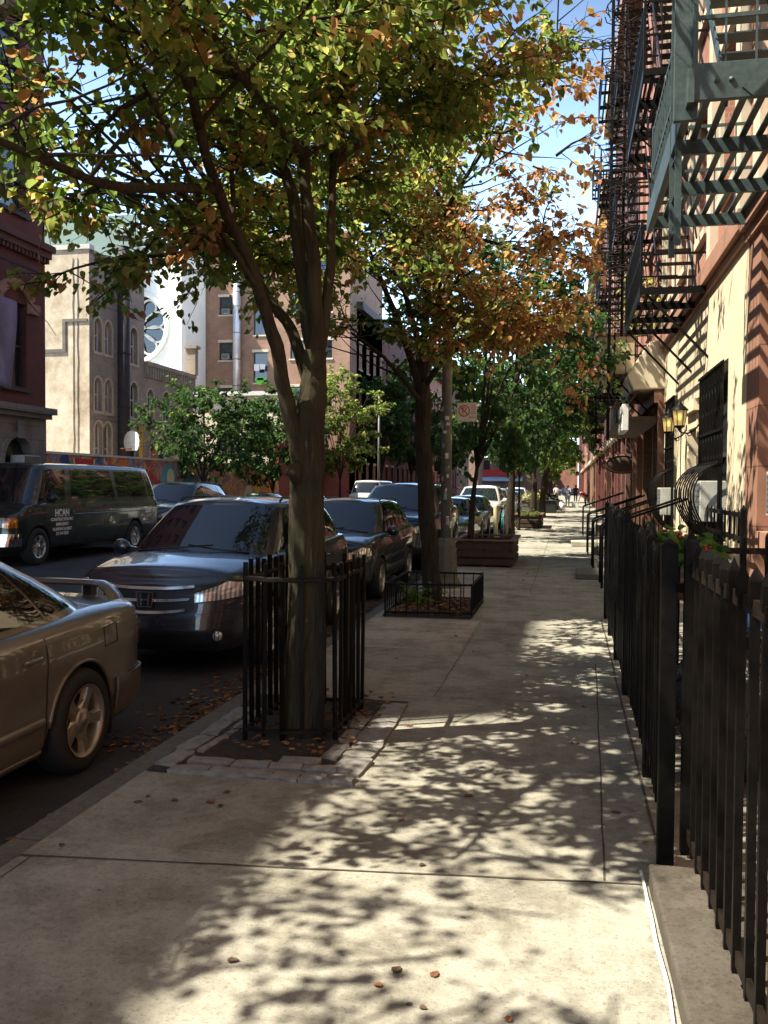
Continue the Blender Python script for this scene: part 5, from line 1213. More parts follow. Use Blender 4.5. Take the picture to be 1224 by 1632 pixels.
m_.build('frame', teal, e); m_ = MB(); m_.tube([(-.28, -.22, .98), (-.1, -.34, 1.02), (.1, -.34, 1.02), (.28, -.22, .98)], .013, n=6); m_.tube([(0, -.34, .88), (0, -.35, 1.02)], .015, n=6); m_.build('handlebar', M['chrome'], e)
m_ = MB(); m_.obox((0, .24, .93), (.14, .26, .05), None, .7); m_.tube([(0, .23, .78), (0, .24, .92)], .013); m_.build('saddle', M['black'], e, bevel=.01)
e = empty('white_post', (-2.1, 27.2, 0)); tag(e, 'short pale marker post in front of the thick tree', 'post'); m_ = MB(); m_.lathe([(.07, 0), (.07, 1.0), (.05, 1.06), (0, 1.08)], n=12); m_.build('post', basic('yellowed paint', (.45, .42, .25), .7), e)
# ------------------------------------------------------------------ yards: pots, bags, things
terr = basic('terracotta', (.42, .13, .06), .8, var=.15)
def flowerpot(x, y, z, s_, label, seed, red=True):
    e = empty('flower_pot', (x, y, z)); tag(e, label, 'flower pot')
    m_ = MB(); m_.lathe([(0, 0), (.10 * s_, 0), (.145 * s_, .24 * s_), (.165 * s_, .24 * s_), (.165 * s_, .30 * s_), (.14 * s_, .30 * s_), (.13 * s_, .26 * s_), (0, .26 * s_)], n=22); m_.build('pot', terr, e)
    t = Tree(seed); fl = []
    for i in range(26):
        a = t.r.uniform(0, 2 * pi); pp = t.twig((x + .05 * cos(a), y + .05 * sin(a), z + .26 * s_), Vector((cos(a) * .7, sin(a) * .7, 1.0)), t.r.uniform(.16, .36) * s_, .075, [(.06, .14, .03), (.09, .19, .04), (.12, .22, .05)], 11, r0=.003)
        fl.append(pp[-1])
    t.wood.v = [tuple(Vector(v) - Vector((x, y, z))) for v in t.wood.v]; t.wood.build('stems', basic('green stem', (.08, .15, .04), .7, bump=0), e)
    me = bpy.data.meshes.new('foliage'); N = len(t.lc); fs = []
    for i in range(N): b = i * 8; fs += [(b, b + 1, b + 2, b + 3, b + 4), (b, b + 4, b + 5, b + 6, b + 7)]
    me.from_pydata([tuple(v - Vector((x, y, z))) for v in t.lv], [], fs); me.materials.append(M['leaf'])
    ca = me.color_attributes.new('leaf', 'FLOAT_COLOR', 'CORNER'); ca.data.foreach_set('color', [k for c in t.lc for k in (*c, 1) * 10]); o = link(bpy.data.objects.new('foliage', me)); o.parent = e
    if red:
        m_ = MB()
        for p in fl[::13]:
            p = p - Vector((x, y, z))
            for k in range(9):
                q = p + Vector((t.r.gauss(0, .018), t.r.gauss(0, .018), .03 + t.r.gauss(0, .012))); m_.obox(q, (.016, .016, .008), Matrix.Rotation(t.r.uniform(0, 6), 3, 'Z') @ Matrix.Rotation(t.r.uniform(-1, 1), 3, 'X'))
        m_.build('blossom', basic('geranium red', (.6, .04, .02), .6, bump=0), e)
e = empty('plant_stand', (.95, 7.5, 0)); tag(e, 'dark wooden bench holding the geranium pots behind the fence', 'bench')
m_ = MB(); m_.box(-.25, .45, -.5, 1.4, .81, .857); m_.build('top', M['wood_dark'], e)
for a in (-.2, .4):
    for c_ in (-.42, 1.32): m_ = MB(); m_.box(a - .03, a + .03, c_ - .03, c_ + .03, 0, .798); m_.build('leg', M['wood_dark'], e)
flowerpot(.98, 7.3, .88, .75, 'large terracotta pot of red geraniums nearest the gate', 61); flowerpot(.86, 8.4, .86, .75, 'second terracotta pot with leafy geraniums behind the fence post', 62)
bagm = NB('rubbish bag plastic'); bagm.col((.012, .012, .013)); bagm.set(Roughness=.22); _n = bagm.noise(7, 5, .6); bagm.bump(_n, 0, 1.0, .06); M['bag'] = bagm.mat
def bag(x, y, s_, seed, label, z=0, group=None, mt='bag'):
    m_ = MB(); rows = []
    for i in range(17):
        v = i / 16; r = s_ * (.36 * sin(pi * min(1, v * 1.12)) ** .6 if v < .86 else .07 + .12 * (v - .86) / .14); zz = s_ * .85 * v
        row = []
        for k in range(24):
            a = 2 * pi * k / 24; f = 1 + .22 * noise.noise(Vector((cos(a) * 1.6 + seed, sin(a) * 1.6, v * 3))) + .08 * noise.noise(Vector((cos(a) * 6, sin(a) * 6 + seed, v * 6)))
            row.append((r * f * cos(a), r * f * sin(a), zz))
        rows.append(row + [row[0]])
    m_.grid(rows); o = m_.build('rubbish_bag', M[mt]); o.location = (x, y, z); tag(o, label, 'rubbish bag', group); return o
bag(.95, 5.3, 1.0, 3, 'shiny black rubbish bag on the ground behind the iron gate'); bag(1.35, 5.9, .9, 5, 'second black rubbish bag against the yard wall behind the gate'); bag(.98, 6.3, .8, 8, 'smaller black rubbish bag behind the middle fence section')
e = empty('recycling_bin', (.98, 6.55, 0)); 
tag(e, 'blue plastic bin standing behind the fence below the geraniums', 'bin'); e.location = (1.5, 6.7, 0)
m_ = MB(); m_.obox((0, 0, .42), (.42, .42, .84), None, 1.15); m_.build('body', basic('blue bin', (.04, .12, .28), .5), e, bevel=.03); m_ = MB(); m_.obox((0, 0, .87), (.52, .52, .06), None, .9); m_.build('lid', basic('pale lid', (.3, .38, .42), .5), e, bevel=.02)
# rubbish bags heaped far down the kerb
k = 0
for (x, y, s_) in [(-1.3, 59, 1.0), (-.95, 60.2, 1.0), (-1.5, 60.8, 1.1), (-.7, 61.6, .9), (-1.2, 62, 1.2), (-1.6, 63, 1.2), (-.9, 63.4, 1.2), (-.45, 62.8, .8), (-1.3, 64.6, 1.3)]:
    bag(x, y, s_, 10 + k, 'black rubbish bag in the heap at the kerb far down the sidewalk', 0, 'rubbish bags heaped at the kerb'); k += 1
bag(-.42, 60.4, .75, 33, 'white rubbish bag beside the black heap', 0, None, 'white_paint')
e = empty('black_bin', (-1.2, 55.5, 0)); tag(e, 'low black box on the sidewalk before the rubbish heap', 'box'); m_ = MB(); m_.obox((0, 0, .35), (1.1, 1.1, .7), None, .92); m_.build('body', M['black'], e, bevel=.05); m_ = MB(); m_.obox((0, 0, .73), (1.16, 1.16, .05)); m_.build('lid', M['black'], e, bevel=.02)

# ------------------------------------------------------------------ fire escapes
def fire_escape(label, y0, y1, xo, levels, mt, stair=True, ladder=None, xw=1.9, slat=.115, rail_h=.92, ladders=True, beam=.10, bars=.16, braces=True):
    e = empty('fire_escape', (xw, y0, levels[0])); tag(e, label, 'fire escape', None); ox = Vector(e.location)
    def B(m_, name): m_.v = [tuple(Vector(v) - ox) for v in m_.v]; return m_.build(name, M[mt], e)
    for li, z in enumerate(levels):
        m_ = MB(); nb_ = max(2, int((y1 - y0) / 1.02)); hole = stair and li > 0
        for i in range(nb_ + 1): yy = y0 + (y1 - y0) * i / nb_; m_.box(xo, xw + .1, yy - .022, yy + .022, z - beam, z - .008)
        m_.box(xo - .012, xo + .012, y0, y1, z - beam, z + .04); m_.box(xw - .05, xw - .02, y0, y1, z - beam, z)
        B(m_, 'platform_frame')
        m_ = MB(); n = int((xw - xo) / slat)
        for i in range(1, n):
            xx = xo + (xw - xo) * i / n
            if hole and .25 < (xx - xo) / (xw - xo) < .8: m_.box(xx - .026, xx + .026, y0, y1 - 1.5, z - .006, z + .008)
            else: m_.box(xx - .026, xx + .026, y0, y1, z - .006, z + .008)
        B(m_, 'platform_slats')
        m_ = MB()
        for h_ in (rail_h, rail_h * .5):
            m_.bar((xo, y0, z + h_), (xo, y1, z + h_), .03, .018)
            for yy in (y0, y1): m_.bar((xo, yy, z + h_), (xw + .1, yy, z + h_), .03, .018)
        for yy in (y0, y1): m_.bar((xo, yy, z - .1), (xo, yy, z + rail_h + .03), .035)
        n = int((y1 - y0) / bars)
        for i in range(1, n): yy = y0 + (y1 - y0) * i / n; m_.bar((xo, yy, z), (xo, yy, z + rail_h), .015)
        n = int((xw - xo) / (bars * 1.25))
        for i in range(1, n):
            xx = xo + (xw - xo) * i / n
            for yy in (y0, y1): m_.bar((xx, yy, z), (xx, yy, z + rail_h), .014)
        B(m_, 'railing')
        for yy in ((y0 + .02, (y0 + y1) / 2, y1 - .02) if braces else ()): m_ = MB(); m_.bar((xo + .08, yy, z - beam), (xw + .05, yy, z - 1.05), .035, .02); B(m_, 'bracket')
        if stair and li < len(levels) - 1:
            m_ = MB(); z2 = levels[li + 1]; ya, yb = y0 + .35, y1 - .25; xa, xb = xo + .28, xo + .78
            for xx in (xa, xb): m_.bar((xx, ya, z), (xx, yb, z2), .10, .014)
            for xx in (xa, xb): m_.bar((xx, ya, z + .75), (xx, yb, z2 + .75), .022)
            ns = 12
            for i in range(1, ns): f = i / ns; yy = ya + (yb - ya) * f; zz = z + (z2 - z) * f; m_.box(xa, xb, yy - .09, yy + .09, zz - .006, zz + .006)
            B(m_, 'stair')
    if ladder is not None:
        m_ = MB(); x_, y_, za, zb = ladder
        for yy in (y_ - .2, y_ + .2): m_.bar((x_, yy, za), (x_, yy, zb), .05, .022)
        z = za + .15
        while z < zb: m_.tube([(x_, y_ - .2, z), (x_, y_ + .2, z)], .011, n=5); z += .3
        B(m_, 'drop_ladder')
    return e
fe1 = fire_escape('big green painted fire escape overhanging the fence at top right', 6.95, 10.25, .86, [4.55, 7.65, 10.75, 13.85], 'green_iron', True, (.82, 7.75, 3.55, 7.9), beam=.13, slat=.12, braces=False)
# heavy near beam, gusset, bolts and brace of the green one
ox = Vector(fe1.location); m_ = MB()
m_.box(.83, 2.0, 6.88, 6.93, 4.40, 4.66); m_.box(.80, .85, 6.86, 10.3, 4.38, 4.62); m_.v = [tuple(Vector(v) - ox) for v in m_.v]; m_.build('channel_beam', M['green_iron'], fe1, bevel=.004)
m_ = MB()
for xx in (1.0, 1.1, 1.7, 1.8): m_.lathe([(0, -.02), (.018, -.015), (.022, 0)], (0, 0, 0), 8, 'Z'); m_.v[-24:] = [(v[0] + xx, 6.88 + v[2], 4.53 + v[1]) for v in m_.v[-24:]]
m_.v = [tuple(Vector(v) - ox) for v in m_.v]; m_.build('bolt', M['green_iron'], fe1)
m_ = MB(); m_.bar((1.2, 6.84, 4.42), (2.1, 6.84, 5.35), .09, .03); m_.v = [tuple(Vector(v) - ox) for v in m_.v]; m_.build('brace', M['green_iron'], fe1)
m_ = MB(); m_.bar((.80, 7.0, 4.3), (.80, 7.0, 7.9), .16, .05); m_.v = [tuple(Vector(v) - ox) for v in m_.v]; m_.build('ladder_guide', M['green_iron'], fe1, bevel=.004)
fire_escape('black fire escape on the stucco house throwing striped shade', 13.4, 16.9, .98, [4.45, 7.5, 10.6, 13.7], 'iron', True, None)
fire_escape('black fire escape with long thick ladder above the shop sign', 20.3, 23.6, .95, [4.0, 7.2, 10.3, 13.4], 'iron', True, (.80, 19.6, 2.6, 13.0))
fire_escape('dark fire escape above the oval sign house', 27.8, 31.2, .85, [4.4, 7.5, 10.6, 13.7], 'iron', True, (.8, 28.0, 3, 7))
fire_escape('rusty fire escape on the red tenement farther along', 36.0, 39.4, .85, [4.4, 7.5, 10.6, 13.7], 'iron_rust', True, (.8, 36.3, 3, 7))
fire_escape('distant fire escape on the salmon tenement', 44.5, 48, .85, [4.4, 7.5, 10.6], 'iron', True, None)
fire_escape('faraway fire escape on the farther red tenement', 55, 59, .85, [4.4, 7.5, 10.6], 'iron_rust', True, None)
# tangle of dry vine and cable hanging on the upper fire escapes
t = Tree(91); m_ = MB()
for i in range(150):
    z = t.r.uniform(5.6, 13.0); y_ = 18.6 + t.r.gauss(0, .35); x_ = .98 + t.r.gauss(0, .14); r = t.r.uniform(.10, .26); ph = t.r.uniform(0, 6); tx = t.r.uniform(-.5, .5)
    m_.tube([(x_ + r * cos(ph + a * .8) , y_ + r * sin(ph + a * .8), z + r * tx * cos(a * .8) + a * .02) for a in range(8)], .011, n=4, cap=False)
m_.tube([(1.0, 18.6, 4.6), (1.0, 18.6, 13.4)], .03, n=6)
e = empty('vine_tangle', (1.0, 18.6, 4.6)); tag(e, 'dense dark tangle of dead vine and wire climbing between the fire escapes', 'vine'); m_.v = [(v[0] - 1, v[1] - 18.6, v[2] - 4.6) for v in m_.v]; m_.build('vine', M['iron_rust'], e)
t = Tree(92)
for i in range(26):
    p = Vector((1.35 + t.r.gauss(0, .12), 19.2 + t.r.gauss(0, .25), t.r.uniform(4.6, 6.0))); t.twig(p, Vector((t.r.gauss(0, .6), t.r.gauss(0, .6), .4)), .35, .08, LIME, 9)
w_ = t.build('bright green creeper above the stone lintel', 'plant', None, M['bark2'], (1.35, 19.2, 4.6)); w_.name = 'creeper_plant'
# ------------------------------------------------------------------ vehicles (local axes: nose towards -Y, right flank +X)
def cr1(P4, t):
    a, b, c, d = P4
    return [.5 * ((2 * b[i]) + (c[i] - a[i]) * t + (2 * a[i] - 5 * b[i] + 4 * c[i] - d[i]) * t * t + (3 * b[i] - a[i] - 3 * c[i] + d[i]) * t ** 3) for i in range(len(b))]
class Curve:
    """smooth curve through control points, symmetric about x = 0 at both ends"""
    def __init__(s, cp): s.cp = [list(map(float, p)) for p in cp]
    def __call__(s, t):
        n = len(s.cp); t = max(0, min(n - 1 - 1e-6, t)); i = int(t); f = t - i; mir = lambda p: [-p[0]] + p[1:]
        a = s.cp[i - 1] if i > 0 else mir(s.cp[1]); d = s.cp[i + 2] if i + 2 < n else mir(s.cp[-2])
        return cr1((a, s.cp[i], s.cp[i + 1], d), f)
class Car:
    def __init__(s, body, prof, zbot, wheels, Rw, gh_bot, gh_top, arch=1.14, crown=.05):
        """body: [(x, y, z_shoulder)]; prof: [(r, inset_side, inset_front, inset_rear)]; wheels: [y]; gh: matched [(x,y,z)]"""
        s.body = Curve(body); s.n = len(body); s.prof = prof; s.zbot = zbot; s.wheels = wheels; s.Rw = Rw; s.Ra = Rw * arch
        s.gb, s.gt = Curve(gh_bot), Curve(gh_top); s.gn = len(gh_bot); s.crown = crown; s.W = max(p[0] for p in body)
    def ins(s, r, wf, wr):
        P_ = s.prof
        for i in range(len(P_) - 1):
            if r <= P_[i + 1][0] or i == len(P_) - 2:
                f = max(0, min(1, (r - P_[i][0]) / (P_[i + 1][0] - P_[i][0]))); f = f * f * (3 - 2 * f) * .5 + f * .5
                v = [P_[i][k] + (P_[i + 1][k] - P_[i][k]) * f for k in (1, 2, 3)]; break
        ws = max(0, 1 - wf - wr); return v[0] * ws + v[1] * wf + v[2] * wr
    def pt(s, u, z, off=0.0):
        x, y, zs = s.body(u); p0, p1 = s.body(u - .02), s.body(u + .02)
        tx, ty = p1[0] - p0[0], p1[1] - p0[1]
        if u < .02: tx, ty = 1, 0
        if u > s.n - 1.02: tx, ty = -1, 0
        L = sqrt(tx * tx + ty * ty) or 1; nx, ny = -ty / L * -1, tx / L * -1
        wf = max(0, -ny) ** 2; wr = max(0, ny) ** 2; r = (z - s.zbot) / (zs - s.zbot); i_ = s.ins(r, wf, wr) - off
        return (x - nx * i_, y - ny * i_, z)
    def archz(s, y, x):
        z = s.zbot
        if abs(x) < s.W * .72: return z
        for wy in s.wheels:
            d = abs(y - wy)
            if d < s.Ra: z = max(z, s.Rw * .98 + sqrt(s.Ra ** 2 - d * d))
        return z
    def stations(s):
        us = []
        for i in range(s.n - 1):
            a, b = s.body.cp[i], s.body.cp[i + 1]; L = sqrt((a[0] - b[0]) ** 2 + (a[1] - b[1]) ** 2); k = max(3, int(L / .035)); us += [i + j / k for j in range(k)]
        return us + [s.n - 1 - 1e-6]
    def u_at(s, y):
        a, b = 0.0, s.n - 1.0
        for _ in range(40):
            m = (a + b) / 2
            if s.body(m)[1] < y: a = m
            else: b = m
        return a
    def build_body(s, par, mt):
        us = s.stations(); NR = 22; side = []
        for u in us:
            x, y, zs = s.body(u); az = s.archz(y, x); col = []
            for k in range(NR + 1):
                f = k / NR; f = f if f < .7 else f; z = s.zbot + (zs - s.zbot) * (1 - (1 - f) ** 1.25); z = min(zs, max(z, az)); col.append(s.pt(u, z))
            lip = col[0]; inn = (lip[0] * .0 + max(0, lip[0] - .26) if abs(lip[0]) > .3 else lip[0] * .5, lip[1] * (1 if abs(lip[1]) < 99 else 1), lip[2]); side.append([inn] + col)
        m_ = MB(); cols = [[c[k] for c in side] for k in range(NR + 2)]
        m_.mi = 0; m_.grid(cols[1:]); m_.grid([[(-p[0], p[1], p[2]) for p in r] for r in cols[1:]], flip=True)
        m_.mi = 1; m_.grid(cols[:2], smooth=False); m_.grid([[(-p[0], p[1], p[2]) for p in r] for r in cols[:2]], smooth=False, flip=True); m_.mi = 0
        deck = []
        for c in side:
            p = c[-1]; row = []
            for k in range(17):
                q = -1 + k / 8; sx_ = math.copysign(abs(q) ** .85, q); row.append((p[0] * -sx_, p[1], p[2] + s.crown * (1 - abs(sx_) ** 2.6) * min(1, (p[0] / s.W) * 1.15)))
            deck.append(row)
        m_.grid(deck, flip=True)
        o = m_.build('body', [mt, M['black']], par, fix=True)
        for f in o.data.polygons: f.use_smooth = True
        m_ = MB(); wx = s.W - .27; y0, y1 = s.body.cp[0][1] + .25, s.body.cp[-1][1] - .25
        m_.box(-wx, wx, y0, y1, s.zbot - .02, s.zbot + .26); m_.build('underbody', M['black'], par); return o
    def gpt(s, u, v, off=0.0):
        a, b = s.gb(u), s.gt(u); p = [a[i] + (b[i] - a[i]) * v for i in range(3)]
        a0, a1 = s.gb(u - .03), s.gb(u + .03); tx, ty = a1[0] - a0[0], a1[1] - a0[1]
        if u < .03: tx, ty = 1, 0
        if u > s.gn - 1.03: tx, ty = -1, 0
        L = sqrt(tx * tx + ty * ty) or 1; nx, ny = ty / L, -tx / L; bl_ = .022 * sin(pi * min(1, v)) + off
        n = Vector((nx, ny, .35)).normalized(); return (p[0] + n.x * bl_, p[1] + n.y * bl_, p[2] + n.z * bl_)
    def build_cabin(s, par, mt, roofmt=None, crown=.055):
        us = []
        for i in range(s.gn - 1): us += [i + j / 8 for j in range(8)]
        us.append(s.gn - 1 - 1e-6); m_ = MB(); vs_ = [-.04] + [k / 10 for k in range(11)]
        rows = [[s.gpt(u, v) for u in us] for v in vs_]; m_.grid(rows); m_.grid([[(-p[0], p[1], p[2]) for p in r] for r in rows], flip=True)
        deck = []; mx = max(p[0] for p in rows[-1])
        for p in rows[-1]:
            row = []
            for k in range(15):
                q = -1 + k / 7; row.append((-q * p[0], p[1], p[2] + crown * (1 - abs(q) ** 2.2) * min(1, p[0] / mx * 1.1)))
            deck.append(row)
        m_.grid(deck, flip=True); o = m_.build('cabin', mt, par, fix=True)
        for f in o.data.polygons: f.use_smooth = True
        return o
    def glass(s, par, name, u0, u1, v0=.06, v1=.93, off=.006, both=True, shape=None, mt='glass', nu=14, mirror_join=False, trim=True):
        def patch(sgn, o2):
            rows = []
            for j in range(9):
                v = v0 + (v1 - v0) * j / 8; a, b = u0, u1
                if shape: a, b = shape(j / 8, u0, u1)
                r = []
                for i in range(nu + 1): p = s.gpt(a + (b - a) * i / nu, v, o2); r.append((sgn * p[0], p[1], p[2]))
                rows.append(r)
            return rows
        if mirror_join:
            rows = patch(1, off); L = [[(-p[0], p[1], p[2]) for p in reversed(r[1:])] + r for r in rows] if u0 < .01 else [r + [(-p[0], p[1], p[2]) for p in reversed(r[:-1])] for r in rows]
            m_ = MB(); m_.grid(L); m_.build(name, M[mt], par); return
        for sgn in ((1, -1) if both else (1,)):
            m_ = MB(); m_.grid(patch(sgn, off), flip=sgn < 0); m_.build(name, M[mt], par)
    def patch(s, par, name, mt, u0, u1, z0, z1, off=.006, both=True, nu=12, nz=6, shape=None, join=False, thick=0):
        o = None
        for sgn in ((1, -1) if both else (1,)):
            rows = []
            for j in range(nz + 1):
                f = j / nz; r = []
                for i in range(nu + 1):
                    g_ = i / nu; u = u0 + (u1 - u0) * g_; a, b = (z0, z1) if not shape else shape(g_); p = s.pt(u, a + (b - a) * f, off); r.append((sgn * p[0], p[1], p[2]))
                rows.append(r)
            if join: rows = [[(-p[0], p[1], p[2]) for p in reversed(r[1:])] + r for r in rows]
            m_ = MB(); m_.grid(rows, flip=(sgn < 0)); 
            per = rows[0] + [r[-1] for r in rows[1:]] + list(reversed(rows[-1][:-1])) + [r[0] for r in reversed(rows[1:-1])]
            c = Vector((0, sum(p[1] for p in per) / len(per), 0)); inn = [(p[0] * .985, p[1] * .995 if abs(p[1]) > 1 else p[1], p[2]) for p in per]
            m_.grid([per + [per[0]], inn + [inn[0]]], smooth=False)
            o = m_.build(name, mt, par)
            if join: break
        return o
    def seam(s, par, ys, z0, z1, name='door_seam', w_=.005):
        for sgn in (1, -1):
            for y in (ys if hasattr(ys, '__len__') else [ys]):
                m_ = MB(); rows = [[], []]; u = s.u_at(y)
                for k in range(14):
                    z = z0 + (z1 - z0) * k / 13
                    for j, dy in enumerate((-w_, w_)): p = s.pt(s.u_at(y + dy), z, .0025); rows[j].append((sgn * p[0], p[1], p[2]))
                m_.grid(rows, flip=sgn > 0); m_.build(name, M['black'], par)
    def hline(s, par, ya, yb, za, zb, wd, off, mt, name, flare=0):
        ua, ub = s.u_at(ya), s.u_at(yb)
        for sgn in (1, -1):
            r = [[], [], [], []]
            for k in range(31):
                u = ua + (ub - ua) * k / 30; z = za + (zb - za) * k / 30
                for j, (dz, oo) in enumerate(((-wd, .001), (-wd * .6, off), (wd * .6, off), (wd, .001))): p = s.pt(u, z + dz, oo); r[j].append((sgn * p[0], p[1], p[2]))
            m_ = MB(); m_.grid(r, flip=sgn < 0); m_.build(name, mt, par)
    def wheel_set(s, par, xw, width=.21, rim='alloy', spokes=5, rimr=.66, wide=1.0):
        first = None
        for wy in s.wheels:
            for sgn in (1, -1):
                Rw = s.Rw; m_ = MB(); hw = width / 2; q = Rw * rimr
                m_.lathe([(q, hw - .02), (q + .012, hw), (Rw * .90, hw + .004), (Rw * .97, hw - .02), (Rw, hw - .05), (Rw, -hw + .05), (Rw * .97, -hw + .02), (Rw * .9, -hw), (q, -hw)], n=44, axis='X')
                w_ = m_.build('wheel', M['rubber'], par); w_.location = (sgn * xw, wy, Rw); w_.rotation_euler = (R.uniform(0, 6), 0, 0 if sgn > 0 else pi)
                m_ = MB(); m_.lathe([(q + .004, hw + .002), (q - .012, hw - .002), (q - .02, hw - .03), (q - .03, -.02)], n=44, axis='X')
                for k in range(spokes):
                    a = 2 * pi * k / spokes; w0, w1 = .052 * wide, .030 * wide; r0, r1 = .05, q - .012
                    pts = [(r0, -w0), (r0, w0), (r1 * .6, w1 * 1.0), (r1, w1 * 1.35), (r1, -w1 * 1.35), (r1 * .6, -w1)]
                    rot = lambda r, t_, x_: (x_, r * cos(a) - t_ * sin(a), r * sin(a) + t_ * cos(a))
                    m_.prism(pts, lambda r, t_: rot(r, t_, hw - .055), lambda r, t_: rot(r, t_ * .72, hw - .012 - .02 * (1 - r / q)))
                m_.lathe([(.078, hw - .05), (.075, hw - .022), (.05, hw - .014), (.030, hw - .012), (.026, hw - .004), (0, hw - .004)], n=20, axis='X')
                m_.build('rim', M[rim], w_)
                m_ = MB(); m_.lathe([(q - .03, -.03), (0, -.03)], n=20, axis='X'); m_.build('brake_disc', M['black'], w_)
def mirror_(par, x, y, z, mt, s_=1.0):
    for sgn in (1, -1):
        m_ = MB()
        rows = []
        for i in range(9):
            v = i / 8; r = sin(pi * v) ** .5
            rows.append([(sgn * (x + .02 + .20 * s_ * v), y + .055 * s_ * r * cos(a * pi / 6) - .01, z + .078 * s_ * r * sin(a * pi / 6)) for a in range(13)])
        m_.grid(rows, flip=sgn < 0); m_.bar((sgn * (x - .04), y, z - .03), (sgn * (x + .05), y, z - .01), .05, .03); m_.build('wing_mirror', mt, par)
def handle(car, par, ys, z, mt):
    for sgn in (1, -1):
        for y in ys:
            p = car.pt(car.u_at(y), z, .012); m_ = MB(); pts = [(sgn * (p[0] + .012 * sin(pi * k / 6)), y - .09 + .18 * k / 6, z) for k in range(7)]; m_.tube(pts, [.008, .013, .014, .014, .014, .013, .008], n=8)
            m_.build('door_handle', mt, par)
            m_ = MB(); rr = [[(sgn * (car.pt(car.u_at(y + .10 * cos(a * pi / 8) * f), z + .042 * sin(a * pi / 8) * f, .003)[0]), y + .10 * cos(a * pi / 8) * f, z + .042 * sin(a * pi / 8) * f) for a in range(17)] for f in (1, .5, .01)]
            m_.grid(rr, flip=sgn > 0); m_.build('handle_recess', M['black'] if 0 else mt, par)
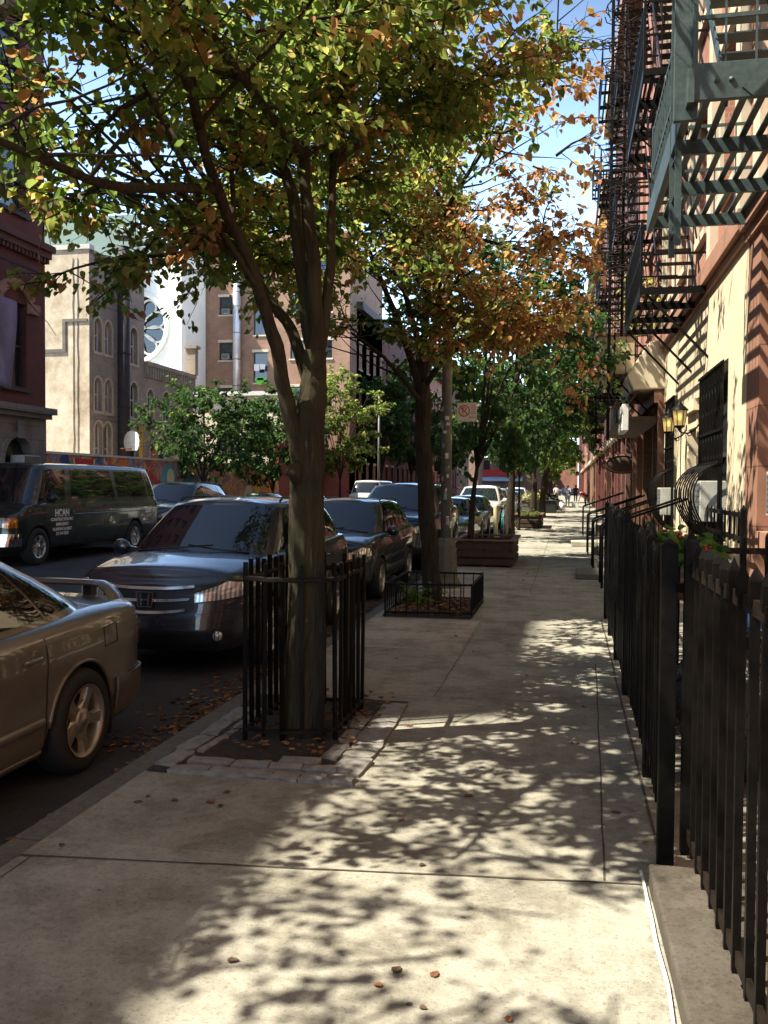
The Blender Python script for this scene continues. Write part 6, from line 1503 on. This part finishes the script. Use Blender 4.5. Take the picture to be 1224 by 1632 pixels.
# ---- tan sedan
PR = [(0, .07, .06, .06), (.10, .03, .015, .012), (.30, .012, .0, .0), (.52, .010, .03, .025), (.72, .0, .05, .035), (.88, .012, .08, .045), (.96, .035, .13, .075), (1.0, .075, .20, .12)]
def sedan(name, label, pm, loc, rz=0, spoiler=True, detail=True, group=None, cat='car', rim='alloy'):
    e = empty(name, loc, rz); tag(e, label, cat, group)
    c = Car([(0, -2.40, .68), (.50, -2.36, .70), (.78, -2.18, .72), (.87, -1.85, .78), (.895, -1.0, .90), (.895, 0, .925), (.895, 1.0, .955), (.885, 1.7, .975), (.83, 2.18, .97), (.70, 2.36, .95), (.42, 2.43, .94), (0, 2.45, .94)],
            PR, .20, [-1.42, 1.33], .325,
            [(0, -1.02, .90), (.45, -.98, .90), (.74, -.80, .91), (.80, -.35, .93), (.81, .4, .94), (.80, 1.0, .955), (.76, 1.42, .975), (.62, 1.72, .985), (.35, 1.80, .985), (0, 1.82, .985)],
            [(0, -.10, 1.37), (.35, -.08, 1.37), (.53, -.02, 1.36), (.58, .12, 1.37), (.585, .4, 1.385), (.575, .72, 1.375), (.545, .96, 1.345), (.47, 1.02, 1.34), (.25, 1.05, 1.345), (0, 1.06, 1.345)], crown=.045)
    c.build_body(e, pm); c.build_cabin(e, pm)
    c.glass(e, 'windscreen', 0, 1.75, .05, .95, mirror_join=True, nu=18); c.glass(e, 'rear_window', 7.3, 9 - 1e-4, .08, .93, mirror_join=True, nu=18)
    # quarter light arcs down behind the rear door
    def qs(j, a, b): return (a + .0 * j, b - .95 * j ** 2.0 - .08 * (1 - j) ** 3)
    c.glass(e, 'front_door_window', 2.35, 3.75, .08, .90, shape=lambda j, a, b: (a + .45 * j, b))
    c.glass(e, 'rear_door_window', 3.86, 5.16, .08, .90)
    c.glass(e, 'quarter_window', 5.26, 6.28, .10, .88, shape=qs)
    c.wheel_set(e, .80, .21, rim, 5, .68, 1.15)
    c.seam(e, [-1.0, .02, 1.0 if 0 else .93], .26, .90); c.hline(e, -.95, .90, .40, .42, .028, .014, pm, 'side_moulding')
    c.hline(e, -1.0, .92, .225, .23, .02, .012, M['chrome'] if 0 else pm, 'sill_strip'); handle(c, e, (-.18, .78), .80, pm)
    mirror_(e, .84, -.62, .96, pm, .9)
    c.patch(e, 'tail_lamp', M['taillamp'], 8.35, 9.75, .64, .86, .006); c.patch(e, 'headlamp', M['headlamp'], .8, 2.6, .52, .66, .006)
    c.patch(e, 'rear_bumper', pm, 7.15, 10.999, .26, .50, .022, join=False, nu=24)
    c.patch(e, 'front_grille', M['black'], 0, .7, .46, .60, .006, join=True); c.patch(e, 'number_plate', M['plate'], 10.55, 10.99, .62, .76, .008)
    if detail:
        # fuel flap outline, mud flap, arch lip
        for (a, b_, y, z) in (): pass
        u0, u1 = c.u_at(1.60), c.u_at(1.78)
        m_ = MB()
        loop = [(1.60, .74), (1.60, .86), (1.78, .87), (1.78, .75), (1.60, .74)]
        for (ya, za), (yb, zb) in zip(loop[:-1], loop[1:]):
            pa, pb = c.pt(c.u_at(ya), za, .003), c.pt(c.u_at(yb), zb, .003); m_.bar(pa, pb, .005, .004)
        m_.build('fuel_flap', M['black'], e)
    for wy in c.wheels:
        for sgn in (1, -1):
            pts = []
            for k in range(25):
                a = radians(8 + 164 * k / 24); y = wy + c.Ra * 1.02 * cos(a); z = c.Rw * .98 + c.Ra * 1.02 * sin(a); p = c.pt(c.u_at(y), max(z, .24), .004); pts.append((sgn * p[0], y, max(z, .24)))
            m_ = MB(); m_.tube(pts, .014, n=6); m_.build('arch_lip', pm, e)
            m_ = MB(); m_.box(sgn * .83 - .07, sgn * .83 + .05, wy + .345, wy + .37, .15, .42); m_.build('mud_flap', M['black'], e)
    if spoiler:
        m_ = MB(); prof = [(-.10, 0), (-.06, .022), (.03, .020), (.10, -.004), (.09, -.016), (-.09, -.014)]; rows = []
        for k in range(29):
            f = -1 + k / 14; x = .74 * f; drop = .165 * max(0, (abs(f) - .74) / .26) ** 1.8; rows.append([(x, 2.20 + a - .06 * abs(f) ** 2 - drop * .25, 1.085 + b_ - drop) for a, b_ in prof] + [(x, 2.20 + prof[0][0] - .06 * abs(f) ** 2 - drop * .25, 1.085 + prof[0][1] - drop)])
        m_.grid(rows); m_.add([rows[0][i] for i in range(6)], [(0, 1, 2, 3, 4, 5)]); m_.add([rows[-1][i] for i in range(6)], [(5, 4, 3, 2, 1, 0)]); m_.build('spoiler', pm, e)
        for x in (-.45, .45): m_ = MB(); m_.box(x - .03, x + .03, 2.15, 2.23, .98, 1.08); m_.build('spoiler_foot', M['black'], e)
    return e
tanp = paint('tan metallic paint', (.165, .146, .120), .35, .34)
sedan('parked_car', 'tan metallic saloon with rear spoiler and five spoke wheels nearest at left', tanp, (-3.82, 3.80, -.15))
# ---- dark suv with chrome slats
PS = [(0, .09, .10, .06), (.12, .03, .02, .012), (.28, .02, .0, .0), (.45, .018, .015, .02), (.62, .0, .035, .03), (.80, .008, .05, .05), (.93, .03, .09, .07), (1.0, .07, .19, .12)]
def suv(name, label, pm, loc, rz=0, front='slats', group=None, k=1.0, rim='alloy_silver', cat='car', emblem=True):
    e = empty(name, loc, rz); tag(e, label, cat, group); e.scale = (k, k, k)
    c = Car([(0, -2.27, .90), (.42, -2.24, .905), (.72, -2.10, .92), (.86, -1.84, .95), (.905, -1.1, 1.04), (.91, 0, 1.06), (.91, 1.0, 1.09), (.895, 1.8, 1.12), (.84, 2.12, 1.12), (.62, 2.24, 1.1), (0, 2.27, 1.1)],
            PS, .24, [-1.36, 1.26], .345,
            [(0, -1.22, 1.03), (.45, -1.17, 1.03), (.77, -.96, 1.04), (.83, -.5, 1.05), (.84, .3, 1.07), (.83, 1.1, 1.10), (.80, 1.75, 1.13), (.70, 2.05, 1.13), (.40, 2.16, 1.12), (0, 2.18, 1.12)],
            [(0, -.36, 1.58), (.36, -.33, 1.58), (.58, -.24, 1.565), (.635, -.05, 1.585), (.645, .4, 1.60), (.635, 1.0, 1.585), (.60, 1.62, 1.55), (.53, 1.80, 1.54), (.3, 1.86, 1.54), (0, 1.87, 1.54)], crown=.075)
    c.build_body(e, pm); c.build_cabin(e, pm)
    c.glass(e, 'windscreen', 0, 1.82, .05, .95, mirror_join=True, nu=18); c.glass(e, 'rear_window', 7.4, 9 - 1e-4, .15, .93, mirror_join=True)
    c.glass(e, 'front_door_window', 2.45, 3.85, .08, .90, shape=lambda j, a, b: (a + .35 * j, b)); c.glass(e, 'rear_door_window', 3.97, 5.15, .08, .90); c.glass(e, 'quarter_window', 5.3, 6.3, .15, .86, shape=lambda j, a, b: (a, b - .5 * j))
    c.wheel_set(e, .805, .22, rim, 5, .66); c.seam(e, [-.98, .08, 1.0], .32, 1.0); handle(c, e, (-.12, .85), .93, pm); mirror_(e, .86, -.80, 1.10, pm, 1.1)
    c.hline(e, -1.0, 1.0, .42, .44, .04, .014, M['black'], 'side_cladding')
    # bonnet shut line and wiper cowl
    c.patch(e, 'cowl', M['black'], 0, 0.01, 1.0, 1.01, 0) if 0 else None
    for sgn in (1, -1):
        m_ = MB(); m_.tube([(sgn * .62, -1.16, 1.085), (sgn * .25, -1.22, 1.125), (-sgn * .05 if sgn > 0 else .22, -1.16, 1.16)], .009, n=5); m_.build('wiper', M['black'], e)
    # head lamps sweep back from the grille
    c.patch(e, 'headlamp_surround', M['black'], 1.06, 3.02, 0, 0, .004, nu=16, shape=lambda g_: (.685 + .055 * g_, .80 + .110 * min(1, g_ * 1.6) - .05 * max(0, g_ - .6)))
    c.patch(e, 'headlamp', M['headlamp'], 1.14, 2.9, 0, 0, .009, nu=16, shape=lambda g_: (.700 + .055 * g_, .785 + .105 * min(1, g_ * 1.6) - .05 * max(0, g_ - .6)))
    c.patch(e, 'tail_lamp', M['taillamp'], 7.2, 8.6, .75, 1.05, .008); c.patch(e, 'number_plate', M['plate'], 9.5, 9.99, .75, .9, .008)
    if front == 'slats':
        c.patch(e, 'grille_opening', M['black'], 0, 1.12, 0, 0, .004, join=True, nu=14, shape=lambda g_: (.565 + .06 * g_ * g_, .86 - .02 * g_))
        for z in (.825, .715, .605):
            zz = z; c.patch(e, 'chrome_slat', M['chrome'], .14 if z == .715 else 0, 1.12 - .10 * (.825 - z) / .1, 0, 0, .022, join=(z != .715), nu=14, nz=2, shape=lambda g_, zz=zz: (zz - .013 + .022 * g_ ** 2 * (1 if zz > .7 else 1.4), zz + .013 + .020 * g_ ** 2 * (1 if zz > .7 else 1.4)))
        if emblem:
            y_ = c.pt(0, .72, .03)[1]
            m_ = MB(); fr = [(-.082, .068), (.082, .068), (.066, -.068), (-.066, -.068)]
            for a, b_ in zip(fr, fr[1:] + fr[:1]): m_.bar((a[0], y_ - .008, .725 + a[1]), (b_[0], y_ - .008, .725 + b_[1]), .012)
            for sg in (1, -1): m_.bar((sg * .046, y_ - .010, .725 + .055), (sg * .034, y_ - .010, .725 - .055), .019)
            m_.bar((-.03, y_ - .010, .722), (.03, y_ - .010, .722), .013); m_.build('emblem', M['chrome'], e)
            m_ = MB(); m_.box(-.08, .08, y_ - .004, y_ + .01, .66, .79); m_.build('emblem_plate', M['black'], e)
        c.patch(e, 'lower_intake', M['black'], 0, 1.3, 0, 0, .004, join=True, nu=14, shape=lambda g_: (.30, .46 - .03 * g_ * g_))
        c.patch(e, 'bumper_blade', pm, 0, 2.2, 0, 0, .022, join=True, nu=20, shape=lambda g_: (.475 + .05 * g_, .545 + .085 * g_))
        c.patch(e, 'fog_recess', M['black'], 1.45, 2.25, .32, .46, .006)
        for sgn in (1, -1):
            p = Vector(c.pt(1.75, .39, .015)); m_ = MB(); m_.lathe([(0, .02), (.04, .014), (.048, 0), (.048, -.02)], n=16, axis='X'); o_ = m_.build('fog_lamp', M['headlamp'], e); o_.location = (sgn * p.x, p.y, p.z); o_.rotation_euler = (0, 0, -pi / 2 if sgn > 0 else -pi / 2)
    else:
        c.patch(e, 'grille_opening', M['black'], 0, .95, .66, .80, .004, join=True); c.patch(e, 'chrome_slat', M['chrome'], 0, .95, .72, .745, .02, join=True, nz=2); c.patch(e, 'lower_intake', M['black'], 0, 1.5, .32, .46, .004, join=True)
        c.patch(e, 'front_plate', M['plate'], 0, .4, .48, .6, .03, join=True)
    for sgn in (1, -1): m_ = MB(); m_.tube([(sgn * .60, -.1, 1.60), (sgn * .60, .0, 1.64), (sgn * .60, 1.4, 1.635), (sgn * .58, 1.5, 1.58)], .014, n=6); m_.build('roof_rail', M['black'], e)
    for wy in c.wheels:
        for sgn in (1, -1):
            pts = []
            for q in range(25):
                a = radians(8 + 164 * q / 24); y = wy + c.Ra * 1.03 * cos(a); z = c.Rw * .98 + c.Ra * 1.03 * sin(a); p = c.pt(c.u_at(y), max(z, .26), .003); pts.append((sgn * p[0], y, max(z, .26)))
            m_ = MB(); m_.tube(pts, .022, n=6); m_.build('arch_lip', M['black'], e)
    return e
suvp = paint('dark slate metallic paint', (.020, .024, .032), .15, .3)
suv('parked_car', 'dark slate compact suv with chrome grille slats behind the first tree', suvp, (-3.82, 10.04, -.15))
bl_ = paint('black paint', (.016, .016, .018), .3, .3); nav = paint('navy paint', (.018, .024, .06), .4, .3); grn = paint('dark green paint', (.03, .055, .045), .4, .35); wht = paint('white paint body', (.62, .62, .60), 0, .35); slv = paint('silver paint', (.34, .36, .38), .7, .3); tan2 = paint('brown paint', (.16, .10, .07), .5, .35)
suv('parked_car', 'black compact suv parked second behind the slate one', bl_, (-3.72, 15.3, -.15), 0, 'plain', 'cars parked along the near kerb', .95)
suv('parked_car', 'tall navy people carrier parked third along the near kerb', nav, (-3.72, 21.0, -.15), 0, 'plain', 'cars parked along the near kerb', 1.12)
sedan('parked_car', 'dark green saloon parked behind the navy people carrier', grn, (-3.5, 27.0, -.15), 0, False, False, 'cars parked along the near kerb')
sedan('parked_car', 'grey green saloon parked beyond the wooden planter', paint('grey green', (.12, .15, .14), .5), (-3.5, 32.4, -.15), 0, False, False, 'cars parked along the near kerb')
suv('parked_car', 'white and brown off-roader parked beyond the teal bicycle', wht, (-3.55, 38.0, -.15), 0, 'plain', 'cars parked along the near kerb', 1.08)
# ---- passenger van across the street
def van(name, label, pm, loc, rz=0, L=5.85, lettering=True, group=None, hood=True):
    e = empty(name, loc, rz); tag(e, label, 'van', group); h = L / 2
    c = Car([(0, -h, .98), (.55, -h + .03, .99), (.86, -h + .14, 1.0), (.98, -h + .42, 1.06), (1.0, -h + .9, 1.22), (1.01, 0, 1.24), (1.01, h - 1.2, 1.24), (1.0, h - .3, 1.24), (.96, h - .04, 1.24), (.6, h, 1.24), (0, h, 1.24)],
            [(0, .07, .06, .05), (.12, .02, .0, .01), (.35, .0, .03, .0), (.55, .0, .05, .0), (.8, .0, .055, .0), (.93, .012, .08, .01), (1.0, .03, .14, .02)], .32, [-h + .92, h - 1.30], .375,
            [(0, -h + .72, 1.22), (.6, -h + .74, 1.22), (.90, -h + .88, 1.22), (.975, -h + 1.25, 1.23), (.985, 0, 1.24), (.985, h - 1.2, 1.24), (.98, h - .4, 1.24), (.93, h - .08, 1.24), (.6, h - .03, 1.24), (0, h - .03, 1.24)],
            [(0, -h + 1.22, 2.0), (.5, -h + 1.24, 2.0), (.74, -h + 1.34, 1.99), (.80, -h + 1.7, 2.01), (.81, 0, 2.02), (.81, h - 1.2, 2.02), (.80, h - .5, 2.01), (.75, h - .26, 2.0), (.5, h - .2, 2.0), (0, h - .19, 2.0)], crown=.05)
    c.build_body(e, pm); c.build_cabin(e, pm)
    c.glass(e, 'windscreen', 0, 1.8, .06, .92, mirror_join=True, nu=16); c.glass(e, 'front_door_window', 2.45, 3.38, .08, .86, shape=lambda j, a, b: (a + .18 * j, b))
    c.glass(e, 'side_window', 3.52, 4.42, .10, .86); c.glass(e, 'side_window', 4.52, 5.65, .10, .86); c.glass(e, 'side_window', 5.85, 6.65, .10, .86); c.glass(e, 'rear_window', 7.5, 9 - 1e-4, .12, .86, mirror_join=True)
    c.wheel_set(e, .90, .22, 'alloy_silver', 6, .60, 1.1); c.seam(e, [-h + 1.12, -h + 2.28, -h + 3.5], .4, 1.2); c.hline(e, -h + 1.3, h - .4, .98, .98, .012, .012, pm, 'body_crease')
    c.patch(e, 'headlamp', M['headlamp'], .95, 1.7, .78, .97, .008); c.patch(e, 'side_indicator', M['amber'], 1.74, 2.6, .77, .96, .010); c.patch(e, 'grille_opening', M['black'], 0, .9, .72, .95, .006, join=True)
    c.patch(e, 'chrome_bumper', M['chrome'], 0, 2.75, .42, .66, .075, join=True, nu=26); c.patch(e, 'tail_lamp', M['taillamp'], 7.4, 7.9, .8, 1.15, .006); mirror_(e, 1.0, -h + 1.15, 1.34, M['black'], 1.25)
    handle(c, e, (-h + 2.15,), 1.02, M['black'])
    if lettering:
        yc = -h + 1.75
        for i, (s_, sz) in enumerate([('HCAN', .20), ('CONSTRUCTION INC', .085), ('EMERGENCY', .085), ('PLUMBING & HEAT', .085), ('212 544 2525', .085)]):
            z = [1.02, .89, .79, .69, .60][i]; x_ = c.pt(c.u_at(yc), min(z, 1.1), .006)[0] + .004
            text('lettering', s_, sz, e, (x_, yc, z), (pi / 2, 0, pi / 2), M['white_paint'], .001, sx=.95 if i == 0 else 1.0, bold=.010 if i == 0 else .003)
    return e
vanp = paint('dark green van paint', (.022, .030, .027), .25, .3)
van('passenger_van', 'dark green passenger van with white lettering across the street', vanp, (-12.3, 20.23, -.15), 0, 6.3).scale = (1.09, 1.09, 1.09)
# boxy black 4x4 behind the van, and the rest of that lane
suv('parked_car', 'boxy black suv parked right behind the passenger van', bl_, (-12.25, 27.2, -.15), 0, 'plain', 'cars parked across the street', 1.12)
sedan('parked_car', 'dark green saloon parked before the orange mural', grn, (-12.2, 35.0, -.15), 0, False, False, 'cars parked across the street')
sedan('parked_car', 'dark teal saloon parked behind the tree trunk across the street', paint('teal car', (.02, .05, .05), .4), (-12.2, 41.5, -.15), 0, False, False, 'cars parked across the street')
van('delivery_van', 'white roofed delivery van parked across the street beyond the mural', wht, (-12.3, 57.0, -.15), 0, 5.5, False)
C0 = [(suv, 'silver suv first of the farther cars on the near kerb', slv, -3.5, 44), (sedan, 'silver saloon second of the farther cars on the near kerb', slv, -3.5, 50), (sedan, 'dark saloon third of the farther cars on the near kerb', bl_, -3.5, 56), (suv, 'white suv fourth of the farther cars on the near kerb', wht, -3.5, 62.5), (sedan, 'navy saloon fifth of the farther cars on the near kerb', nav, -3.5, 69),
      (suv, 'silver suv far along the opposite kerb', slv, -12.2, 64), (sedan, 'pale blue saloon far along the opposite kerb', paint('pale blue', (.2, .3, .4), .4), -12.2, 70.5), (sedan, 'white saloon far along the opposite kerb', wht, -12.2, 77), (suv, 'black suv far along the opposite kerb', bl_, -12.2, 84), (sedan, 'silver saloon driving in the middle of the road far ahead', slv, -7.6, 74), (sedan, 'blue saloon driving far ahead', paint('blue car', (.05, .12, .3), .4), -7.4, 96)]
for fn, lb, pm, x, y in C0:
    if fn is suv: suv('parked_car', lb, pm, (x, y, -.15), 0, 'plain', None)
    else: sedan('parked_car' if x != -7.6 and x != -7.4 else 'moving_car', lb, pm, (x, y, -.15), 0, False, False)
sedan('parked_car', 'dark blue car crossing the end of the sidewalk view', nav, (.3, 155, -.15), pi / 2, False, False)
# ------------------------------------------------------------------ people far down the sidewalk
skin = basic('skin', (.42, .26, .18), .6, var=.06, bump=0); skin_d = basic('dark skin', (.14, .08, .055), .6, var=.06, bump=0); hairm = basic('hair', (.02, .014, .01), .7, bump=0)
def figure(label, loc, rz, J, sk, clothes, s=1.0):
    """J: joint name -> (x, y, z, radius); one skinned body, clothes and hair as children. faces local -Y"""
    e = empty('person', loc, rz); tag(e, label, 'person'); e.scale = (s, s, s)
    E_ = [('pelvis', 'chest'), ('chest', 'neck'), ('neck', 'head'), ('head', 'crown')] + [(a + sd_, b_ + sd_) for sd_ in 'LR' for a, b_ in (('shoulder', 'elbow'), ('elbow', 'wrist'), ('wrist', 'palm'), ('hip', 'knee'), ('knee', 'ankle'), ('ankle', 'toe'))] + [('chest', 'shoulderL'), ('chest', 'shoulderR'), ('pelvis', 'hipL'), ('pelvis', 'hipR')]
    # short finger chains and a thumb from each palm
    JJ = dict(J)
    for sd_ in 'LR':
        p = Vector(J['palm' + sd_][:3]); w_ = Vector(J['wrist' + sd_][:3]); d = (p - w_).normalized(); sx_ = Vector((0, 1, 0)) if abs(d.y) < .8 else Vector((1, 0, 0))
        for k in range(4):
            q = p + d * .075 + sx_ * (k - 1.5) * .022; JJ['f%d' % k + sd_] = (*q, .008); E_.append(('palm' + sd_, 'f%d' % k + sd_))
        q = p + d * .02 + sx_ * -.06; JJ['th' + sd_] = (*q, .009); E_.append(('palm' + sd_, 'th' + sd_))
    def skinned(names, edges, name, mt, extra=0.0, par=e, root='pelvis'):
        idx = {n: i for i, n in enumerate(names)}; me = bpy.data.meshes.new(name); me.from_pydata([JJ[n][:3] for n in names], [(idx[a], idx[b_]) for a, b_ in edges], [])
        o = link(bpy.data.objects.new(name, me)); me.materials.append(mt); md = o.modifiers.new('skin', 'SKIN'); md.use_smooth_shade = True
        for n, i in idx.items(): r = JJ[n][3] + extra; me.skin_vertices[0].data[i].radius = (r, r); me.skin_vertices[0].data[i].use_root = (n == root)
        sb = o.modifiers.new('sub', 'SUBSURF'); sb.levels = 1; sb.render_levels = 1
        dg = bpy.context.evaluated_depsgraph_get(); m2 = bpy.data.meshes.new_from_object(o.evaluated_get(dg)); o.modifiers.clear(); o.data = m2; m2.materials.clear(); m2.materials.append(mt)
        for f in m2.polygons: f.use_smooth = True
        o.parent = par; return o
    names = list(JJ); b_ = skinned(names, E_, 'body', sk)
    for (nm, ns, es, mt, ex) in clothes: skinned(ns, es, nm, mt, ex, root=ns[0])
    h = Vector(J['head'][:3]); c = Vector(J['crown'][:3]); up_ = (c - h).normalized()
    m_ = MB(); rows = []
    for i in range(7):
        a = pi / 2 * (1 - i / 6) - .25; rows.append([tuple(h + up_ * (.03 + .118 * sin(a)) + Vector((.112 * cos(a) * cos(q * pi / 8), .112 * cos(a) * sin(q * pi / 8) + .018, 0))) for q in range(17)])
    m_.grid(rows, flip=True); m_.build('hair', hairm, e); return e
st_ = dict(pelvis=(0, 0, .95, .13), chest=(0, 0, 1.27, .135), neck=(0, 0, 1.46, .05), head=(0, -.01, 1.56, .095), crown=(0, -.01, 1.68, .075),
    shoulderL=(-.19, 0, 1.40, .055), elbowL=(-.25, .03, 1.13, .042), wristL=(-.22, -.10, .92, .030), palmL=(-.22, -.13, .85, .030), shoulderR=(.19, 0, 1.40, .055), elbowR=(.25, .05, 1.13, .042), wristR=(.23, .03, .90, .030), palmR=(.23, .02, .83, .030),
    hipL=(-.10, 0, .88, .10), kneeL=(-.10, -.10, .50, .062), ankleL=(-.10, -.06, .09, .042), toeL=(-.11, -.20, .04, .036), hipR=(.10, 0, .88, .10), kneeR=(.10, .0, .49, .062), ankleR=(.10, .16, .12, .042), toeR=(.11, .05, .04, .036))
top_ = (['chest', 'pelvis', 'shoulderL', 'shoulderR', 'elbowL', 'elbowR'], [('chest', 'pelvis'), ('chest', 'shoulderL'), ('chest', 'shoulderR'), ('shoulderL', 'elbowL'), ('shoulderR', 'elbowR')])
leg_ = (['pelvis', 'hipL', 'hipR', 'kneeL', 'kneeR'], [('pelvis', 'hipL'), ('pelvis', 'hipR'), ('hipL', 'kneeL'), ('hipR', 'kneeR')])
leg2 = (['pelvis', 'hipL', 'hipR', 'kneeL', 'kneeR', 'ankleL', 'ankleR'], leg_[1] + [('kneeL', 'ankleL'), ('kneeR', 'ankleR')])
pale = basic('pale cloth', (.62, .66, .70), .9, bump=0); redc = basic('red shirt', (.45, .03, .06), .9, bump=0); drk = basic('dark cloth', (.03, .03, .04), .9, bump=0); pb = basic('light blue cloth', (.45, .55, .65), .9, bump=0)
figure('person in a pale top and light blue shorts walking away down the sidewalk', (-.02, 72, 0), pi, st_, skin, [('shirt', *top_, pale, .018), ('shorts', *leg_, pb, .03)])
bend = dict(st_); bend.update(chest=(0, -.30, 1.08, .135), neck=(0, -.46, 1.12, .05), head=(0, -.56, 1.08, .095), crown=(0, -.67, 1.04, .075), shoulderL=(-.19, -.38, 1.06, .055), shoulderR=(.19, -.38, 1.06, .055), elbowL=(-.2, -.42, .80, .042), elbowR=(.2, -.42, .80, .042), wristL=(-.14, -.48, .56, .03), wristR=(.14, -.48, .56, .03), palmL=(-.13, -.50, .49, .03), palmR=(.13, -.50, .49, .03), kneeL=(-.10, -.05, .50, .062), ankleL=(-.10, .02, .09, .042), toeL=(-.11, -.12, .04, .036), kneeR=(.10, -.05, .5, .062), ankleR=(.1, .02, .09, .042), toeR=(.11, -.12, .04, .036))
figure('person in a red shirt bending over beside the building far down the sidewalk', (1.35, 72, 0), radians(90) * -1, bend, skin, [('shirt', *top_, redc, .02), ('trousers', *leg2, drk, .014)])
figure('person in dark clothes standing near the end of the sidewalk', (.75, 92, 0), 0, st_, skin_d, [('shirt', *top_, drk, .018), ('trousers', *leg2, drk, .014)])
figure('person in a white shirt beside the kerb trees beyond the rubbish bags', (-1.0, 82, 0), .4, st_, skin, [('shirt', *top_, pale, .018), ('trousers', *leg2, drk, .014)])
e = empty('white_crate', (.55, 70.5, 0)); tag(e, 'small white crate on the sidewalk beside the bending person', 'crate')
m_ = MB(); m_.obox((0, 0, .2), (.5, .4, .4), None, 1.08); m_.build('body', M['white_trim'], e, bevel=.02); m_ = MB(); m_.obox((0, 0, .41), (.58, .47, .03)); m_.build('rim', M['white_paint'], e)
print('objects', len(bpy.data.objects))
